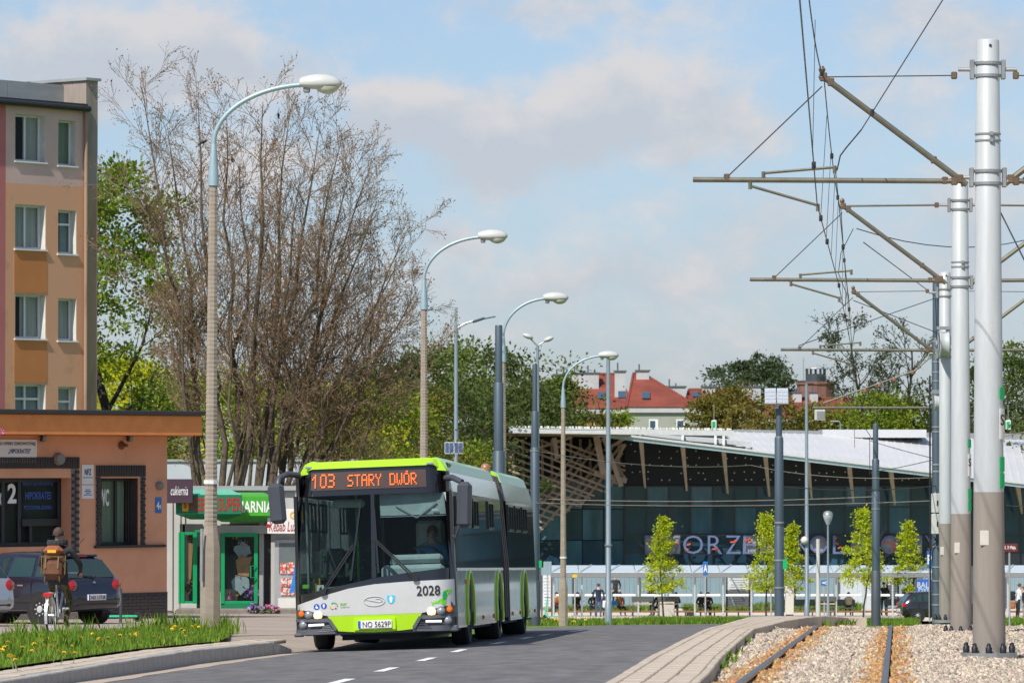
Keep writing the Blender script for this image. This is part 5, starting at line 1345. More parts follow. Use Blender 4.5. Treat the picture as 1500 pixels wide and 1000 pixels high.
# ------------------------------------------------------------------ the articulated bus
mk('lime', (.42, .72, .012), .25, var=.02, coat=.6); mk('sage', (.27, .52, .22), .35, var=.05, coat=.3); mk('buswhite', (.56, .56, .55), .25, var=.03, coat=.6, metal=.1)
mk('busblack', (.011, .011, .013), .16, var=0, coat=.5); mk('busgrey', (.055, .06, .075), .35, var=.06); mk('bumpgrey', (.10, .105, .12), .4, var=.06); mk('rubber', (.018, .018, .019), .85, var=.2, nscale=12); mk('tyre', (.022, .022, .022), .8, var=.2, nscale=10)
mk('sidesilver', (.60, .62, .61), .12, metal=.35, var=.06, nscale=1.5, coat=.5); mk('sideglass', (.008, .010, .011), .04, var=0, spec=.8); M['sideglass'].node_tree.nodes['Principled BSDF'].inputs['IOR'].default_value = 1.06; mk('bellow', (.10, .085, .075), .8, var=.15); mk('ledpanel', (.055, .035, .028), .35, var=.15, nscale=3)
mk('ledorange', (.8, .16, .03), .5, var=0, emit=(1.0, .16, .03), es=.8); mk('headlamp', (1, .8, .5), .3, var=0, emit=(1, .66, .30), es=1.3); mk('drl', (.8, .8, .8), .3, var=0, emit=(1, 1, 1), es=.35)
mk('amber', (.75, .16, .01), .2, var=0); mk('chrome', (.6, .62, .65), .12, metal=.9, var=0); mk('lensclear', (.45, .47, .5), .1, metal=.6, var=0); mk('busint', (.45, .52, .52), .8, var=.15); mk('busint_dark', (.05, .065, .07), .8, var=.1); mk('railgreen', (.10, .50, .03), .4, var=0); mk('railyellow', (.75, .5, .02), .4, var=0)
mk('seatcloth', (.13, .135, .14), .9, var=.2, nscale=20); mk('skin', (.55, .33, .23), .6, var=.05); mk('haired', (.16, .065, .03), .7, var=.2, nscale=20); mk('shirtblue', (.10, .30, .50), .8, var=.1); mk('beacon', (.34, .15, .075), .35, var=.05); mk('doggreen', (.16, .55, .03), .5, var=.15, nscale=8); mk('shieldblue', (.06, .50, .75), .4, var=0); mk('iconblue', (.02, .08, .5), .4, var=0); mk('redlens', (.45, .012, .012), .15, var=0, coat=.5); mk('textblack', (.012, .012, .014), .5, var=0); mk('flagblue', (.02, .08, .45), .5, var=0)
M['sideclear'] = glass_mat('clear_side_glass', (.55, .60, .60), 1.45, .9)
M['windscreen'] = glass_mat('windscreen', (.78, .84, .84), 1.45, .89, .01, (.02, .03, .035))
BXc, BYc = X(551, 75), 75.0
bus = thing('articulated_bus', 'lime green and white articulated city bus showing 103 STARY DWÓR on its destination display', 'bus', (BXc, BYc, road_z(BXc, 75) + .008), 0)
bus.rotation_euler = (math.atan(-.0213), R(-2.0), -math.atan(.076))
def hw(z):                                   # half width of the body at height z
    return 1.275 if z < 1.2 else 1.275 - .095 * sst(1.2, 2.9, z) - .01 * max(0, z - 2.2)
def Fy(u, z):                                # depth of the curved front
    a = abs(u) / 1.275
    return .05 * a ** 2 + .26 * max(0, a - .80) ** 1.6 / (.2 ** 1.6) * .9 + .13 * max(0, z - 1.0) ** 1.15
def fpt(u, z, off=0):
    return Vector((u * hw(z) / 1.275, Fy(u, z) - off, z))
def fpatch(name, m_, u0, u1, zl, zu, off=.0, parent=bus, nu=24, nz=5, th=.03, label=None):
    zl = zl if callable(zl) else (lambda u, c=zl: c); zu = zu if callable(zu) else (lambda u, c=zu: c)
    q = MB(); n = nz + 1
    for side in (0, 1):
        for i in range(nu + 1):
            u = u0 + (u1 - u0) * i / nu
            for j in range(n):
                z = zl(u) + (zu(u) - zl(u)) * j / nz; q.v.append(tuple(fpt(u, z, off - side * th)))
    T = (nu + 1) * n
    for i in range(nu):
        for j in range(nz):
            a = i * n + j; q.f.append((a, a + n, a + n + 1, a + 1)); q.f.append((T + a, T + a + 1, T + a + n + 1, T + a + n))
    for i in range(nu):
        a = i * n; q.f.append((a, T + a, T + a + n, a + n)); a = i * n + nz; q.f.append((a, a + n, T + a + n, T + a))
    for j in range(nz):
        q.f.append((j, j + 1, T + j + 1, T + j)); a = nu * n + j; q.f.append((a, T + a, T + a + 1, a + 1))
    q.m = [0] * len(q.f)
    return q.build(name, m_, parent, smooth=50)
def pw(P):
    return lambda u: lerp_poly(P, u)
glass_lo = pw([(-1.275, .875), (-1.0, .93), (-.5, 1.03), (0, 1.125), (.5, 1.19), (1.275, 1.26)])
white_hi = pw([(-1.275, .73), (-1.0, .81), (-.8, .875), (-.4, .975), (0, 1.03), (.5, 1.055), (1.275, 1.07)])
white_lo = pw([(-1.275, .665), (-1.0, .64), (-.78, .555), (.78, .555), (1.0, .64), (1.275, .665)])
GH = 2.44
# body ring behind everything: floor, roof, corner pillars
fpatch('windscreen', M['windscreen'], -1.2, -.03, lambda u: glass_lo(u) + .0, GH, .012, nu=14, nz=8, th=.012)
fpatch('windscreen', M['windscreen'], .03, 1.19, lambda u: glass_lo(u) + .0, GH, .012, nu=14, nz=8, th=.012)
fpatch('pillar', M['busblack'], -.03, .03, glass_lo, GH, .012, nu=2)
fpatch('pillar', M['busblack'], -1.275, -1.2, lambda u: .66, 2.80, .016, nu=3); fpatch('pillar', M['busblack'], 1.19, 1.275, lambda u: .66, 2.80, .016, nu=3)
fpatch('scuttle', M['busblack'], -1.2, 1.19, white_hi, glass_lo, .006)
fpatch('front_panel', M['buswhite'], -1.24, 1.25, white_lo, white_hi, .02)
fpatch('destination_surround', M['busblack'], -1.2, 1.19, GH, 2.88, .0)
cap_hi = pw([(-1.275, 2.80), (-1.1, 2.95), (-1.0, 2.975), (1.0, 2.99), (1.1, 2.97), (1.275, 2.80)]); cap_lo = pw([(-1.275, 2.74), (-1.1, 2.85), (-1.03, 2.865), (1.03, 2.875), (1.1, 2.855), (1.275, 2.74)])
cap = fpatch('roof_cap', M['lime'], -1.275, 1.275, cap_lo, cap_hi, .03, nu=40, th=.10)
for u in (-1.09, 1.0):
    q = MB(); q.box(fpt(u, 2.895, .045), (.12, .03, .035), None, .01); q.build('marker_light', M['lensclear'], cap)
led = fpatch('destination_display', M['ledpanel'], -1.05, .92, 2.53, 2.81, .012, nu=8, nz=2)
def fpoly(pts, u0, z0, sc, m_, off, name, parent=bus, mir=1):
    q = MB(); n = len(pts); q.add([fpt(u0 + mir * a * sc, z0 + b * sc, off) for a, b in pts] + [fpt(u0 + mir * a * sc, z0 + b * sc, off - .008) for a, b in pts],
          [tuple(range(n))[::-1 if mir < 0 else 1], ] + [(i, n + i, n + (i + 1) % n, (i + 1) % n) for i in range(n)]); return q.build(name, m_, parent)
def ftxt(body, u, z, wd, ht, m_, off=.03, bold=0., parent=bus, name='lettering'):
    q = MB(); q.text(body, (0, 0, 0), wd, ht, bold=bold, depth=.004)
    q.v = [tuple(fpt(u + x, z + zz, off) + Vector((0, y, 0))) for x, y, zz in q.v]
    return q.build(name, m_, parent)
FONT = {'1': (4, 12, 20, 4, 4, 4, 4), '0': (14, 17, 17, 17, 17, 17, 14), '3': (30, 1, 1, 14, 1, 1, 30), 'S': (15, 16, 16, 14, 1, 1, 30), 'T': (31, 4, 4, 4, 4, 4, 4), 'A': (14, 17, 17, 31, 17, 17, 17), 'R': (30, 17, 17, 30, 20, 18, 17), 'Y': (17, 17, 10, 4, 4, 4, 4), 'D': (30, 17, 17, 17, 17, 17, 30), 'W': (17, 17, 17, 17, 21, 21, 10), 'O': (14, 17, 17, 17, 17, 17, 14)}
def led_text(body, u0, u1, z0, z1, acute=None):
    q = MB(); n = len(body) * 6 - 1; pu, pz = (u1 - u0) / n, (z1 - z0) / 7
    for i, ch in enumerate(body):
        for r, bits in enumerate(FONT.get(ch, ())):
            for c in range(5):
                if bits >> (4 - c) & 1: q.box(fpt(u0 + (i * 6 + c + .5) * pu, z1 - (r + .5) * pz, .026), (pu * .86, .008, pz * .80))
        if i == acute: q.box(fpt(u0 + (i * 6 + 3) * pu, z1 + .02, .026), (pu * 1.6, .008, pz * .8))
    o = q.build('lettering', M['ledorange'], led); o['kind'] = 'stuff'
led_text('103', -1.03, -.64, 2.565, 2.785); led_text('STARY DWOR', -.42, .76, 2.575, 2.765, 8)
green_lo = pw([(-1.0, .31), (1.0, .31)])
q = MB()
poly = [(-.74, .55), (.745, .55), (.62, .315), (.2, .285), (-.2, .285), (-.59, .315)]
n = 18; vs, fs = [], []
for i in range(n + 1):
    f = i / n
    ut = -.74 + f * 1.485; ub = -.59 + f * 1.21; zb = .315 - .035 * math.sin(math.pi * f)
    for j in range(5):
        g = j / 4; u = ub + (ut - ub) * g; z = zb + (.553 - zb) * g; vs.append(fpt(u, z, .075 - .03 * (1 - g)))
for i in range(n):
    for j in range(4):
        a = i * 5 + j; fs.append((a, a + 5, a + 6, a + 1))
q.add(vs, fs); q.build('bumper', M['lime'], bus, smooth=50)
fpatch('lower_apron', M['busgrey'], -1.275, 1.275, .26, lambda u: white_lo(u) + .0, .0)
for s_ in (-1, 1):
    hb = fpatch('headlight', M['busblack'], min(s_ * .78, s_ * 1.27), max(s_ * .78, s_ * 1.27), lambda u: .52 if abs(u) > .85 else .55, lambda u: white_lo(u) - .004, .03, nu=8, nz=2)
    def lens(u, z, r, m_, d=.05, nm='lamp_lens'):
        q = MB(); p = fpt(u, z, d); q.lathe(p, [(r * .2, -.03), (r * .8, -.022), (r, 0), (r, .04)], 14, axis='Y'); q.build(nm, m_, hb, smooth=50)
        q = MB(); q.lathe(p, [(r * 1.0, .012), (r * 1.22, .0), (r * 1.22, .04)], 14, axis='Y', caps=False); q.build('lamp_ring', M['chrome'], hb)
    k = s_
    lens(k * 1.165, .60, .050, M['amber']); lens(k * 1.04, .585, .058, M['lensclear']); lens(k * .895, .572, .060, M['headlamp'])
    lens(k * 1.135, .43, .058, M['lensclear'])
    q = MB(); q.bar(fpt(k * .80, .425, .06), fpt(k * 1.05, .42, .06), .03, .035); q.build('daytime_light', M['drl'], hb)
    fpatch('bumper_lip', M['bumpgrey'], min(k * .72, k * 1.275), max(k * .72, k * 1.275), lambda u: .46 + .03 * (abs(u) - .7), lambda u: .52 + .0 * u, .055, nu=6, nz=1)
    fpatch('bumper_lip', M['bumpgrey'], min(k * .60, k * 1.275), max(k * .60, k * 1.275), lambda u: .265 + .02 * (1.275 - abs(u)), lambda u: .355, .06, nu=8, nz=1)
    q = MB(); q.bar(fpt(k * .72, .50, .07), fpt(k * .61, .33, .07), .05, .05); q.build('bumper_lip', M['bumpgrey'], bus)
    q = MB()
    for j in range(4): q.bar(fpt(k * (.80 + j * .03), .40 - j * .028, .06), fpt(k * (.71 - j * .02), .41 - j * .028, .065), .012, .012)
    q.build('grille', M['chrome'] if k < 0 else M['busgrey'], bus)
q = MB(); q.box(fpt(1.22, .30, .05), (.14, .10, .10), None, .02); q.box(fpt(-1.22, .27, .05), (.16, .10, .06), None, .02); q.build('corner_guard', M['bumpgrey'], bus)
# licence plate
pf = fpatch('plate_holder', M['lime'], -.32, .33, .32, .50, .085, nu=2, nz=1); q = MB(); q.box(fpt(.008, .405, .10), (.53, .012, .125), None, .004); pl8 = q.build('licence_plate', M['signwhite'], bus)
ftxt('NO 5629P', .035, .405, .44, .085, M['textblack'], .112, -.005, pl8)
q = MB(); q.box(fpt(-.238, .405, .109), (.04, .004, .118)); q.build('country_strip', M['flagblue'], pl8)
ftxt('2028', .855, .905, .37, .155, M['textblack'], .03, .01)
dog = [(0, .05), (.03, 0), (.09, .02), (.12, .10), (.30, .12), (.55, .06), (.62, 0), (.74, 0), (.70, .10), (.72, .30), (.80, .55), (.98, .66), (1.0, .78), (.88, .80), (.74, .78), (.62, .62), (.55, .36), (.42, .28), (.22, .22), (.10, .18), (.02, .16), (-.02, .26)]
fpoly(dog, .90, .665, .31, M['doggreen'], .026, 'dog_emblem')
fpoly([(.60, .70), (.70, .74), (.76, .60), (.70, .34), (.60, .30), (.55, .46)], .90, .665, .31, M['tramgreen'], .032, 'dog_ear')
fpoly([(-.5, .5), (.5, .5), (.5, -.15), (.3, -.42), (0, -.6), (-.3, -.42), (-.5, -.15)], .265, .785, .125, M['shieldblue'], .026, 'crest')
fpoly([(-.12, .35), (.12, .35), (.2, .1), (.1, -.4), (-.1, -.4), (-.2, .1)], .265, .785, .125, M['white'], .032, 'crest_figure')
for u, z in ((-.915, .705), (-.80, .715)):
    fpoly([(math.cos(a * math.pi / 9), math.sin(a * math.pi / 9)) for a in range(18)], u, z, .047, M['iconblue'], .026, 'access_symbol')
fpoly([(-.3, .5), (.1, .6), (.0, .1), (.5, .0), (.55, -.5), (-.1, -.6), (-.5, -.2), (-.1, .1)], -.915, .705, .045, M['white'], .032, 'access_figure'); fpoly([(-.2, .7), (.2, .7), (.35, .1), (.15, -.7), (-.15, -.7), (-.35, .1)], -.80, .715, .045, M['white'], .032, 'access_figure')
for i, (m_, a0, a1) in enumerate((('yellowsign', 180, 275), ('doggreen', -10, 95), ('shieldblue', 95, 140), ('signred', 290, 320))):
    q = MB(); P_ = []
    for a in range(a0, a1 + 1, 12): P_.append(fpt(-.645 + .058 * math.cos(R(a)), .715 + .05 * math.sin(R(a)), .028))
    q.tube(P_, .009, 5); q.build('transport_emblem', M[m_], bus)
ftxt('ZDZIT', -.49, .735, .10, .035, M['doggreen'], .026, .0); ftxt('OLSZTYN', -.47, .69, .14, .016, M['doggreen'], .026, 0)
q = MB(); P_ = [fpt(.0 + .165 * math.cos(a * math.pi / 14), .765 + .075 * math.sin(a * math.pi / 14), .026) for a in range(29)]; q.tube(P_, .008, 5, caps=False)
q.tube([fpt(-.13, .79, .026), fpt(.0, .765, .03), (fpt(.07, .745, .026)), fpt(.13, .76, .026), fpt(.08, .80, .026), fpt(.02, .80, .026)], .006, 5); q.build('oval_badge', M['buswhite'], bus)
# wipers
for (p, q_, bl0, bl1) in (((-.80, .93), (-.30, 1.66), (-.36, 1.10), (-.20, 2.30)), ((.66, 1.10), (.0, 1.76), (.08, 1.2), (.03, 2.2))):
    q = MB()
    for d in (-.022, .022): q.bar(fpt(p[0] + d, p[1], .07), fpt(q_[0] + d, q_[1], .055), .022, .022)
    q.lathe(fpt(p[0], p[1], .08), [(.05, 0), (.05, .06)], 10, axis='Y'); wp = q.build('wiper', M['busblack'], bus)
    q = MB(); q.bar(fpt(bl0[0], bl0[1], .04), fpt(bl1[0], bl1[1], .04), .022, .03); q.build('wiper_blade', M['busblack'], wp)
# mirrors
def mirror(pts_arm, c, d, tilt):
    q = MB(); q.tube(pts_arm, [.05, .05, .05, .05][:len(pts_arm)], 8); mr = q.build('mirror', M['busgrey'], bus, smooth=50)
    q = MB(); q.box(c, d, tilt, .06); q.build('mirror_housing', M['busgrey'], mr, smooth=50)
    return mr
mirror([(-1.16, .25, 2.78), (-1.32, .05, 2.80), (-1.43, -.10, 2.74), (-1.47, -.14, 2.57)], (-1.47, -.14, 2.34), (.25, .20, .64), Matrix.Rotation(-.06, 3, 'Y'))
mirror([(1.16, .30, 2.66), (1.28, .12, 2.66), (1.44, .0, 2.58)], (1.465, .0, 2.225), (.23, .20, .72), Matrix.Rotation(.05, 3, 'Y'))
q = MB(); q.tube([(1.24, .28, 1.75), (1.30, .12, 1.72), (1.36, .05, 1.86)], .025, 6); q.build('mirror_stay', M['busgrey'], bus)
# ----- sides: lower panels with wheel arches, glazing band, upper band, roof
AX = [2.7, 8.6, 14.6]
def hws(z): return 1.275 if z < 1.22 else (1.268 - .012 * (z - 1.22) / 1.2 if z < 2.44 else 1.256 - .075 * (z - 2.44) / .33)   # the sides stand nearly upright up to the cove
def xside(z, s): return s * hws(z)
def side_sheet(name, m_, s, y0, y1, z0, z1, off=0., th=.03, nz=3):
    q = MB(); n = nz + 1
    for sd in (0, 1):
        for y in (y0, y1):
            for j in range(n):
                z = z0 + (z1 - z0) * j / nz; q.v.append((xside(z, s) + s * (off - sd * th), y, z))
    o_ = 2 * n
    for j in range(nz):
        f = [(j, n + j, n + j + 1, j + 1), (o_ + j, o_ + j + 1, o_ + n + j + 1, o_ + n + j)]
        q.f += f if s > 0 else [x[::-1] for x in f]
    q.f += [(0, o_, o_ + n, n), (nz, n + nz, o_ + n + nz, o_ + nz)]
    q.f += [tuple([j for j in range(n)] + [o_ + j for j in range(n)][::-1]), tuple([n + j for j in range(n)][::-1] + [o_ + n + j for j in range(n)])]
    q.m = [0] * len(q.f); return q.build(name, m_, bus)
def seg_panels(s):
    for (ya, yb) in ((.42, 9.72), (11.05, 17.75)):
        # lower panels
        cuts = [ya] + [c for a in AX if ya < a < yb for c in (a - .68, a + .68)] + [yb]
        for k in range(0, len(cuts), 2):
            a, b2 = cuts[k], cuts[k + 1]; n = max(1, int(round((b2 - a) / 1.5)))
            for i in range(n): side_sheet('side_panel', M['sidesilver'], s, a + (b2 - a) * i / n + .006, a + (b2 - a) * (i + 1) / n - .006, .30, 1.20)
        for a in AX:
            if ya < a < yb:
                q = MB(); P_ = [(a - .68 + .0, .98)] + [(a - .60 * math.cos(t * math.pi / 12), .52 + .56 * math.sin(t * math.pi / 12)) for t in range(13)] + [(a + .68, .98), (a + .68, 1.2), (a - .68, 1.2)]
                q.prism([(y, z) for y, z in P_], s * 1.243, s * 1.275, 'YZ'); q.build('side_panel', M['sidesilver'], bus)
                P_ = [Vector((s * 1.285, a - .63, .33))] + [Vector((s * 1.285, a - .64 * math.cos(t * math.pi / 14), .55 + .64 * math.sin(t * math.pi / 14))) for t in range(15)] + [Vector((s * 1.285, a + .63, .33))]
                q = MB(); q.tube(P_, .027, 8); q.build('wheel_arch', M['lime'], bus, smooth=50)
                q = MB(); q.box((s * .72, a, .72), (.04, 1.34, .86)); q.box((s * .98, a, 1.14), (.46, 1.34, .04)); q.build('wheel_well', M['busint_dark'], bus)
        side_sheet('belt_strip', M['chrome'], s, ya, yb, 1.20, 1.245, .006, nz=1)
        n = int(round((yb - ya) / 1.55))
        for i in range(n):
            a, b2 = ya + (yb - ya) * i / n, ya + (yb - ya) * (i + 1) / n
            g = side_sheet('side_window', M['sideglass' if s > 0 else 'sideclear'], s, a + .008, b2 - .008, 1.247, 2.44, .0)
            if i % 2 == 0 and b2 < yb - .1 or i == 1:
                q = MB(); m0, m1 = a + .25, b2 - .25
                for (yy0, yy1, zz0, zz1) in ((m0, m1, 1.90, 1.94), (m0, m1, 2.34, 2.38), (m0, m0 + .04, 1.94, 2.34), (m1 - .04, m1, 1.94, 2.34), ((m0 + m1) / 2 - .02, (m0 + m1) / 2 + .02, 1.94, 2.34)):
                    q.box((xside((zz0 + zz1) / 2, s) + s * .012, (yy0 + yy1) / 2, (zz0 + zz1) / 2), (.03, yy1 - yy0, zz1 - zz0))
                q.build('window_frame', M['busblack'], g)
        n = int(round((yb - ya) / 3.1))
        for i in range(n):
            a, b2 = ya + (yb - ya) * i / n, ya + (yb - ya) * (i + 1) / n
            side_sheet('cove_panel', M['sidesilver'] if True else M['sideglass'], s, a + .006, b2 - .006, 2.445, 2.765, .0)
seg_panels(1); seg_panels(-1)
for s_ in (-1, 1):
    q = MB(); 
    for z0, z1 in ((.28, 1.2), (1.2, 2.45), (2.45, 2.77)):
        q.box((s_ * (hws((z0 + z1) / 2) - .03), .335, (z0 + z1) / 2), (.05, .17, z1 - z0 - .002))
    q.build('front_corner', M['busblack'], bus)
    for y, z in ((1.98, 1.02), (5.2, .42), (7.4, .42), (9.5, .42), (11.6, .42), (13.5, .42), (15.6, .42), (17.2, .42)):
        q = MB(); q.box((s_ * 1.285, y, z), (.02, .11, .07), None, .006); q.build('side_marker', M['amber'], bus)
# roof and fairings
for (ya, yb) in ((.42, 9.72), (11.05, 17.75)):
    q = MB(); q.box((0, (ya + yb) / 2, 2.80), (2.26, yb - ya, .06), None, .01); q.build('roof', M['buswhite'], bus)
    q = MB(); q.box((0, (ya + yb) / 2, .30), (2.3, yb - ya, .10)); q.box((0, (ya + yb) / 2, .22), (1.2, yb - ya - .5, .12)); q.build('floor', M['busint_dark'], bus)
    for s_ in (-1, 1):
        q = MB(); x0, x1 = s_ * hw(2.77), s_ * 1.00
        P_ = [(x0, 2.77), (s_ * 1.12, 2.93), (x1, 3.0), (s_ * .92, 3.0), (s_ * .92, 2.84), (s_ * 1.05, 2.78)]
        q.prism([(p[0], p[1]) for p in (P_ if s_ > 0 else P_[::-1])], ya + .25, yb - .3, 'XZ'); q.build('roof_fairing', M['sage'], bus)
    q = MB(); q.box((0, (ya + yb) / 2 + .2, 2.93), (1.82, yb - ya - .9, .13), None, .03); q.build('roof_pod', M['sage'], bus)
for s_ in (-1, 1):
    q = MB()
    P_ = [(s_ * 1.17, 2.775), (s_ * 1.07, 2.945), (s_ * .98, 2.985), (s_ * .9, 2.985), (s_ * .9, 2.80)]
    q.prism(P_ if s_ > 0 else P_[::-1], .34, 1.3, 'XZ'); q.build('roof_cap', M['lime'], bus)
    q = MB()
    for k in range(3): q.box((s_ * 1.135, .75 + k * .2, 2.86), (.05, .10, .10), Matrix.Rotation(s_ * .55, 3, 'Y'))
    q.build('vent', M['busblack'], bus)
    q = MB(); P_ = [(s_ * 1.18, 2.775), (s_ * 1.07, 2.95), (s_ * .98, 2.99), (s_ * .9, 2.99), (s_ * .9, 2.80)]
    q.prism(P_ if s_ > 0 else P_[::-1], 10.95, 11.6, 'XZ'); q.build('roof_cap', M['lime'], bus)
q = MB(); q.box((0, .85, 2.90), (1.9, 1.0, .13), None, .03); q.build('roof_cap', M['lime'], bus)
q = MB(); q.lathe((.95, 10.6, 2.98), [(.085, -.2), (.09, .04), (.08, .10), (.04, .135), (.005, .14)], 14); q.build('beacon', M['beacon'], bus, smooth=60)
# articulation bellows: ribbed rings
for k in range(7):
    y = 9.78 + k * .2; e = .015 if k % 2 else -.05
    q = MB(); P_ = [(-1.27 - e, .36), (1.27 + e, .36), (1.27 + e, 1.3), (hw(2.5) + e, 2.5), (1.12 + e, 2.86 + e), (.9, 2.95 + e), (-.9, 2.95 + e), (-1.12 - e, 2.86 + e), (-hw(2.5) - e, 2.5), (-1.27 - e, 1.3)]
    q.prism(P_, y, y + .185, 'XZ'); q.build('bellows_rib', M['bellow'], bus)
q = MB(); q.box((0, 17.80, 1.5), (2.36, .08, 2.5), None, .03); q.build('rear_panel', M['sidesilver'], bus)
# wheels
def wheel(parent, c, r, w_, s, rimm='busgrey', name='wheel', n=22, spokes=8):
    wo_ = bpy.data.objects.new(name, None)
    q = MB(); q.lathe((0, 0, 0), [(r * .60, -w_ / 2), (r * .93, -w_ / 2), (r, -w_ * .36), (r, w_ * .36), (r * .93, w_ / 2), (r * .60, w_ / 2)], n, axis='X', caps=False)
    t_ = q.build(name, M['tyre'], parent, smooth=40); t_.location = c
    q = MB(); q.lathe((s * w_ * .40, 0, 0), [(.02, s * .04), (r * .22, s * .035), (r * .30, -s * .02), (r * .55, -s * .01), (r * .63, s * .02), (r * .63, -s * .05)], n, axis='X')
    for k in range(spokes):
        a = 2 * math.pi * k / spokes; q.tube([(s * w_ * .40 + s * .0, r * .40 * math.cos(a), r * .40 * math.sin(a)), (s * w_ * .40 + s * .025, r * .40 * math.cos(a), r * .40 * math.sin(a))], r * .055, 6)
    q.build('rim', M[rimm], t_, smooth=30); return t_
for a in AX:
    for s_ in (-1, 1): wheel(bus, (s_ * (1.12 if a < 3 else 1.06), a, .475), .475, .28 if a < 3 else .42, s_, 'chrome' if False else 'busgrey')
q = MB(); q.box((0, 8.6, .45), (1.7, .3, .22)); q.box((0, 14.6, .45), (1.7, .3, .22)); q.box((0, 2.7, .42), (1.9, .2, .15)); q.box((-.65, 3.5, .30), (.5, .8, .2)); q.build('axle', M['busint_dark'], bus)
# interior
q = MB(); q.box((.58, .66, 1.1), (1.0, .55, .44), None, .06); q.box((.66, .62, 1.38), (.80, .40, .14), Matrix.Rotation(-.2, 3, 'X'), .05); q.box((-.55, .62, .82), (1.0, .4, .25), None, .06); dsh = q.build('dashboard', M['busint'], bus)
q = MB(); P_ = [Vector((.72 + .23 * math.cos(a * math.pi / 10), .82 + .1 * math.sin(a * math.pi / 10), 1.50 + .10 * math.sin(a * math.pi / 10))) for a in range(21)]; q.tube(P_, .018, 6, caps=False); q.tube([(.72, .82, 1.50), (.72, .65, 1.25)], .03, 6); q.build('steering_wheel', M['busblack'], dsh)
q = MB(); q.box((.05, 1.75, 1.55), (.04, 1.2, 1.5)); q.box((.65, 2.3, 1.75), (1.15, .05, 1.4)); q.build('cab_partition', M['busint_dark'], bus)
q = MB(); q.box((.77, 1.55, 1.62), (.46, .12, .80), Matrix.Rotation(-.1, 3, 'X'), .06); q.box((.77, 1.35, 1.18), (.48, .48, .14), None, .05); q.build('driver_seat', M['offwhite'], bus)
def seat(x, y, z=.42, face=1):
    q = MB(); q.box((x, y, z + .45), (.42, .40, .10), None, .04); q.box((x, y + .2 * face, z + .82), (.42, .09, .72), Matrix.Rotation(.12 * -face, 3, 'X'), .04); st_ = q.build('seat', M['seatcloth'], bus)
    q = MB(); rr_ = random.Random(int(x * 100 + y * 10))
    for _ in range(26): q.box((x + rr_.uniform(-.18, .18), y + .2 * face - .062 * face + 0, z + rr_.uniform(.55, 1.12)), (.018, .05, .026))
    q.build('seat_pattern', M['railgreen'], st_)
seat(-.92, 2.2, .45); seat(-.45, 2.9, .5); seat(-.92, 4.2); seat(.92, 4.2); seat(-.92, 5.2); seat(.9, 5.2); seat(-.45, 4.2); seat(.45, 5.2)
for (x, y, m_) in ((-.42, 1.7, 'railgreen'), (-.16, 2.0, 'railgreen'), (-.42, 4.2, 'railgreen'), (.3, 3.6, 'railgreen'), (-1.05, .9, 'railyellow'), (-.95, .75, 'railyellow')):
    q = MB(); q.tube([(x, y, .4), (x, y, 2.7 if m_ == 'railgreen' else 1.15)], .02, 8); q.build('handrail', M[m_], bus)
q = MB(); q.tube([(-.98, .85, .80), (-.95, .8, .98), (-.6, .8, 1.0), (-.4, .8, .96)], .025, 8); q.build('handrail', M['chrome'], bus)
q = MB(); q.box((-1.17, 1.25, 1.5), (.03, .22, 1.9)); q.build('door_post', M['busint'], bus)
q = MB(); q.box((-.86, .14, .985), (.11, .01, .12)); nb_ = q.build('route_card', M['signwhite'], bus); q = MB(); q.text('4', (-.86, .132, .985), .05, .08, bold=.02); q.build('lettering', M['textblack'], nb_)
q = MB(); q.box((-1.1, .2, 1.03), (.1, .02, .06)); q.build('sticker', M['doggreen'], bus)
q = MB(); q.box((.35, .55, 1.38), (.26, .04, .16), Matrix.Rotation(.3, 3, 'Y'), .01); q.build('ticket_machine', M['frost'], bus)
q = MB(); q.box((.62, .34, 2.08), (1.05, .012, .012)); q.bar((.35, .33, 2.25), (.68, .33, 2.05), .018); q.bar((1.0, .33, 2.28), (.68, .33, 2.05), .018); q.build('sun_blind_arm', M['chrome'], bus)
q = MB(); q.box((.62, .36, 2.27), (1.05, .02, .34)); q.build('sun_blind', M['busint'], bus)
q = MB(); q.box((.97, .30, 2.17), (.10, .01, .03)); q.build('sticker', M['white'], bus)
q = MB(); q.box((-.45, .9, 2.32), (.5, .2, .13), None, .04); q.build('ceiling_lamp', M['busint'], bus)
q = MB(); q.box((0, 6.5, 1.55), (2.2, .05, 2.2)); q.build('rear_bulkhead', M['busint_dark'], bus)
# ------------------------------------------------------------------ hatchback cars
mk('paint_navy', (.012, .015, .030), .18, var=0, coat=.9, metal=.2); mk('paint_silver', (.42, .45, .49), .25, var=.02, coat=.8, metal=.5); mk('paint_graphite', (.030, .031, .036), .2, var=0, coat=.8, metal=.4)
mk('carglass', (.02, .045, .045), .05, var=0, spec=.7); mk('plastic', (.02, .02, .022), .6, var=.1); mk('hubcap', (.50, .51, .52), .4, metal=0, var=.05)
M['carpane'] = glass_mat('car_glass', (.60, .76, .74), 1.5, .80, .02, (.03, .05, .05))
CAR = [  # y from the rear bumper, half width low, sill z, belt z, half width roof, top z
    (0.00, .60, .40, .58, .58, .60), (0.03, .76, .34, .60, .74, .66), (.07, .82, .30, .70, .74, .90), (.16, .855, .27, .92, .70, .98), (.42, .87, .25, .95, .63, 1.34), (.62, .878, .24, .955, .61, 1.43), (.95, .88, .22, .95, .61, 1.465),
    (1.6, .88, .20, .94, .62, 1.485), (2.2, .88, .20, .93, .61, 1.47), (2.55, .88, .20, .92, .60, 1.40), (3.05, .88, .20, .915, .64, 1.10), (3.30, .88, .20, .90, .72, .955), (3.8, .86, .22, .80, .70, .84), (4.08, .78, .26, .66, .66, .70), (4.18, .62, .34, .56, .5, .58)]
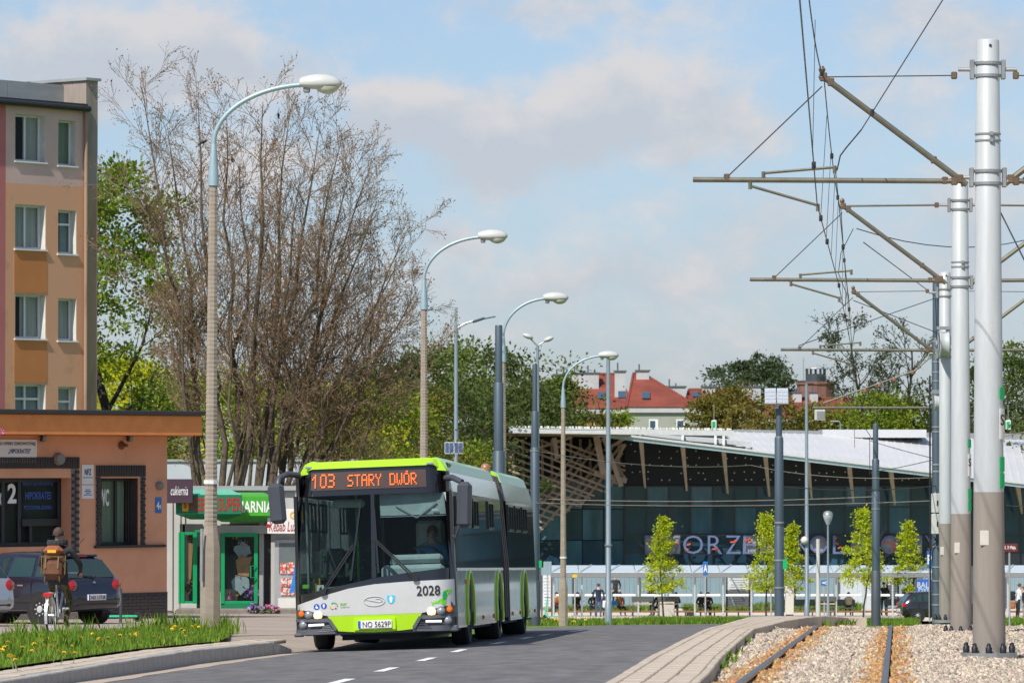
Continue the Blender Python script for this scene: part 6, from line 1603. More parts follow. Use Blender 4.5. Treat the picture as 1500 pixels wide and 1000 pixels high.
def car(name, label, loc, rz, paint, plate=None, group=None, text_badge=None, roundel=True, dark_glass=False):
    t_ = thing(name, label, 'car', loc, rz, group)
    q = MB(); rings = []
    for (y, wl_, zs, zb, wr, zt_) in CAR:
        half = [(0, zs), (wl_ * .80, zs), (wl_ * .97, zs + .08), (wl_, zs + (zb - zs) * .45), (wl_ * .985, zs + (zb - zs) * .8), (wl_ * .95, zb), (wr, zt_ - (zt_ - zb) * .10), (wr * .82, zt_ - .005), (0, zt_ + .012)]
        ring = [Vector((x, y, z)) for x, z in half] + [Vector((-x, y, z)) for x, z in half[-2:0:-1]]; rings.append(ring)
    n = len(rings[0]); o = 0
    for r_ in rings: q.v += [tuple(p) for p in r_]
    for i in range(len(rings) - 1):
        for j in range(n):
            k = (j + 1) % n; q.f.append((i * n + j, (i + 1) * n + j, (i + 1) * n + k, i * n + k)); q.m.append(0)
    q.f.append(tuple(range(n))); q.f.append(tuple((len(rings) - 1) * n + j for j in range(n))[::-1]); q.m += [0, 0]
    body = q.build('body', M[paint], t_, smooth=45)
    def gpatch(pts, nm='side_window', off=.006, m_=None, parent=t_):
        q = MB(); c = sum(pts, Vector()) / len(pts); nr = (pts[1] - pts[0]).cross(pts[2] - pts[0]).normalized()
        if nr.dot(c - Vector((0, 1.9, .7))) < 0: nr = -nr
        n = len(pts); q.add([p + nr * off for p in pts] + [p - nr * .012 for p in pts], [tuple(range(n)), tuple(range(n, 2 * n))[::-1]] + [(i, n + i, n + (i + 1) % n, (i + 1) % n) for i in range(n)])
        return q.build(nm, m_ or M['carglass'], parent)
    def ringpt(y, f, s):                     # a point on the glasshouse side: f=0 belt, 1 roof edge
        for a, b2 in zip(CAR, CAR[1:]):
            if a[0] <= y <= b2[0]: break
        g = (y - a[0]) / (b2[0] - a[0]); L2 = lambda i: a[i] + (b2[i] - a[i]) * g
        zb = L2(3); wb = L2(1) * .95; wr = L2(4); zt_ = L2(5) - (L2(5) - zb) * .10
        return Vector((s * (wb + (wr - wb) * f), y, zb + (zt_ - zb) * f))
    for s in (-1, 1):
        for (ya, yb, yc, yd) in ((.50, .98, 1.02, .70), (1.08, 1.78, 1.72, 1.12), (1.90, 2.92, 2.42, 1.84)):
            gpatch([ringpt(ya, .08, s), ringpt(yb, .08, s), ringpt(yc, .90, s), ringpt(yd, .90, s)], 'side_window')
        q = MB(); q.box((s * .885, 1.35, .80), (.02, .17, .035), None, .01); q.box((s * .885, 2.35, .80), (.02, .17, .035), None, .01); q.build('door_handle', M['chrome'], t_)
        q = MB(); q.box((s * .884, 1.9, .47), (.02, 1.9, .05), None, .008); q.build('side_moulding', M['plastic'], t_)
        q = MB()
        for y0, y1, zz in ((1.05, 1.05, 1), (1.84, 1.84, 1), (2.95, 2.95, 1)): q.box((s * .876, y0, .58), (.012, .012, .62))
        q.build('door_seam', M['plastic'], t_)
        q = MB(); q.box((s * .97, 2.75, .98), (.20, .14, .14), None, .04); q.build('wing_mirror', M[paint], t_, smooth=50)
        # tail light wrapping round the corner
        q = MB(); q.lathe((s * .66, .075, .80), [(.12, 0), (.125, -.02), (.08, -.045), (.01, -.05)], 16, axis='Y', caps=False); q.box((s * .775, .15, .80), (.17, .20, .21), Matrix.Rotation(-s * .35, 3, 'Z'), .06); q.build('tail_light', M['redlens'], t_, smooth=50)
        for y in (.78, 3.35):
            q = MB(); q.lathe((s * .76, y, .315), [(.37, -.125), (.37, .125)], 24, axis='X'); q.build('wheel_arch', M['plastic'], t_)
            wheel(t_, (s * .79, y, .315), .315, .20, s, 'hubcap', n=26, spokes=8)
    gpatch([Vector((x, y, z)) for x, y, z in ((-.68, .14, .965), (.68, .14, .965), (.585, .415, 1.325), (-.585, .415, 1.325))], 'rear_window', .012)
    gpatch([Vector((x, y, z)) for x, y, z in ((-.66, 3.22, .99), (.66, 3.22, .99), (.57, 2.62, 1.385), (-.57, 2.62, 1.385))], 'windscreen', .012)
    q = MB(); q.box((0, .55, 1.415), (1.04, .20, .05), None, .02); q.build('spoiler', M[paint], t_); q = MB(); q.box((0, .445, 1.405), (.35, .02, .025)); q.build('brake_light', M['redlens'], t_)
    q = MB(); q.bar((.02, .11, .985), (-.42, .15, 1.02), .02, .02); q.lathe((.03, .10, .985), [(.035, 0), (.03, -.03)], 8, axis='Y'); q.build('wiper', M['plastic'], t_)
    q = MB(); q.box((0, .02, .42), (1.30, .05, .06), None, .02); q.build('bumper_strip', M['plastic'], t_)
    q = MB(); q.box((0, -.01, .56), (.54, .04, .12), None, .004); p8 = q.build('licence_plate', M['signwhite'], t_)
    if plate:
        q = MB(); q.text(plate, (.03, -.032, .56), .44, .08, bold=.0); q.build('lettering', M['textblack'], p8); q = MB(); q.box((-.245, -.03, .56), (.04, .006, .115)); q.build('country_strip', M['flagblue'], p8)
    if roundel:
        q = MB(); q.lathe((0, .075, .83), [(.055, 0), (.06, -.012), (.045, -.016)], 16, axis='Y'); bd = q.build('badge', M['chrome'], t_)
        q = MB(); q.bar((-.035, .052, .865), (0, .052, .80), .008); q.bar((.035, .052, .865), (0, .052, .80), .008); q.build('badge_mark', M['plastic'], bd)
    if text_badge: q = MB(); q.text(text_badge, (-.45, .055, .69), .17, .035, bold=.02); q.build('lettering', M['chrome'], t_)
    q = MB(); q.tube([(0, .75, 1.47), (0, .35, 1.78)], .006, 5); q.build('aerial', M['plastic'], t_)
    return t_
def ground_at(x, Y): return zplane(Y) + .055
# navy hatchback by the clinic, rear corner towards the camera
al = R(52)
gx, gy_ = X(142, 99.6), 99.6
navy = car('parked_car', 'dark navy hatchback parked by the clinic wall seen from its rear corner behind the cyclist', (gx, gy_, ground_at(gx, gy_)), al, 'paint_navy', 'NO 217UK', text_badge='GOLF')
mk('cartoy', (.10, .35, .50), .8, var=.3, nscale=10)
q = MB(); rr = random.Random(3)
for _ in range(9): q.box((rr.uniform(-.45, .45), .26, 1.0), (rr.uniform(.08, .2), .06, rr.uniform(.05, .1)), None, .02)
q.build('parcel_shelf_things', M['cartoy'], navy)
gx, gy_ = X(-14, 95.5), 95.5
car('parked_car', 'pale silver car at the left frame edge with only its rear corner in view', (gx, gy_, ground_at(gx, gy_)), R(55), 'paint_silver', 'NO 4471C', roundel=False)
gy_ = 238.0; gx = X(1316, gy_)
car('parked_car', 'dark graphite hatchback waiting behind the tram poles in front of the bus shelter', (gx, gy_, gz(gx, gy_) + .04), R(-83), 'paint_graphite', None, roundel=False)
# ------------------------------------------------------------------ tram track
mk('railsteel', (.16, .145, .14), .38, metal=.75, var=.2, nscale=8, stretch=(1, .1, 1)); mk('railside', (.12, .07, .045), .85, var=.2, nscale=8)
def tram_rail(label, xf, Y0=38, Y1=111, group='rails of the tram line'):
    Ys_ = frange(Y0, Y1, 2.0); x0 = xf(Y0)
    t_ = thing('tram_rail', label, 'rail', (xf(60), 60, railhead_z(60)), 0, group)
    for nm, prof, m_ in (('rail_head', [(-.036, -.035), (.036, -.035), (.036, .0), (.024, .008), (-.024, .008), (-.036, .0)], 'railsteel'), ('rail_web', [(-.06, -.16), (.06, -.16), (.015, -.10), (.012, -.035), (-.012, -.035), (-.015, -.10)], 'railside')):
        q = MB(); n = len(prof)
        for Y in Ys_:
            for (a, b2) in prof: q.v.append((xf(Y) + a - xf(60), Y - 60, railhead_z(Y) + b2 - railhead_z(60)))
        for i in range(len(Ys_) - 1):
            for j in range(n): k = (j + 1) % n; q.f.append((i * n + j, i * n + k, (i + 1) * n + k, (i + 1) * n + j)); q.m.append(0)
        q.build(nm, M[m_], t_, smooth=30)
    return t_
tram_rail('left rail of the tram track, nearest to the block paved strip', RAIL_L)
tram_rail('right rail of the tram track, between the left rail and the tram poles', RAIL_R)
tram_rail('rusty rail of the second tram track right of the thick poles', lambda Y: RAIL_R(Y) + 3.05, 55)
# ballast stones
mk('stone', (.46, .385, .30), .9, var=0, island=.42, hue=.035, bump=.3, bscale=60)
mk('stone_rust', (.42, .23, .09), .92, var=0, island=.4, hue=.02, bump=.3, bscale=60)
def stones_mesh(name, xyz, size, m_, seed):
    r = np.random.default_rng(seed); n = len(xyz)
    base = np.array([(1, .2, -.2), (-1, -.2, .2), (.1, 1, .2), (-.2, -1, -.1), (.3, .1, 1), (-.1, .2, -1)], float) * .72
    jit = base[None] * (1 + r.uniform(-.5, .3, (n, 6, 3))); jit *= r.uniform(.6, 1.25, (n, 1, 3)) * (size * r.uniform(.55, 1.35, (n, 1, 1)))
    A = r.normal(size=(n, 4)); A /= np.linalg.norm(A, axis=1)[:, None]; w_, x, y, z = A.T
    Rm = np.stack([1 - 2 * (y * y + z * z), 2 * (x * y - z * w_), 2 * (x * z + y * w_), 2 * (x * y + z * w_), 1 - 2 * (x * x + z * z), 2 * (y * z - x * w_), 2 * (x * z - y * w_), 2 * (y * z + x * w_), 1 - 2 * (x * x + y * y)], 1).reshape(n, 3, 3)
    co = np.einsum('nij,nkj->nki', Rm, jit) + np.asarray(xyz)[:, None]
    fc = np.array([0, 2, 4, 2, 1, 4, 1, 3, 4, 3, 0, 4, 2, 0, 5, 1, 2, 5, 3, 1, 5, 0, 3, 5])
    o = np_mesh(name, co.reshape(-1, 3), (np.arange(n)[:, None] * 6 + fc[None]).ravel(), 3, m_); o['kind'] = 'stuff'; return o
rN = np.random.default_rng(11)
def scatter(n, Y0, Y1, pw_=1.6):
    Yv = Y0 + (Y1 - Y0) * rN.random(n) ** pw_; u = rN.random(n)
    xl = np.array([pr_r(y) + .08 for y in Yv]); xr = np.minimum(xl + 11, (1530 - 750) / F0 * Yv + .6)
    xv = xl + (xr - xl) * u
    return xv, Yv
xv, Yv = scatter(135000, 46, 106)
zv = np.array([zplane(y) - .35 * sst(99, 108, y) for y in Yv]); dl = np.abs(xv - (2.30 + .0805 * (Yv - 49))); dr_ = np.abs(xv - (3.81 + .0805 * (Yv - 49)))
near = np.minimum(dl, dr_); rust = (np.minimum(np.abs(dl), np.abs(dr_ - 0)) < .14 + .26 * rN.random(len(xv))) & (rN.random(len(xv)) < .88)
hump = .05 * np.sin(xv * 2.3 + Yv * .7) * .5; zv = zv - .045 + hump + rN.uniform(-.02, .035, len(xv)) + np.where(near > .5, .02, .0)
keep = near > .05
pts_ = np.stack([xv, Yv, zv], 1)
o = stones_mesh('ballast_stones', pts_[keep & ~rust], .050, M['stone'], 1); tag(o, 'loose pale grey and cream ballast stones of the tram track bed', 'ballast')
o = stones_mesh('rusty_ballast_stones', pts_[keep & rust], .054, M['stone_rust'], 2); tag(o, 'rust stained ballast stones lying along the tram rails', 'ballast')

# ------------------------------------------------------------------ thick white tram poles with cantilevers
mk('polewhite', (.44, .465, .475), .45, var=.08, nscale=2.5, stretch=(3, 3, .5)); mk('polebase', (.26, .23, .20), .8, var=.08, nscale=2, stretch=(6, 6, .6)); mk('galv', (.33, .34, .34), .45, metal=.5, var=.15, nscale=4); mk('cantube', (.145, .14, .105), .55, metal=.3, var=.18, nscale=6); mk('brass', (.17, .115, .075), .5, metal=.4, var=.2); mk('wire', (.045, .042, .045), .5, metal=.3, var=0); mk('wire_sunlit', (.30, .25, .22), .6, var=0); mk('insul', (.30, .12, .08), .5, var=.1); mk('boltblack', (.012, .014, .02), .5, var=.1)  # the paler wire copy has sunlight put into its colour
def cantilever(label, px, Y, zb, mirror_=1, drop=0.0, arms=3):
    t_ = thing('cantilever', label, 'overhead line bracket', (X(px, Y), Y, zb), 0 if mirror_ > 0 else math.pi, 'tram wire cantilevers')
    D = lambda x, z: (x, 0, z + drop)
    q = MB(); q.tube([D(-2.2, 7.93), D(-.25, 6.46)], .042, 8); q.build('diagonal_tube', M['cantube'], t_)
    q = MB(); q.tube([D(-3.98, 6.53), D(-.42, 6.51)], .036, 8); q.build('horizontal_tube', M['cantube'], t_)
    q = MB(); q.tube([D(-2.18, 7.93), D(-.42, 7.95)], .009 if arms == 3 else .022, 6); q.build('tie_rod', M['wire' if arms == 3 else 'cantube'], t_)
    q = MB(); q.tube([D(-2.22, 7.80), D(-3.52, 6.56)], .009, 5); q.build('stay_wire', M['wire'], t_)
    q = MB(); q.tube([D(-3.02, 6.62), D(-2.05, 6.70)], .022, 6); q.tube([D(-3.02, 6.53), D(-3.02, 6.64)], .03, 6); q.tube([D(-2.05, 6.62), D(-2.05, 6.72)], .03, 6); q.build('registration_arm', M['cantube'], t_)
    q = MB(); q.tube([D(-3.18, 6.44), D(-2.28, 6.18)], .022, 6); q.tube([D(-3.2, 6.53), D(-3.2, 6.40)], .03, 6); q.tube([D(-2.28, 6.10), D(-2.28, 6.20)], .03, 6); q.build('steady_arm', M['cantube'], t_)
    q = MB()
    for (x, z, r) in ((-.42, 6.51, .055), (-.55, 6.52, .05), (-3.52, 6.56, .05), (-.35, 6.54, .06), (-2.2, 7.93, .06), (-2.1, 7.86, .055), (-.7, 6.80, .05), (-.42, 7.95, .05)): q.box(D(x, z), (r * 1.6, r * 1.4, r * 2), None, .012)
    q.lathe(D(-2.22, 7.98), [(.03, -.1), (.05, -.05), (.03, 0), (.05, .05), (.02, .1)], 8); tag(q.build('fittings', M['brass'], t_), kind='stuff')
    return t_
def white_pole(label, px, Y, H, r0, r1, zb, split, plate=True, dz=0):
    t_ = thing('tram_pole', label, 'pole', (X(px, Y), Y, zb), 0, 'thick white tram poles')
    q = MB(); q.lathe((0, 0, 0), [(r0, .03), (r0 + (r1 - r0) * split / H, split)], 32); q.build('painted_foot', M['polebase'], t_, smooth=50)
    q = MB(); q.lathe((0, 0, 0), [(r0 + (r1 - r0) * split / H - .001, split + .002), (r1, H - .02), (r1 - .02, H)], 32); q.build('shaft', M['polewhite'], t_, smooth=50)
    q = MB(); q.lathe((0, 0, 0), [(r0 + .16, -.04), (r0 + .16, .03)], 24); q.build('base_plate', M['galv'], t_, smooth=30)
    for k in range(10):
        a = 2 * math.pi * k / 10 + .2; q = MB(); q.lathe(((r0 + .10) * math.cos(a), (r0 + .10) * math.sin(a), .03), [(.042, 0), (.045, .07), (.03, .09), (.028, .12), (.01, .135)], 10); q.build('anchor_bolt_cap', M['boltblack'], t_, smooth=40)
    for z, hh in ((7.95 + dz, .17), (6.48 + dz, .17)):
        if z > H: continue
        r = r0 + (r1 - r0) * z / H
        for dz in (-hh / 2, hh / 2):
            q = MB(); q.lathe((0, 0, z + dz), [(r + .004, -.02), (r + .018, -.02), (r + .018, .02), (r + .004, .02)], 24, caps=False); q.build('clamp_ring', M['galv'], t_)
        for s_ in (-1, 1):
            q = MB(); q.box((s_ * (r + .05), 0, z), (.06, .10, hh + .10), None, .01); q.tube([(s_ * (r + .07), 0, z), (s_ * (r + .24), 0, z)], .028, 8); q.build('clamp_bracket', M['galv'], t_)
    for z in (6.98, 7.07):
        r = r0 + (r1 - r0) * z / H; q = MB(); q.lathe((0, 0, z), [(r + .003, -.012), (r + .010, -.012), (r + .010, .012), (r + .003, .012)], 24, caps=False); q.box((.03, -r - .015, 0 + z), (.05, .03, .05)); q.build('band', M['galv'], t_)
    if plate:
        r = r0 + (r1 - r0) * (split + .4) / H; rot = Matrix.Rotation(R(62), 3, 'Z')
        def cplate(z, h, m_, nm, par):
            q = MB(); P_ = [((r + .012) * math.sin(a), -(r + .012) * math.cos(a)) for a in [R(40 + 5 * i) for i in range(10)]]
            P2 = [((r + .002) * math.sin(a), -(r + .002) * math.cos(a)) for a in [R(40 + 5 * i) for i in range(10)]][::-1]
            q.prism(P_ + P2, z, z + h, 'XY'); return q.build(nm, m_, par)
        c = cplate(split + .72, .42, M['signwhite'], 'number_plate', t_)
        q = MB(); rt = Matrix.Rotation(R(52), 3, 'Z'); q.text('S', rt @ Vector((-.02, -r - .03, split + .98)), .09, .15, rot=rt, bold=.01); q.build('lettering', M['textblack'], c)
        for z in (split + .06, split + .28): cplate(z, .20, M['tramgreen'], 'green_band', t_)
        cplate(split + 1.26, .16, M['tramgreen'], 'green_band', t_)
    q = MB(); q.box((-.08, -(r0 - .02), split * .72), (.12, .012, .20), None, .004); q.build('sticker', M['binstone'], t_)
    q = MB(); q.box((0.02, -r1 - .002, H - .09), (.03, .02, .03)); q.build('top_hole', M['boltblack'], t_)
    return t_
white_pole('nearest thick white tram pole with brown foot and black anchor bolt caps', 1448, 65, 8.36, .225, .158, zplane(65) + .06, 2.2)
white_pole('second thick white tram pole, just left of the nearest one', 1407, 91, 8.62, .205, .155, zplane(91) - .03, 2.28, dz=.21)
white_pole('third white tram pole with the round tensioning wheel, left of the second one', 1384.5, 116, 8.45, .16, .14, zplane(116) - .06, 2.35, plate=False)
cantilever('nearest cantilever reaching left from the nearest thick white tram pole', 1444, 65, zplane(65) - .02); cantilever('cantilever of the second white tram pole reaching left over the track', 1405, 91, zplane(91) + .10, 1, .08, 2); cantilever('cantilever of the third white tram pole, lowest of the left hand ones', 1384, 116, zplane(116) - .02)
cantilever('cantilever reaching right from the nearest thick white tram pole at the frame edge', 1444, 65, zplane(65) - .02, -1); cantilever('cantilever reaching right from the second white tram pole behind the nearest one', 1405, 91, zplane(91) + .10, -1, .08, 2); cantilever('cantilever reaching right from the third white tram pole', 1384, 116, zplane(116) - .02, -1)
# tensioning wheel on the third pole
def tension_wheel(label, px, py, Y, r):
    t_ = thing('tension_wheel', label, 'wire tensioner', at(px, py, Y), 0)
    q = MB(); q.lathe((0, 0, 0), [(r * .3, -.10), (r * .95, -.12), (r, -.10), (r * .9, -.04), (r * .9, .04), (r, .10), (r * .95, .12), (r * .3, .10)], 24, axis='X'); q.build('drum', M['polewhite'], t_, smooth=40)
    q = MB(); q.lathe((-.13, 0, 0), [(r * .35, -.04), (r * .3, -.07), (.05, -.09)], 12, axis='X'); q.build('hub', M['galv'], t_); q = MB(); q.box((.0, .0, r + .08), (.36, .16, .08)); q.box((-.15, 0, r * .5), (.03, .10, r * 1.1)); q.box((.15, 0, r * .5), (.03, .10, r * 1.1)); q.build('bracket', M['galv'], t_); return t_
tension_wheel('white round wire tensioning wheel hanging on the third white tram pole', 1383, 504, 115.6, .31); tension_wheel('lower small tensioning wheel on the dark blue mast', 1375, 590, 122, .20)
# ------------------------------------------------------------------ dark blue grey masts
mk('mastblue', (.07, .102, .13), .5, metal=.2, var=.12, nscale=1.2, stretch=(2, 2, .5)); mk('mastdark', (.055, .068, .082), .55, var=.12, nscale=2); mk('boxgrey', (.52, .52, .49), .6, var=.06)
def mast(label, px, Y, steps, zb=None, dark=0.0, bands=()):
    """stepped mast: (height, radius) pairs from the foot up"""
    xx = X(px, Y); z = gz(xx, Y) if zb is None else zb
    t_ = thing('tram_mast', label, 'mast', (xx, Y, z), 0, 'stepped blue grey tram masts')
    h0 = -.1
    for i, (h1, r) in enumerate(steps):
        q = MB(); q.lathe((0, 0, 0), [(r, h0 + (.0 if i == 0 else .002)), (r, h1 - .03), (r * .85, h1)], 16); q.build('mast_section', M['mastdark' if h1 <= dark else 'mastblue'], t_, smooth=50); h0 = h1
    for z_ in bands:
        r = next(r for h1, r in steps if z_ < h1); q = MB(); q.lathe((0, 0, z_), [(r + .002, -.02), (r + .012, -.02), (r + .012, .02), (r + .002, .02)], 16, caps=False); q.build('band', M['galv'], t_)
    return t_
def mh(py, px, Y, zb=None): return at(px, py, Y).z - (gz(X(px, Y), Y) if zb is None else zb)
mast('dark stepped tram mast behind the third concrete street lamp', 730.5, 130, [(mh(660, 730, 130), .165), (mh(560, 730, 130), .135), (mh(476, 730, 130), .10)])
mast('dark stepped tram mast at the rear end of the bus', 783.5, 160, [(mh(850, 783, 160), .175), (mh(655, 783, 160), .15), (mh(602, 783, 160), .125), (mh(533, 783, 160), .085)], None, mh(849, 783, 160), (mh(660, 783, 160),))
sz_ = zplane(104) + .05
m1 = mast('blue tram mast carrying a pair of solar panels at the end of the paved strip', 1141, 108, [(mh(770, 1141, 108, sz_), .11), (mh(640, 1141, 108, sz_), .10), (mh(594, 1141, 108, sz_), .07)], sz_, mh(820, 1141, 108, sz_), (mh(765, 1141, 108, sz_), mh(820, 1141, 108, sz_), mh(860, 1141, 108, sz_), mh(640, 1141, 108, sz_)))
mast('stepped blue tram mast standing in the grass between the rails', 1282.5, 150, [(mh(835, 1282, 150), .15), (mh(720, 1282, 150), .13), (mh(672, 1282, 150), .115), (mh(620, 1282, 150), .085)], None, mh(834, 1282, 150), (mh(700, 1282, 150), mh(745, 1282, 150)))
m4 = mast('tall dark blue mast with white switch boxes left of the third white pole', 1371.5, 124, [(mh(720, 1371, 124), .125), (mh(495, 1371, 124), .115), (mh(404, 1371, 124), .09)], None, mh(721, 1371, 124), [mh(y, 1371, 124) for y in (500, 530, 545, 558, 572, 625, 632, 680, 690, 800, 830, 850, 870, 885)])
for i, (pa, pb) in enumerate(((722, 751), (752, 782))):
    t_ = thing('switch_box', ('upper white switch box with a number 1 on the dark blue mast', 'lower white switch box with a number 1 on the dark blue mast')[i], 'switch box', at(1371.5, pb, 123.6), 0, 'white switch boxes on the mast'); hh = at(0, pa, 123.6).z - at(0, pb, 123.6).z
    q = MB(); q.box((0, -.05, hh / 2), (.26, .2, hh - .01), None, .015); q.build('housing', M['boxgrey'], t_); q = MB(); q.text('1', (.02, -.155, hh / 2), .04, .13, bold=.01); q.build('lettering', M['textblack'], t_)
q = MB(); q.tube([(-.17, -.05, mh(905, 1371, 124)), (-.17, -.05, mh(550, 1371, 124))], .025, 6); q.build('cable_pipe', M['boltblack'], m4)
q = MB(); q.tube([(-.1, -.16, mh(785, 1371, 124)), (.02, -.2, mh(792, 1371, 124)), (-.16, -.16, mh(800, 1371, 124)), (-.17, -.1, mh(820, 1371, 124))], .018, 5); q.build('cable', M['boltblack'], m4)
# far cantilever with signal box on the dark blue mast
t_ = thing('cantilever', 'farthest cantilever, on the dark blue mast, with insulators and a hanging box', 'overhead line bracket', (X(1371, 126), 126, at(1371, 597, 126).z), 0, None)
xl = X(1190, 126) - X(1371, 126)
q = MB(); q.tube([(xl, 0, 0), (-.12, 0, 0)], .034, 8); q.build('horizontal_tube', M['cantube'], t_)
q = MB(); q.tube([(X(1206, 126) - X(1371, 126), 0, .12), (X(1340, 126) - X(1371, 126), 0, at(0, 543, 126).z - at(0, 597, 126).z), (-.12, 0, at(0, 522, 126).z - at(0, 597, 126).z)], .022, 6); q.build('diagonal_tube', M['cantube'], t_)
q = MB()
for px in (1267, 1288, 1310, 1337): q.lathe((X(px, 126) - X(1371, 126), 0, (px - 1206) / 134 * .93 + .02), [(.02, -.06), (.05, -.03), (.05, .03), (.02, .06)], 8)
q.build('insulator', M['insul'], t_)
q = MB(); q.box((X(1201, 126) - X(1371, 126), 0, -.19), (.28, .12, .28), None, .01); q.build('signal_box', M['boxgrey'], t_); q = MB(); q.box((X(1202, 126) - X(1371, 126), -.066, -.19), (.21, .012, .2)); q.build('box_face', M['galv'], t_)
q = MB(); 
for px in (1243, 1283): q.tube([(X(px, 126) - X(1371, 126), 0, 0), (X(px, 126) - X(1371, 126), 0, -.12)], .025, 6); q.box((X(px, 126) - X(1371, 126), 0, -.14), (.05, .05, .05))
tag(q.build('fittings', M['brass'], t_), kind='stuff')
# ------------------------------------------------------------------ overhead wires
def wire(name, label, pts, r, group=None, m_='wire', sag=0.0, n=8, clamps=()):
    P_ = [Vector(p) for p in pts]; Q = []
    for a, b2 in zip(P_, P_[1:]):
        for i in range(n):
            f = i / n; Q.append(a.lerp(b2, f) - Vector((0, 0, sag * 4 * f * (1 - f))))
    Q.append(P_[-1]); o = P_[0]; q = MB(); q.tube([p - o for p in Q], r, 5)
    for f in clamps: p = Q[int(f * (len(Q) - 1))] - o; q.box(p, (.05, .08, .09), None, .01)
    t_ = q.build(name, M[m_], None); t_.location = o; tag(t_, label, 'wire', group); return t_
c1, c2, c3 = (at(1197, 300, 65), at(1229, 418, 91), at(1249, 520, 116)); m_1, m_2, m_3 = (at(1207, 114, 65), at(1232, 308, 91), at(1243, 432, 116))
cf, mf = at(1252, 655, 150), at(1256, 600, 150)
cn = at(1168, -40, 40); mn = at(1174, -105, 50)
wire('contact_wire', 'lower contact wire of the left tram track', [cn, c1, c2, c3, cf], .0085, None, clamps=(.2, .31, .37, .5, .62, .8)); wire('messenger_wire', 'upper carrying wire of the left tram track', [mn, m_1, m_2, m_3, mf], .0085, None, sag=.30, clamps=(.22, .35, .45, .6))
c1b = at(1224, 252, 65); wire('contact_wire', 'second contact wire of the left tram track held by the raised registration arms', [c1b + (c1b - at(1243, 440, 91)) * .0 , at(1243, 440, 91), at(1249, 524, 116)], .0075, None, clamps=(.3, .6))
wire('feeder_wire', 'slanting feeder wire running from the top of the frame down to the nearest cantilever', [at(1400, -30, 58), at(1262, 190, 64.7)], .008, None, clamps=(.98,)); wire('feeder_wire', 'short curved feeder wire beside the nearest cantilever arm', [at(1262, 190, 64.7), at(1240, 216, 64.9), at(1231, 228, 65), at(1226, 250, 65)], .010, None)
DL = ('above the nearest cantilever tip at the picture top', 'just behind the nearest cantilever', 'second behind the nearest cantilever', 'halfway between the nearest and second cantilevers', 'just before the second cantilever', 'just behind the second cantilever', 'halfway between the second and third cantilevers', 'just before the third cantilever')
for i, (a, b2) in enumerate(((mn.lerp(m_1, .55), cn.lerp(c1, .68)), (m_1.lerp(m_2, .12), c1.lerp(c2, .12)), (m_1.lerp(m_2, .34), c1.lerp(c2, .34)), (m_1.lerp(m_2, .56), c1.lerp(c2, .56)), (m_1.lerp(m_2, .78), c1.lerp(c2, .78)), (m_2.lerp(m_3, .2), c2.lerp(c3, .2)), (m_2.lerp(m_3, .45), c2.lerp(c3, .45)), (m_2.lerp(m_3, .7), c2.lerp(c3, .7)))):
    a = a - Vector((0, 0, .30 * 4 * .2)) if i else a
    wire('dropper', 'thin dropper wire ' + DL[i], [a, b2], .0045, 'droppers of the overhead line', n=2)
wire('feeder_wire', 'looping jumper cable below the second cantilever', [at(1250, 335, 91), at(1232, 370, 91), at(1228, 400, 91), at(1240, 430, 91), at(1238, 448, 91), at(1228, 440, 91)], .008, None)
GR = 'span wires at the far crossing'
span = [((1255, 335, 92), (1500, 352, 110), .25, 'sagging span wire from the second cantilever to the right frame edge'), ((1265, 355, 92), (1372, 435, 124), 0, 'anchor wire running from the second cantilever down to the dark blue mast'), ((1170, 506, 116), (1372, 436, 124), 0, 'anchor wire rising right to the dark blue mast above the third cantilever'), ((1250, 440, 116), (1372, 487, 124), 0, 'anchor wire falling right to the dark blue mast below the third cantilever'),
        ((745, 625, 175), (890, 629, 190), .05, 'span wire along the timber roof edge left of the slim grey pole'), ((783, 660, 160), (1100, 681, 185), .25, 'upper span wire crossing in front of the station eaves'), ((1100, 681, 185), (1372, 699, 124), .2, 'span wire joining the station eaves to the dark blue mast'), ((783, 736, 160), (1372, 733, 124), .12, 'lower span wire crossing the whole glass front'), ((783, 730, 161), (1282, 727, 150), .12, 'second lower span wire just above the lowest one'), ((1141, 712, 110), (1372, 711, 124), .1, 'span wire from the solar panel mast to the dark blue mast'),
        ((1284, 690, 150), (1372, 672, 124), .02, 'short span wire rising from the stepped mast to the dark blue mast'), ((1274, 645, 150), (1372, 672, 124), .02, 'short span wire falling from the stepped mast top'), ((1460, 300, 66), (1520, 420, 60), 0, 'slanting wire at the right frame edge beside the nearest pole'), ((1470, 585, 100), (1540, 600, 90), .02, 'span wire at the right edge above the white roof'), ((1462, 640, 100), (1540, 622, 95), .02, 'lower span wire at the right edge beside the nearest pole'), ((1474, 740, 120), (1560, 742, 110), .02, 'low span wire at the right edge across the glass front'), ((1274, 695, 150), (1274, 640, 150), 0, 'short upright wire beside the stepped mast'), ((1256, 610, 150), (1276, 640, 150), 0, 'short slanting wire above the stepped mast')]
for a, b2, sg, lb in span: wire('span_wire', lb, [at(*a), at(*b2)], .011, GR, 'wire_sunlit' if 'station' in lb or 'span wire' in lb and 'lower' in lb or 'timber' in lb or 'lowest' in lb else 'wire', sag=sg)
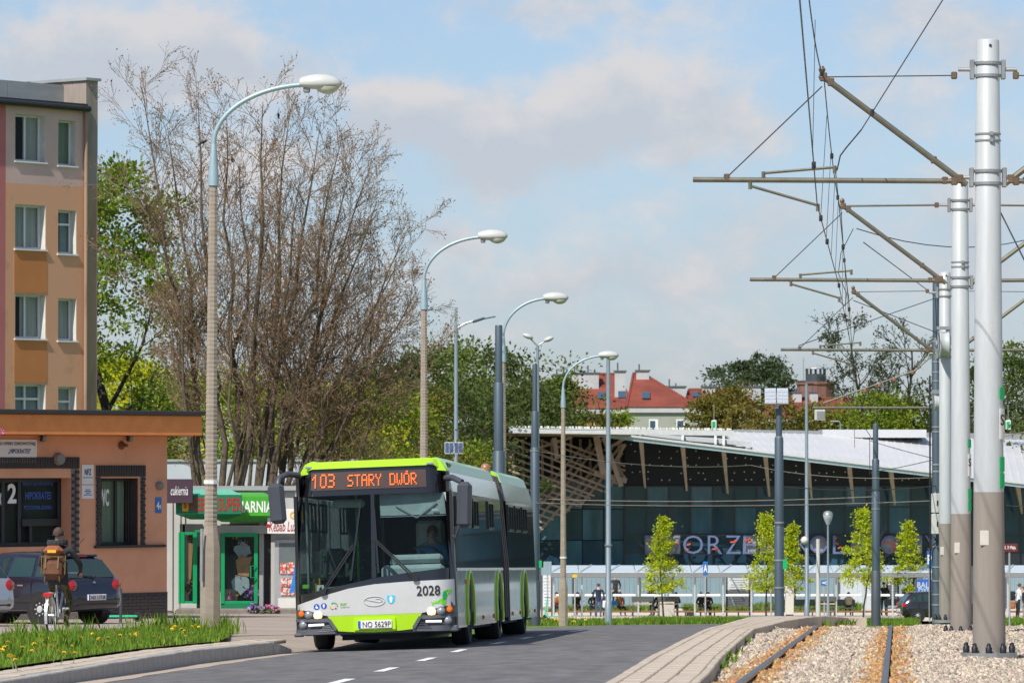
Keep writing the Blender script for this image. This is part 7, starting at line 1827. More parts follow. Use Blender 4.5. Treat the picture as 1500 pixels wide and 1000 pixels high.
# ------------------------------------------------------------------ street lamps
mk('lampblue', (.33, .44, .49), .45, metal=.25, var=.06); mk('lamphead', (.52, .53, .51), .4, var=.05); mk('lampglass', (.52, .51, .42), .2, var=.05); mk('post_concrete', (.36, .305, .245), .93, var=.14, nscale=3, bump=.7, bscale=90, stretch=(1, 1, 3))
def street_lamp(label, px, Y, zb, z_con, z_arm, z_head, reach, lean=0.0):
    """octagonal ribbed concrete post, blue sleeve, curved arm, white lamp head"""
    t_ = thing('street_lamp', label, 'street lamp', (X(px, Y), Y, zb), 0, 'concrete street lamps along the road')
    t_.rotation_euler = (0, lean, 0)
    zs = 1.75
    n = 8; rb, r0, r1 = .18, .118, .076
    prof = [(rb, -.3), (rb * .98, zs - .30), (r0, zs + .10)]; z = zs + .10; k = int((z_con - z) / .075)
    for i in range(k):
        f = i / k; r = r0 + (r1 - r0) * f; zz = z + (z_con - z) * f; d = (z_con - z) / k
        prof += [(r, zz + d * .1), (r, zz + d * .55), (r * .955, zz + d * .62), (r * .955, zz + d * .95)]
    prof.append((r1, z_con)); q = MB(); q.lathe((0, 0, 0), prof, n, ph=math.pi / 8); q.build('post', M['post_concrete'], t_)
    q = MB(); q.lathe((0, 0, 0), [(r1 + .02, z_con - .12), (r1 + .015, z_con + .05), (.05, z_con + .55), (.042, z_con + .6)], 16); P_ = []
    za = z_con + .6; ht = z_arm - za
    for i in range(15):
        f = i / 14; a = f * math.pi / 2 * .93
        P_.append(Vector((reach * (1 - math.cos(a)) * .98 * (1 if f < 1 else 1), 0, za + ht * math.sin(a))))
    P_ = [Vector((0, 0, za - .1))] + P_; e = P_[-1]; q.tube(P_, .042, 10); q.build('arm', M['lampblue'], t_, smooth=50)
    q = MB(); L_ = .72; vs, fs = [], []
    def head(x0, w_, h0, h1, m_, nm, zc):
        q = MB(); ns, nr = 10, 12; rows = []
        for i in range(ns + 1):
            f = i / ns; s_ = (math.sin(math.pi * min(1, .12 + .88 * f) * .94)) ** .55 if f < 1 else .25
            s_ = max(.22, s_)
            for j in range(nr):
                a = 2 * math.pi * j / nr; zz = math.sin(a); q.v.append((x0 + L_ * f, w_ * s_ * math.cos(a), zc + (h1 if zz > 0 else h0) * s_ * zz))
        for i in range(ns):
            for j in range(nr): k2 = (j + 1) % nr; q.f.append((i * nr + j, i * nr + k2, (i + 1) * nr + k2, (i + 1) * nr + j)); q.m.append(0)
        q.f.append(tuple(range(nr))[::-1]); q.f.append(tuple(ns * nr + j for j in range(nr))); q.m += [0, 0]
        o = q.build(nm, m_, t_, smooth=60); return o
    hd = head(e.x - .03, .17, .10, .17, M['lamphead'], 'lamp_head', e.z + .02)
    q = MB(); 
    ns, nr = 8, 10
    for i in range(ns + 1):
        f = i / ns; s_ = max(.05, math.sin(math.pi * f) ** .6)
        for j in range(nr): a = math.pi + math.pi * j / (nr - 1); q.v.append((e.x + .22 + .44 * f, .145 * s_ * math.cos(a), e.z - .03 + .13 * s_ * math.sin(a)))
    for i in range(ns):
        for j in range(nr - 1): q.f.append((i * nr + j, i * nr + j + 1, (i + 1) * nr + j + 1, (i + 1) * nr + j)); q.m.append(0)
    q.build('lamp_glass', M['lampglass'], hd, smooth=60)
    q = MB(); q.box((e.x + .09, 0, e.z - .09), (.12, .10, .10), None, .02); q.build('ballast_box', M['galv'], hd)
    q = MB(); q.lathe((0, 0, zs + .85), [(r0 + .004, -.035), (r0 + .012, -.035), (r0 + .012, .035), (r0 + .004, .035)], 8, caps=False, ph=math.pi / 8); q.build('tape_band', M['signwhite'], t_)
    return t_
def lamp_at(label, px, Y, zb, y_con, y_arm, y_head, px_head, lean=0):
    h = lambda py: at(px, py, Y).z - zb
    return street_lamp(label, px, Y, zb, h(y_con), h(y_head), h(y_head), X(px_head, Y) - X(px, Y), lean)
zl = zplane(82) + KT
l1 = lamp_at('nearest and tallest concrete street lamp, standing in the dandelion grass left of the bus', 308, 82, zl, 262, 122, 123, 455, R(.35))
q = MB(); q.box((-.14, -.2, 1.35), (.05, .02, .9), Matrix.Rotation(-.5, 3, 'Z')); q.build('hatch_strip', M['galv'], l1)
lamp_at('second concrete street lamp, rising behind the bus roof', 621, 117, zplane(117), 446, 347, 347, 714)
lamp_at('third concrete street lamp, beside the dark tram mast behind the bus', 737, 136, gz(X(737, 136), 136), 524, 437, 437, 806)
lamp_at('fourth concrete street lamp, standing in front of the bus shelter', 825, 172, gz(X(825, 172), 172) - .1, 592, 521, 521, 886)
# ------------------------------------------------------------------ slim posts and other lamps
mk('slimgrey', (.30, .36, .40), .4, metal=.4, var=.06); mk('solarblue', (.06, .09, .17), .15, var=.2, nscale=10, spec=.7); mk('solargrey', (.42, .46, .52), .2, var=.15, nscale=12, stretch=(1, 1, 6)); mk('alu', (.6, .62, .64), .35, metal=.5, var=.05); mk('globe', (.38, .43, .47), .15, var=.05); mk('camwhite', (.68, .66, .62), .5, var=.05)
def post(name, label, cat, px, Y, ptop, r=.06, m_='slimgrey', zb=None, group=None, r1=None):
    xx = X(px, Y); z = gz(xx, Y) if zb is None else zb; t_ = thing(name, label, cat, (xx, Y, z), 0, group); h = at(px, ptop, Y).z - z
    q = MB(); q.lathe((0, 0, 0), [(r * 1.3, -.1), (r * 1.25, .9), (r, .95), (r1 or r * .7, h)], 12); q.build('post', M[m_], t_, smooth=50); return t_, h
t_, h = post('led_street_lamp', 'slim LED street lamp with an angled flat head above the bus roof', 'street lamp', 668, 190, 476, .10, 'slimgrey')
s_ = 190 / F0
q = MB(); q.tube([(0, 0, h - .15), (12 * s_, 0, h + .05), (25 * s_, 0, h + .16)], .045, 8); q.tube([(0, 0, h - .30), (6 * s_, 0, h - .10), (16 * s_, 0, h + .06)], .03, 6); q.build('arm', M['slimgrey'], t_)
q = MB(); q.bar((24 * s_, 0, h + .12), (42 * s_, 0, h + .28), .30, .10, b=.03); q.bar((41 * s_, 0, h + .25), (58 * s_, 0, h + .34), .10, .05, b=.02); q.build('lamp_head', M['mastblue'], t_)
q = MB(); q.box((0, .02, h + .35), (.12, .12, .7)); q.build('bracket', M['slimgrey'], t_)
t_, h = post('twin_street_lamp', 'slim street lamp with two small heads on a forked arm', 'street lamp', 787.5, 200, 505, .09, 'slimgrey'); s_ = 200 / F0
for sx, dz in ((-1, 13), (1, 8)):
    q = MB(); q.tube([(0, 0, h - .05), (sx * 11 * s_, 0, h + dz * s_ * .75)], .035, 8); ar_ = q.build('arm', M['slimgrey'], t_)
    q = MB(); q.lathe((0, 0, 0), [(.03, -.22), (.13, -.1), (.16, .05), (.12, .18), (.03, .26)], 12, axis='X'); hd = q.build('lamp_head', M['lamphead'], ar_, smooth=60); hd.location = (sx * 15 * s_, 0, h + dz * s_); hd.scale = (1, 1, .7); hd.rotation_euler = (0, -sx * .35, 0)
t_, h = post('slim_post', 'tall slim grey post rising straight past the fourth lamp head', 'post', 891, 178, 520, .105, 'slimgrey', r1=.07)
q = MB(); q.lathe((0, 0, 0), [(.14, h * .30), (.14, h * .30 + .06)], 12); q.build('collar', M['galv'], t_)
t_, h = post('slim_street_lamp', 'slim street lamp post with flat head and white camera right of the solar panels', 'street lamp', 1181.5, 235, 562, .10, 'slimgrey'); s_ = 235 / F0
q = MB(); q.box((-.25, 0, h + .12), (.4, .25, .10), None, .03); q.box((.2, 0, h + .02), (.3, .2, .08), None, .03); q.build('lamp_head', M['mastblue'], t_)
q = MB(); q.lathe((0, 0, 0), [(.03, -.02), (.17, .10), (.19, .25), (.10, .36), (.02, .4)], 12); cm_ = q.build('camera_dome', M['camwhite'], t_, smooth=50); cm_.location = (-.12, -.12, at(0, 797, 235).z - t_.location.z)
t_, h = post('lantern_lamp', 'slim lamp post with a round globe lantern in front of the station letters', 'street lamp', 1212.5, 240, 767, .06, 'slimgrey')
q = MB(); q.lathe((0, 0, 0), [(.07, h - .05), (.20, h + .25), (.25, h + .42), (.22, h + .50), (.12, h + .56)], 16); q.build('globe', M['globe'], t_, smooth=50); q = MB(); q.lathe((0, 0, 0), [(.26, h + .46), (.2, h + .60), (.05, h + .66)], 16); q.build('cap', M['galv'], t_, smooth=50)
zz = gz(X(1198, 116), 116) + .1
t_, h = post('sign_post', 'plain bare grey sign post beside the end of the left rail', 'post', 1198, 112, 789, .045, 'boxgrey', zplane(112) - .3, r1=.045)
t_, h = post('slim_post', 'thin pole with a small arm lamp above the white roof', 'post', 1231, 345, 620, .08, 'slimgrey'); q = MB(); q.tube([(0, 0, h), (-.1, 0, h + .15), (-.7, 0, h + .15)], .06, 6); q.build('arm', M['slimgrey'], t_)
def solar(label, px, py, Y, n, wpx, hpx, m_, post_to=None, tilt=.3):
    t_ = thing('solar_panel', label, 'solar panel', at(px, py, Y), 0); s_ = Y / F0
    for i in range(n):
        x = (i - (n - 1) / 2) * wpx * s_
        q = MB(); q.box((x, 0, 0), (wpx * s_ - .02, .04, hpx * s_), Matrix.Rotation(-tilt, 3, 'X'), .008); fr = q.build('frame', M['alu'], t_)
        q = MB()
        for a in range(2):
            for b2 in range(4): q.box(Matrix.Rotation(-tilt, 3, 'X') @ Vector(((a - .5) * wpx * s_ * .44, -.024, (b2 - 1.5) * hpx * s_ * .225)) + Vector((x, 0, 0)), (wpx * s_ * .41, .01, hpx * s_ * .205), Matrix.Rotation(-tilt, 3, 'X'))
        q.build('cells', M[m_], fr)
    q = MB(); q.box((0, .1, -hpx * s_ * .5), (.08, .18, hpx * s_ * .5)); q.build('bracket', M['galv'], t_)
solar('pair of pale solar panels on top of the blue mast ending the paved strip', 1137.5, 580, 107.8, 2, 18, 24, 'solargrey'); solar('small blue solar panel beside the LED lamp post above the bus roof', 665, 656, 188, 2, 14, 18, 'solarblue')
# green and white signs on posts above the station roof
for px, Y, lb in ((1046, 330, 'small white and green sign on the station roof'), (1477, 330, 'small white and green sign on the roof right of the nearest tram pole')):
    p = at(px, 622, Y); t_ = thing('roof_sign', lb, 'sign', (p.x, Y, p.z), 0); q = MB(); q.box((0, 0, 0), (.35, .2, .65), None, .03); q.build('panel', M['signwhite'], t_); q = MB(); q.box((-.03, -.11, 0), (.22, .02, .45)); q.build('print', M['tramgreen'], t_); q = MB(); q.tube([(0, .1, -.3), (0, .1, 1.4)], .03, 5); q.build('pole', M['galv'], t_)
q = MB()
for px, Y, lb in ((786, 160, 'small green plate on the dark tram mast at the rear of the bus'), (1148, 107.8, 'small green plate on the solar panel mast')):
    p = at(px + (5.5 if px < 800 else 2), 826, Y - .2); t_ = thing('green_plate', lb, 'plate', p, 0); q = MB(); q.box((0, 0, 0), (.10, .03, .22), None, .005); q.build('plate', M['tramgreen'], t_)
# ------------------------------------------------------------------ people
mk('hairdark', (.022, .015, .012), .7, var=.2); mk('hairbrown', (.075, .035, .018), .7, var=.2); mk('hairred', (.23, .065, .025), .7, var=.2); mk('shoe', (.02, .02, .022), .6, var=.1); mk('shoelight', (.45, .42, .38), .6, var=.1); mk('shoebrown', (.16, .075, .035), .7, var=.2)
CLOTH = {'black': (.016, .016, .018), 'navy': (.016, .024, .055), 'jeans': (.055, .10, .19), 'orange': (.36, .125, .035), 'grey': (.22, .23, .25), 'charcoal': (.035, .038, .042), 'pink': (.50, .27, .36), 'white': (.70, .70, .70), 'beige': (.50, .42, .30), 'olive': (.08, .08, .045), 'darkbrown': (.07, .045, .035), 'khaki': (.16, .14, .08)}
for k, c in CLOTH.items(): mk('cl_' + k, c, .9, var=.18, nscale=9, bump=.4, bscale=14)
mk('camo', (.035, .032, .014), .9, var=0, nscale=11, col2=(.135, .115, .05), cov=(.42, .58))
def person_mesh(J, mats_, name='body'):
    """one continuous skinned body; J: joint -> (position, radius, region) ; bones in order from the pelvis"""
    keys = list(J); idx = {k: i for i, k in enumerate(keys)}
    B = [('pelvis', 'waist'), ('waist', 'chest'), ('chest', 'neck'), ('neck', 'head'), ('head', 'crown')]
    for s in 'LR':
        B += [('chest', 'sh' + s), ('sh' + s, 'el' + s), ('el' + s, 'wr' + s), ('wr' + s, 'pa' + s), ('pelvis', 'hp' + s), ('hp' + s, 'kn' + s), ('kn' + s, 'an' + s), ('an' + s, 'to' + s)]
        for f in range(5):
            B += [('pa' + s if f else 'wr' + s, 'f%d%s' % (f, s)), ('f%d%s' % (f, s), 'g%d%s' % (f, s))]
    me = bpy.data.meshes.new(name); me.from_pydata([J[k][0] for k in keys], [(idx[a], idx[b]) for a, b in B], [])
    ob = bpy.data.objects.new(name, me); COL.objects.link(ob)
    md = ob.modifiers.new('skin', 'SKIN'); md.use_smooth_shade = True
    for k in keys:
        v = me.skin_vertices[0].data[idx[k]]; r = J[k][1]; v.radius = r if isinstance(r, tuple) else (r, r)
        v.use_root = (k == 'pelvis')
    sd = ob.modifiers.new('sub', 'SUBSURF'); sd.levels = 1; sd.render_levels = 1
    dg = bpy.context.evaluated_depsgraph_get(); ev = ob.evaluated_get(dg); m2 = bpy.data.meshes.new_from_object(ev)
    bpy.data.objects.remove(ob); bpy.data.meshes.remove(me); m2.name = name
    m2.materials.clear()
    for m_ in mats_: m2.materials.append(m_)
    # region of each face: the nearest bone decides
    P0 = np.array([J[a][0] for a, b in B]); P1 = np.array([J[b][0] for a, b in B]); reg = np.array([J[b][2] for a, b in B]); rad = np.array([np.mean(J[b][1]) for a, b in B])
    C = np.array([p.center for p in m2.polygons]); D = P1 - P0; L2 = (D * D).sum(1) + 1e-9
    t = np.clip(((C[:, None] - P0[None]) * D[None]).sum(2) / L2[None], 0, 1); dist = np.linalg.norm(C[:, None] - (P0[None] + t[..., None] * D[None]), axis=2) - rad[None] * .8
    m2.polygons.foreach_set('material_index', reg[dist.argmin(1)].astype(np.int32)); m2.polygons.foreach_set('use_smooth', [True] * len(m2.polygons)); m2.update()
    return m2
def skeleton(pose='stand', h=1.74, wide=1.0, arms=None, head_turn=0, lean=0.0, stride=.0):
    """joint positions; the figure faces -Y; units in metres; regions: 0 skin 1 top 2 trousers 3 shoes"""
    k = h / 1.74; V = lambda x, y, z: Vector((x * k, y * k, z * k))
    hz = .93 if pose == 'stand' else .50
    J = {}
    J['pelvis'] = (V(0, 0, hz), (.135 * k * wide, .10 * k), 2); ly = lean
    J['waist'] = (V(0, -.02 - ly * .3, hz + .17), (.125 * k * wide, .095 * k), 1); J['chest'] = (V(0, -.01 - ly * .7, hz + .42), (.155 * k * wide, .11 * k), 1)
    J['neck'] = (V(0, -.0 - ly * 1.0, hz + .575), .052 * k, 0); J['head'] = (V(0, -.035 - ly * 1.15, hz + .68), (.068 * k, .080 * k), 0); J['crown'] = (V(0, -.02 - ly * 1.2, hz + .765), (.062 * k, .076 * k), 0)
    for s, sg in (('L', -1), ('R', 1)):
        J['sh' + s] = (V(sg * .185 * wide, -.0 - ly * .8, hz + .475), .062 * k, 1)
        a = (arms or {}).get(s, 'down' if pose == 'stand' else 'lap')
        if a == 'down': el, wr = V(sg * .245 * wide, .03 - ly * .4, hz + .21), V(sg * .25 * wide, -.05, hz - .04)
        elif a == 'lap': el, wr = V(sg * .25 * wide, .03 - ly * .5, hz + .22), V(sg * .09, -.27, hz + .14)
        elif a == 'phone': el, wr = V(sg * .24 * wide, -.02 - ly * .5, hz + .22), V(sg * .07, -.28 - ly, hz + .36)
        elif a == 'pocket': el, wr = V(sg * .28 * wide, .06 - ly * .4, hz + .22), V(sg * .20 * wide, -.08, hz + .04)
        elif a == 'ear': el, wr = V(sg * .28 * wide, -.10, hz + .28), V(sg * .12, -.08 - ly, hz + .62)
        elif a == 'bars': el, wr = V(sg * .29 * wide, -.16 - ly, hz + .22), V(sg * .27, -.50 - ly * .6, hz + .10)
        elif a == 'wheel': el, wr = V(sg * .26 * wide, -.20, hz + .22), V(sg * .19, -.42, hz + .28)
        J['el' + s] = (el, .048 * k, 1); J['wr' + s] = (wr, .031 * k, 1)
        d = (wr - el).normalized(); d = (d + Vector((0, 0, -.25))).normalized() if a != 'ear' else d
        pa = wr + d * .085 * k; J['pa' + s] = (pa, (.038 * k, .022 * k), 0)
        sd = Vector((1, 0, 0)) - d * d.x; sd = sd.normalized() if sd.length > .1 else Vector((0, 1, 0)); nn = d.cross(sd).normalized()
        if nn.z > 0: nn = -nn
        for f in range(5):
            if f == 0: b0 = wr + d * .03 * k - sd * sg * .035 * k; g = b0 + (d * .045 - sd * sg * .018 + nn * .018) * k; r = .0095 * k
            else:
                off = (f - 2.5) * .018 * k; ln = (.0, .042, .048, .045, .036)[f] * k; b0 = pa + d * (.028 * k + ln * .4) + sd * off; g = b0 + d * ln * .55 + nn * ln * .65; r = .0088 * k
            J['f%d%s' % (f, s)] = (b0, r, 0); J['g%d%s' % (f, s)] = (g, r * .85, 0)
        st_ = stride * sg
        if pose == 'stand':
            J['hp' + s] = (V(sg * .095, 0, hz - .07), .090 * k, 2); J['kn' + s] = (V(sg * .105, -.02 + st_ * .5, .49), .062 * k, 2); J['an' + s] = (V(sg * .11, .03 + st_, .09), .043 * k, 2); J['to' + s] = (V(sg * .13, -.13 + st_, .042), (.042 * k, .034 * k), 3)
        elif pose == 'sit':
            J['hp' + s] = (V(sg * .10, -.05, hz - .01), .092 * k, 2); J['kn' + s] = (V(sg * .13, -.46, hz + .0), .064 * k, 2); J['an' + s] = (V(sg * .13, -.44 + st_, .09), .043 * k, 2); J['to' + s] = (V(sg * .15, -.60 + st_, .042), (.042 * k, .034 * k), 3)
        elif pose == 'ride':
            up = 1 if s == 'L' else 0
            J['hp' + s] = (V(sg * .10, -.03, hz - .03), .092 * k, 2)
            if s == 'L': J['kn' + s] = (V(sg * .15, -.30, hz - .36), .068 * k, 2); J['an' + s] = (V(sg * .135, -.10, hz - .74), .046 * k, 2); J['to' + s] = (V(sg * .14, -.26, hz - .80), (.044 * k, .034 * k), 3)
            else: J['kn' + s] = (V(sg * .17, -.40, hz - .20), .068 * k, 2); J['an' + s] = (V(sg * .15, -.26, hz - .58), .046 * k, 2); J['to' + s] = (V(sg * .155, -.42, hz - .63), (.044 * k, .034 * k), 3)
    if head_turn:
        c = J['neck'][0]
        for q in ('head', 'crown'): p = J[q][0] - c; J[q] = (c + Matrix.Rotation(head_turn, 3, 'Z') @ p, J[q][1], J[q][2])
    return J
def hair_cap(J, parent, m_, long=0.0, cap=False, back=1):
    h = J['head'][0]; c = J['crown'][0]; k = J['neck'][1] / .052; up = (c - h).normalized(); ctr = (h + c) / 2 + Vector((0, .018 * k, .015 * k)); q = MB(); n, m2 = 12, 7
    for i in range(m2 + 1):
        ph = math.pi * .62 * i / m2
        for j in range(n):
            a = 2 * math.pi * j / n; rr_ = .099 * k; fr = (math.sin(a) < -.35)     # face side stays free
            z = math.cos(ph) * .105 * k
            if fr: z = max(z, .03 * k)
            q.v.append(tuple(ctr + Vector((rr_ * .92 * math.sin(ph) * math.cos(a), rr_ * 1.1 * math.sin(ph) * math.sin(a) + (.0), z - (long * k if i == m2 and not fr else 0)))))
    for i in range(m2):
        for j in range(n): b2 = (j + 1) % n; q.f.append((i * n + j, (i + 1) * n + j, (i + 1) * n + b2, i * n + b2)); q.m.append(0)
    if cap: q.box(ctr + Vector((0, -.13 * k, .03 * k)), (.13 * k, .11 * k, .012), None, .004)
    return q.build('cap' if cap else 'hair', m_, parent, smooth=80)
def face(J, parent):
    h = J['head'][0]; f = (Matrix.Identity(3)); k = J['neck'][1] / .052
    q = MB(); q.lathe(h + Vector((0, -.088 * k, -.002)), [(.006, .03), (.012, .0), (.016, -.018), (.004, -.022)], 6, m=0)
    for s in (-1, 1):
        q.box(h + Vector((s * .03 * k, -.078 * k, .028 * k)), (.022, .012, .010), m=1); q.box(h + Vector((s * .075 * k, -.0, .01)), (.016, .03, .05), None, .006, m=0)
    q.box(h + Vector((0, -.078 * k, -.045 * k)), (.042, .012, .010), m=2)
    return q.build('face', [M['skin'], M['textblack'], M['redlens']], parent)
def person(label, px, Y, rz, pose='stand', top='black', legs='navy', shoe='shoe', hair='hairdark', zoff=0, h=1.72, long=0.0, cap=False, group=None, x=None, z=None, loc=None, **kw):
    J = skeleton(pose, h, **kw); xx = X(px, Y) if x is None else x
    t_ = thing('person', label, 'person', loc or (xx, Y, (gz(xx, Y) + .035 if z is None else z) + zoff), rz, group)
    me = person_mesh(J, [M['skin'], M['cl_' + top] if 'cl_' + top in M else M[top], M['cl_' + legs] if 'cl_' + legs in M else M[legs], M[shoe]]); o = link('body', me, t_)
    hair_cap(J, t_, M[hair], long, cap); face(J, t_)
    return t_, J
PI = math.pi
# bus driver: seated in the cab, a thing of its own
drv_loc = bus.matrix_world if False else None
def in_bus(p):
    mtx = Matrix.Translation(bus.location) @ bus.rotation_euler.to_matrix().to_4x4(); return mtx @ Vector(p)
p = in_bus((.79, 1.34, .62)); t_, J = person('bus driver in a pale blue shirt seated behind the steering wheel', 0, 0, -math.atan(.076), 'sit', 'shirtblue', 'navy', hair='hairred', loc=p, long=.05, arms={'L': 'wheel', 'R': 'wheel'}, lean=.06)
# people at the bus stop
BYp = BY + 1.5
GP = 'people waiting at the bus stop'
ppl = [
 ('person in an orange jacket and jeans seated at the left end beside the white timetable', 815, BYp, 0, 'sit', 'orange', 'jeans', 'shoelight', 'hairdark', {'L': 'phone', 'R': 'lap'}, {}),
 ('person in black and dark brown trousers seated with a hand at the ear', 846, BYp, .2, 'sit', 'black', 'darkbrown', 'shoelight', 'hairdark', {'R': 'ear', 'L': 'lap'}, {}),
 ('red haired person in black seated left of the standing navy coat', 868.5, BYp, 0, 'sit', 'black', 'jeans', 'shoe', 'hairred', None, {'long': .10}),
 ('person in a navy coat seen from behind standing in front of the shelter post', 876.5, 256, PI, 'stand', 'navy', 'jeans', 'shoe', 'hairbrown', None, {'h': 1.80, 'wide': 1.15}),
 ('person in a grey pink top seated between the navy coat and the slim grey pole', 887.5, BYp, 0, 'sit', 'pink', 'jeans', 'shoe', 'hairred', None, {}),
 ('person in a black jacket and black cap standing behind the bench in the shelter', 901, BYp + 5, .3, 'stand', 'charcoal', 'black', 'shoe', 'hairdark', {'L': 'pocket', 'R': 'pocket'}, {'h': 1.9, 'wide': 1.1, 'cap': True, 'zoff': .38}),
 ('person in an orange brown jacket seated holding a bright blue bag', 908, BYp, .35, 'sit', 'orange', 'charcoal', 'shoelight', 'hairdark', None, {}),
 ('person in black leaning by the shelter post left of the concrete bin', 955, BYp - .8, -.9, 'stand', 'black', 'charcoal', 'shoebrown', 'hairdark', {'L': 'phone', 'R': 'lap'}, {'h': 1.74}),
 ('person in dark clothes seated just left of the concrete bin', 964.5, BYp, -.3, 'sit', 'black', 'navy', 'shoe', 'hairbrown', {'L': 'phone', 'R': 'lap'}, {}),
 ('person in a black coat seated behind the concrete bin with pink shoes', 990, BYp, -.2, 'sit', 'black', 'charcoal', 'redlens', 'hairbrown', {'L': 'phone', 'R': 'phone'}, {}),
 ('person in dark top and bright jeans seated with a raised hand', 1026.5, BYp + .4, .2, 'sit', 'charcoal', 'jeans', 'shoe', 'hairbrown', {'R': 'ear', 'L': 'lap'}, {}),
 ('person with long dark hair in black seated near the white notice board', 1037, BYp, 0, 'sit', 'black', 'navy', 'shoe', 'hairdark', {'L': 'phone', 'R': 'lap'}, {'long': .14}),
 ('person with brown hair seated from behind wearing a beige backpack', 1242.5, BYp - .6, PI, 'sit', 'olive', 'charcoal', 'shoe', 'hairbrown', None, {'long': .12}),
 ('tall person in a black coat standing right of the stepped blue tram mast', 1294, BYp, PI - .4, 'stand', 'black', 'charcoal', 'shoe', 'hairdark', {'L': 'pocket', 'R': 'pocket'}, {'h': 1.86, 'wide': 1.15}),
 ('person with a grey cap and dark jacket standing behind the dark car', 1326.5, BYp + 2, .4, 'stand', 'navy', 'charcoal', 'shoe', 'cl_grey', None, {'h': 1.68, 'cap': True}),
 ('person in a pink jacket seated from behind beside the dark car', 1322.5, BYp - .5, PI, 'sit', 'pink', 'grey', 'shoe', 'hairbrown', None, {}),
 ('person in a white t shirt and black trousers standing right of the nearest tram pole', 1490, 246, 1.9, 'stand', 'white', 'black', 'shoelight', 'hairbrown', {'L': 'phone', 'R': 'phone'}, {'h': 1.82, 'lean': .08}),
 ('person in a black top and grey trousers cut by the right frame edge', 1499, 245, -1.6, 'stand', 'black', 'grey', 'shoelight', 'hairbrown', None, {'h': 1.68, 'long': .08}),
]
PP = []
for lb, px, Y, rz, pose, top, legs, shoe, hair, arms, kw in ppl:
    PP.append(person(lb, px, Y, rz, pose, top, legs, shoe, hair, arms=arms, group=GP, **kw)[0])
def bag(name, label, cat, loc, d, m_, rz=0, straps=True):
    t_ = thing(name, label, cat, loc, rz); q = MB(); q.box((0, 0, d[2] / 2), d, None, min(d) * .3); q.build('body', m_, t_, smooth=50)
    q = MB(); q.box((0, -d[1] * .55, d[2] * .32), (d[0] * .7, d[1] * .3, d[2] * .4), None, .02); q.build('pocket', m_, t_, smooth=50)
    if straps: q = MB(); q.tube([(-d[0] * .3, d[1] * .4, d[2] * .9), (-d[0] * .3, d[1] * .8, d[2] * .6), (-d[0] * .3, d[1] * .45, d[2] * .2)], .015, 5); q.tube([(d[0] * .3, d[1] * .4, d[2] * .9), (d[0] * .3, d[1] * .8, d[2] * .6), (d[0] * .3, d[1] * .45, d[2] * .2)], .015, 5); q.build('strap', m_, t_)
    return t_
b_ = PP[12].location; bag('backpack', 'beige backpack on the back of the seated brown haired person', 'backpack', (b_.x, b_.y - .20, b_.z + .62), (.36, .2, .46), M['cl_beige'])
b_ = PP[16].location; bag('backpack', 'black backpack on the back of the person in the white t shirt', 'backpack', (b_.x - .28, b_.y - .05, b_.z + .98), (.34, .22, .48), M['cl_black'], -.9)
bag('bag', 'orange bag hanging below the black backpack at the right', 'bag', (b_.x - .28, b_.y - .12, b_.z + .55), (.28, .14, .4), M['cl_orange'], 0, False)
b_ = PP[6].location; bag('bag', 'bright blue bag on the lap of the person in the orange brown jacket', 'bag', (b_.x - .30, b_.y - .42, b_.z + .58), (.36, .16, .26), M['bluecloth'], .3, False)
b_ = PP[3].location; bag('bag', 'white carrier bag beside the standing navy coat', 'bag', (b_.x + .36, b_.y - .02, b_.z + .50), (.26, .14, .40), M['cl_white'], 0, False)
b_ = PP[10].location; bag('bag', 'pale grey bag on the ground left of the pair in dark clothes', 'bag', (b_.x - .55, b_.y - .5, b_.z), (.5, .25, .25), M['cl_grey'], 0, False)

# ------------------------------------------------------------------ bicycle and rider
mk('bikewhite', (.60, .62, .64), .3, metal=.4, var=.03); mk('bikeblue', (.10, .25, .50), .3, var=.05)
CYx, CYy = X(87, 81.2), 81.2; cyz = zplane(CYy) + .09
CRZ = R(-9)
bk_ = thing('bicycle', 'white and silver city bicycle with red tail light ridden away along the verge', 'bicycle', (CYx, CYy, cyz), CRZ)
def bwheel(y, r, steer=0.0, x=0):
    q = MB(); q.tube([(0, r * math.cos(a * PI / 14), r * math.sin(a * PI / 14)) for a in range(29)], .021, 8, caps=False); w_ = q.build('wheel', M['tyre'], bk_, smooth=60); w_.location = (x, y, r + .018); w_.rotation_euler = (0, 0, steer)
    q = MB(); q.tube([(0, (r - .025) * math.cos(a * PI / 14), (r - .025) * math.sin(a * PI / 14)) for a in range(29)], .013, 6, caps=False); q.lathe((0, 0, 0), [(.02, -.05), (.02, .05)], 8, axis='X')
    for k in range(16):
        a = k * PI / 8; q.tube([(.02 * (-1) ** k, 0, 0), (0, (r - .02) * math.cos(a), (r - .02) * math.sin(a))], .002, 3)
    q.build('rim', M['alu'], w_); return w_
R_ = .335
bwheel(-.52, R_); bwheel(.55, R_, .28, .0)
q = MB(); cr = (0, -.02, .30); st_ = (0, -.17, .80); hd = (0, .38, .86); ra = (0, -.52, R_ + .018)
for a, b2, r in ((cr, st_, .018), (cr, hd, .022), (st_, ra, .010), (cr, ra, .012), (hd, (0, .55, R_ + .018), .016), (hd, (0, .34, 1.02), .016), (st_, (0, -.19, .90), .014)): q.tube([a, b2], r, 8)
q.build('frame', M['bikewhite'], bk_)
q = MB(); q.tube([(-.29, .22, 1.03), (-.27, .30, 1.05), (-.1, .36, 1.05), (.1, .36, 1.05), (.27, .30, 1.05), (.29, .22, 1.03)], .012, 8); hb = q.build('handlebar', M['alu'], bk_)
for s in (-1, 1): q = MB(); q.tube([(s * .295, .16, 1.03), (s * .28, .27, 1.045)], .018, 8); q.build('grip', M['rubber'], hb)
q = MB(); q.box((0, -.20, .93), (.16, .26, .06), None, .025); q.build('saddle', M['cl_black'], bk_, smooth=50)
q = MB()
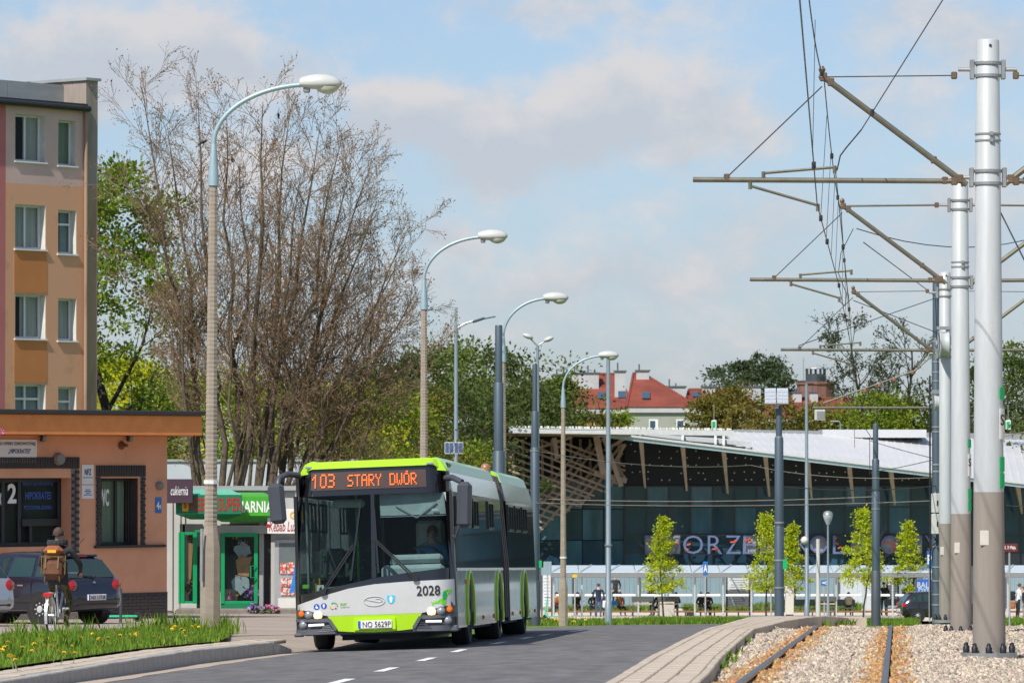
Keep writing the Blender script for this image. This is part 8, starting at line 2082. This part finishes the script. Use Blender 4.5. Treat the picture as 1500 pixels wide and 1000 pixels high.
for s in (-1, 1): q.bar((s * .06, -.75, .73), (s * .06, -.25, .73), .014); q.tube([(s * .06, -.70, .73), (s * .05, -.53, R_)], .008, 5)
q.bar((-.06, -.72, .73), (.06, -.72, .73), .014); q.bar((-.06, -.5, .73), (.06, -.5, .73), .014); rk = q.build('rack', M['alu'], bk_)
q = MB(); q.box((0, -.775, .70), (.15, .04, .075), None, .012); q.build('tail_light', M['redlens'], rk)
q = MB(); vs = []; n = 12
for i in range(n + 1):
    a = PI * (.98 - .72 * i / n) if False else PI * (1.12 - .75 * i / n)
    for sx in (-.024, .024): q.v.append((sx, -.52 + (R_ + .035) * math.cos(a), R_ + .018 + (R_ + .035) * math.sin(a)))
for i in range(n): q.f.append((2 * i, 2 * i + 1, 2 * i + 3, 2 * i + 2)); q.m.append(0)
for i in range(n + 1): q.v.append((0.0, q.v[2 * i][1] * 1.0, q.v[2 * i][2] + .012))
q.build('mudguard', M['bikewhite'], bk_)
q = MB(); q.lathe(cr, [(.09, -.045), (.09, -.035)], 16, axis='X'); q.tube([(-.09, -.02, .30), (-.09, .06, .15)], .012, 6); q.tube([(.09, -.02, .30), (.09, -.10, .45)], .012, 6); q.box((-.15, .06, .14), (.10, .08, .025)); q.box((.15, -.10, .46), (.10, .08, .025)); q.build('crankset', M['alu'], bk_)
q = MB(); q.box((-.05, -.62, .33), (.012, .30, .02)); q.tube([(.04, -.5, .33), (.08, -.55, .12)], .01, 5); q.build('stand', M['boltblack'], bk_)
# the rider, faces away from the camera: his -Y is turned to +Y of the bicycle
rot = Matrix.Rotation(CRZ, 3, 'Z')
def bw(p): return Vector((CYx, CYy, cyz)) + rot @ Vector(p)
J = skeleton('ride', 1.78, wide=1.18, arms={'L': 'bars', 'R': 'bars'}, lean=.10)
# skeleton is built for a hip height of .5; the saddle stands at .95
rz_ = .97 - .5 * 1.78 / 1.74
rider = thing('person', 'cyclist in a dark hooded jacket, camouflage trousers and cap riding away with a brown backpack', 'person', bw((0, -.18, rz_)), CRZ + PI)
for k_ in list(J):
    p, r, g = J[k_]; J[k_] = (p, r, g)
me = person_mesh(J, [M['skin'], M['cl_charcoal'], M['camo'], M['shoebrown']]); link('body', me, rider)
hair_cap(J, rider, M['cl_darkbrown'], 0, True)
q = MB(); n_ = J['neck'][0]
for i in range(9):
    a = PI * i / 8
    q.tube([n_ + Vector((.12 * math.cos(a), .03 + .12 * math.sin(a), -.03 + .045 * k_)) for k_ in range(3)], [.055, .065, .05], 8)
q.build('hood', M['cl_charcoal'], rider, smooth=70)
q = MB(); q.lathe((0, .0, J['waist'][0].z - .26), [(.21, -.02), (.205, .1), (.19, .28), (.20, .36)], 18); jk = q.build('jacket_skirt', M['cl_charcoal'], rider, smooth=60); jk.scale = (1.0, .78, 1)
q = MB(); q.tube([J['head'][0] + Vector((.10 * math.cos(a), .03 + .11 * math.sin(a), .03)) for a in [R(x_) for x_ in range(0, 181, 20)]], .010, 5); q.build('goggle_strap', M['textblack'], rider)
mk('packbrown', (.13, .055, .028), .85, var=.25, nscale=12, bump=.4, bscale=20); mk('packrust', (.26, .085, .035), .85, var=.2, nscale=12, bump=.4, bscale=20); mk('packstrap', (.15, .12, .05), .8, var=.1)
c = J['chest'][0]; bp_ = thing('backpack', 'brown and rust coloured backpack worn by the cyclist', 'backpack', rider.location + Matrix.Rotation(CRZ + PI, 3, 'Z') @ Vector((0, c.y + .20, c.z - .46)), CRZ + PI)
q = MB(); q.box((0, .02, .25), (.37, .22, .50), Matrix.Rotation(.10, 3, 'X'), .08); q.build('body', M['packbrown'], bp_, smooth=60)
q = MB(); q.box((0, .06, .49), (.35, .25, .18), Matrix.Rotation(.16, 3, 'X'), .085); q.build('top_lid', M['packrust'], bp_, smooth=60); q = MB(); q.box((0, .15, .19), (.33, .10, .25), Matrix.Rotation(.10, 3, 'X'), .04); q.build('front_pocket', M['packbrown'], bp_, smooth=60)
q = MB(); q.box((0, .19, .49), (.15, .02, .05)); q.build('patch', M['cupyellow'], bp_)
q = MB()
for s in (-1, 1): q.bar((s * .11, .165, .40), (s * .11, .215, .20), .022, .012); q.bar((s * .205, .06, .42), (s * .205, .10, .10), .03, .012); q.tube([(s * .12, .17, .10), (s * .13, .18, -.02)], .008, 4)
q.bar((-.2, .16, .40), (.2, .16, .40), .018, .012); q.build('strap', M['packstrap'], bp_)
# ------------------------------------------------------------------ scooters
mk('mint', (.03, .55, .30), .4, var=.05)
def scooter(label, loc, rz, col='mint'):
    t_ = thing('kick_scooter', label, 'scooter', loc, rz)
    q = MB(); q.box((0, .1, .12), (.16, .75, .05), None, .02); q.build('deck', M[col], t_)
    q = MB(); q.tube([(0, -.36, .14), (0, -.42, .30), (0, -.30, 1.10)], [.05, .045, .03], 8); q.build('stem', M[col], t_, smooth=50)
    q = MB(); q.tube([(-.28, -.28, 1.10), (0, -.30, 1.12), (.28, -.28, 1.10)], .018, 6); q.build('handlebar', M['plastic'], t_)
    for y in (-.45, .48): q = MB(); q.lathe((0, y, .11), [(.04, -.03), (.11, -.03), (.11, .03), (.04, .03)], 14, axis='X'); q.build('wheel', M['tyre'], t_)
    return t_
Ys_ = 103.6; scooter('green rental kick scooter parked between the navy hatchback and the clinic wall', (X(170, Ys_), Ys_, ground_at(0, Ys_)), R(-80))
q = MB(); t_ = thing('bike_rail', 'dark bent steel bike rail beside the green scooter at the clinic wall', 'bike rail', (X(172, 102.2), 102.2, ground_at(0, 102.2)), 0); q.tube([(.08, 0, 0), (.08, 0, .70), (.02, 0, .80), (-.10, .05, .84)], .032, 8); q.build('rail', M['mastdark'], t_, smooth=50)
scooter('bright green kick scooter standing left of the fourth street lamp at the bus stop', (X(809, 250), 250, gz(X(809, 250), 250) + .03), R(-62))
# ------------------------------------------------------------------ grass, dandelions, blossom, birds
mk('blade', (.16, .27, .028), .6, var=0, island=.45, hue=.035, trans=.3, spec=.2); mk('blade_dry', (.28, .24, .09), .8, var=0, island=.4, hue=.02); mk('dandelion', (.85, .62, .015), .7, var=.08); mk('stalk', (.16, .22, .05), .7, var=.1)
def grass_mesh(name, label, P, hts, m_, seed, wd=.011, lean=.35):
    r = np.random.default_rng(seed); n = len(P); P = np.asarray(P, float); h = np.asarray(hts)[:, None]
    a = r.uniform(0, 2 * np.pi, n); side = np.stack([np.cos(a), np.sin(a), np.zeros(n)], 1) * wd * r.uniform(.6, 1.4, (n, 1))
    b_ = r.uniform(0, 2 * np.pi, n); ln = np.stack([np.cos(b_), np.sin(b_), np.zeros(n)], 1) * h * lean * r.uniform(.1, 1.3, (n, 1)); up = np.array([0, 0, 1.])[None]
    mid = P + up * h * .55 + ln * .35; tip = P + up * h * r.uniform(.85, 1.05, (n, 1)) + ln
    co = np.stack([P - side, P + side, mid + side * .8, tip, mid - side * .8], 1).reshape(-1, 3)
    o = np_mesh(name, co, np.arange(n * 5), 5, m_); o['kind'] = 'stuff'; tag(o, label, 'grass'); return o
rG = np.random.default_rng(5)
n = 52000; Yv = 44 + (85.5 - 44) * rG.random(n) ** .8; u = rG.random(n)
E_ = np.array([verge_edges(y) for y in Yv]); xv = E_[:, 0] + (E_[:, 1] - E_[:, 0]) * u
ok = (xv > -.109 * Yv - .4) & ((Yv < 85.2)); xv, Yv = xv[ok], Yv[ok]; pat = .5 + .5 * np.sin(xv * 3.1 + 1.3) * np.sin(Yv * 1.9)
hv = (.035 + .075 * rG.random(len(xv)) * (.5 + .8 * pat)) * np.where(rG.random(len(xv)) < .03, 2.0, 1); zv = np.array([vz(x, y) for x, y in zip(xv, Yv)]) - .01
grass_mesh('grass', 'bright green spring grass growing on the verge between the kerb and the path', np.stack([xv, Yv, zv], 1), hv, M['blade'], 3, .010)
k = rG.random(len(xv)) < .035; grass_mesh('dry_grass', 'dry straw coloured blades among the verge grass', np.stack([xv, Yv, zv], 1)[k], hv[k] * .9, M['blade_dry'], 4, .008, .8)
# taller tufts
T = []
for px, Y, c in ((243, 83, 60), (255, 84, 60), (225, 83, 70), (203, 82.5, 40), (118, 78, 60), (40, 76, 60), (275, 83, 60), (300, 82.2, 120), (320, 82.4, 140), (290, 81, 70), (330, 81.5, 60), (100, 64, 90), (92, 65, 60)):
    x0 = X(px, Y)
    for _ in range(c): T.append((x0 + rG.normal(0, .16), Y + rG.normal(0, .3), zplane(Y) + KT))
T = np.array(T); grass_mesh('tall_grass', 'taller grass tufts at the lamp foot and along the back of the verge', T, rG.uniform(.16, .42, len(T)), M['blade'], 6, .009, .45)
# grass and weeds elsewhere: station lawn edges, pavement edge
Gp = []
def strip(px0, px1, Y0, Y1, n, h0, h1, up=.0):
    for _ in range(n):
        Y = rG.uniform(Y0, Y1); x = X(rG.uniform(px0, px1), Y); Gp.append((x, Y, gz(x, Y) - .06 + up, rG.uniform(h0, h1)))
strip(940, 1100, 226, 240, 9000, .12, .42); strip(765, 940, 176, 238, 9000, .15, .40); strip(860, 945, 226, 240, 1600, .15, .35); strip(1190, 1345, 205, 238, 11000, .12, .4); strip(1470, 1540, 200, 235, 3000, .2, .5); strip(930, 1110, 240, 252, 1400, .1, .3)
strip(1000, 1110, 285, 290, 3000, .3, .7); strip(800, 960, 287, 290, 2500, .3, .6); strip(1110, 1260, 285, 290, 3500, .3, .8)
Gp = np.array(Gp); grass_mesh('grass', 'grass strips along the far road edge and around the bus stop paving', Gp[:, :3], Gp[:, 3], M['blade'], 8, .03, .4)
W = []
for Y in (58, 62.5, 63.2, 69, 77, 78, 101.5, 102, 103, 103.5, 104):
    for _ in range(26): W.append((pr_r(Y) + .10 + rG.normal(0, .06), Y + rG.normal(0, .25), zplane(Y) - .02, rG.uniform(.08, .20)))
W = np.array(W); grass_mesh('weeds', 'small weeds growing between the paved strip and the ballast', W[:, :3], W[:, 3], M['blade'], 9, .012, .8)
# dandelions, one by one
def dandelion_mesh():
    q = MB(); q.k = 0
    q.lathe((0, 0, 0), [(.005, -.13), (.004, 0)], 5, m=1)
    for i, (r, z) in enumerate(((.030, .004), (.024, .012), (.014, .017))):
        n_ = 12
        for k_ in range(n_):
            a = 2 * PI * (k_ + i * .5) / n_; c_, s_ = math.cos(a), math.sin(a); t_ = .007
            q.add([(0, 0, z - .006), (r * .7 * c_ - t_ * s_, r * .7 * s_ + t_ * c_, z + .003), (r * c_, r * s_, z + .0), (r * .7 * c_ + t_ * s_, r * .7 * s_ - t_ * c_, z + .003)], [(0, 1, 2, 3)], 0)
    q.lathe((0, 0, 0), [(.006, -.02), (.016, -.006), (.018, .004), (.004, .006)], 8, m=1)
    return q.build('dandelion', [M['dandelion'], M['stalk']], mesh_only=True)
dm = dandelion_mesh(); rD = random.Random(12)
DPX = [(4, 952, 3), (10, 946, 2), (37, 926, 1), (20, 934, 1), (16, 961, 3), (12, 940, 1), (33, 948, 1), (47, 953, 1), (57, 950, 1), (66, 939, 2), (70, 934, 4), (80, 939, 1), (79, 947, 1), (87, 931, 2), (97, 932, 2), (96, 938, 1), (105, 946, 1), (94, 956, 1), (118, 933, 1), (120, 935, 1), (145, 935, 2), (158, 934, 2), (170, 924, 1), (176, 930, 1), (199, 928, 2), (203, 925, 1), (210, 938, 0), (225, 932, 1), (252, 921, 2), (254, 918, 1), (259, 918, 2), (265, 921, 2), (270, 924, 1), (275, 907, 1), (286, 915, 2), (281, 917, 1), (272, 931, 1), (291, 918, 1), (60, 930, 1), (50, 943, 2), (85, 953, 1), (76, 944, 2), (22, 966, 1), (110, 956, 1), (64, 945, 1), (243, 921, 1), (190, 929, 1), (180, 934, 1), (135, 928, 1)]
for (px, py, c) in DPX:
    for j in range(c):
        pxj, pyj = px + rD.uniform(-4, 4) * (j > 0), py + rD.uniform(-2.5, 2.5) * (j > 0)
        # depth where the flower, .15 above the verge, meets this ray
        a, b2 = ray(pxj, pyj); Y = 60.0
        for _ in range(12): Y = (zplane(Y) + KT + .16 - CZ) / b2
        Y = max(50, min(84, Y)); p = at(pxj, pyj, Y)
        o = link('dandelion', dm); o.location = p; o.rotation_euler = (rD.uniform(.1, .8), rD.uniform(-.4, .4), rD.uniform(0, 6)); s_ = rD.uniform(.8, 1.2); o.scale = (s_,) * 3
        tag(o, 'yellow dandelion in flower in the grass verge by the left kerb', 'dandelion', 'dandelions in the grass verge')
for (px, py, Y) in ((792, 905, 200), (798, 908, 200), (815, 908, 200), (822, 910, 200), (841, 911, 200), (857, 908, 205), (780, 911, 195), (1131, 917, 103), (1128, 913, 103)):
    for j in range(2):
        o = link('dandelion', dm); o.location = at(px + rD.uniform(-3, 3), py + rD.uniform(-1, 1), Y); o.rotation_euler = (.5, 0, rD.uniform(0, 6)); s_ = 3.2 if Y > 150 else 1.2; o.scale = (s_, s_, min(s_, 2.2))
        tag(o, 'yellow flower in the far grass strip near the end of the road', 'flower', 'yellow flowers in the far grass')
# blossom twig at the left frame edge
p = at(2, 632, 70); t_ = thing('blossom_twig', 'pink blossom twig reaching in at the left frame edge below the eaves band', 'twig', p, 0)
blob_cluster(t_, 'blossom', [(0, 0, 0, .055, 26, 0), (-.1, 0, .03, .06, 18, 0)], [M['petal_pink']], 3); q = MB(); q.tube([(-1.2, 0, .18), (-.4, .02, .06), (0, 0, .02)], [.012, .008, .004], 5); q.build('stem', M['bark'], t_)
# crows in the bare tree
mk('crow', (.012, .012, .014), .5, var=0)
for i, (px, py, lb) in enumerate(((408, 170, 'dark bird perched high in the bare tree near the lamp arm'), (298, 209, 'dark bird perched left of the lamp post in the bare tree'), (461, 455, 'dark bird perched in the right half of the bare tree'), (340, 235, 'dark bird perched just right of the blue lamp sleeve in the bare tree'))):
    t_ = thing('bird', lb, 'bird', at(px, py, 132.5), i * 1.1); t_.scale = (.62,) * 3
    q = MB(); q.tube([(0, .17, -.03), (0, .08, 0), (0, -.03, .03), (0, -.10, .07), (0, -.14, .10), (0, -.17, .10)], [.015, .05, .065, .045, .04, .02], 8); q.build('body', M['crow'], t_, smooth=60); q = MB(); q.prism([(0, .0), (.20, -.10), (.32, -.12), (.14, .03)], -.03, .03, 'YZ'); q.build('tail', M['crow'], t_); q = MB(); q.tube([(0, -.18, .10), (0, -.24, .09)], [.015, .003], 5); q.build('beak', M['crow'], t_)
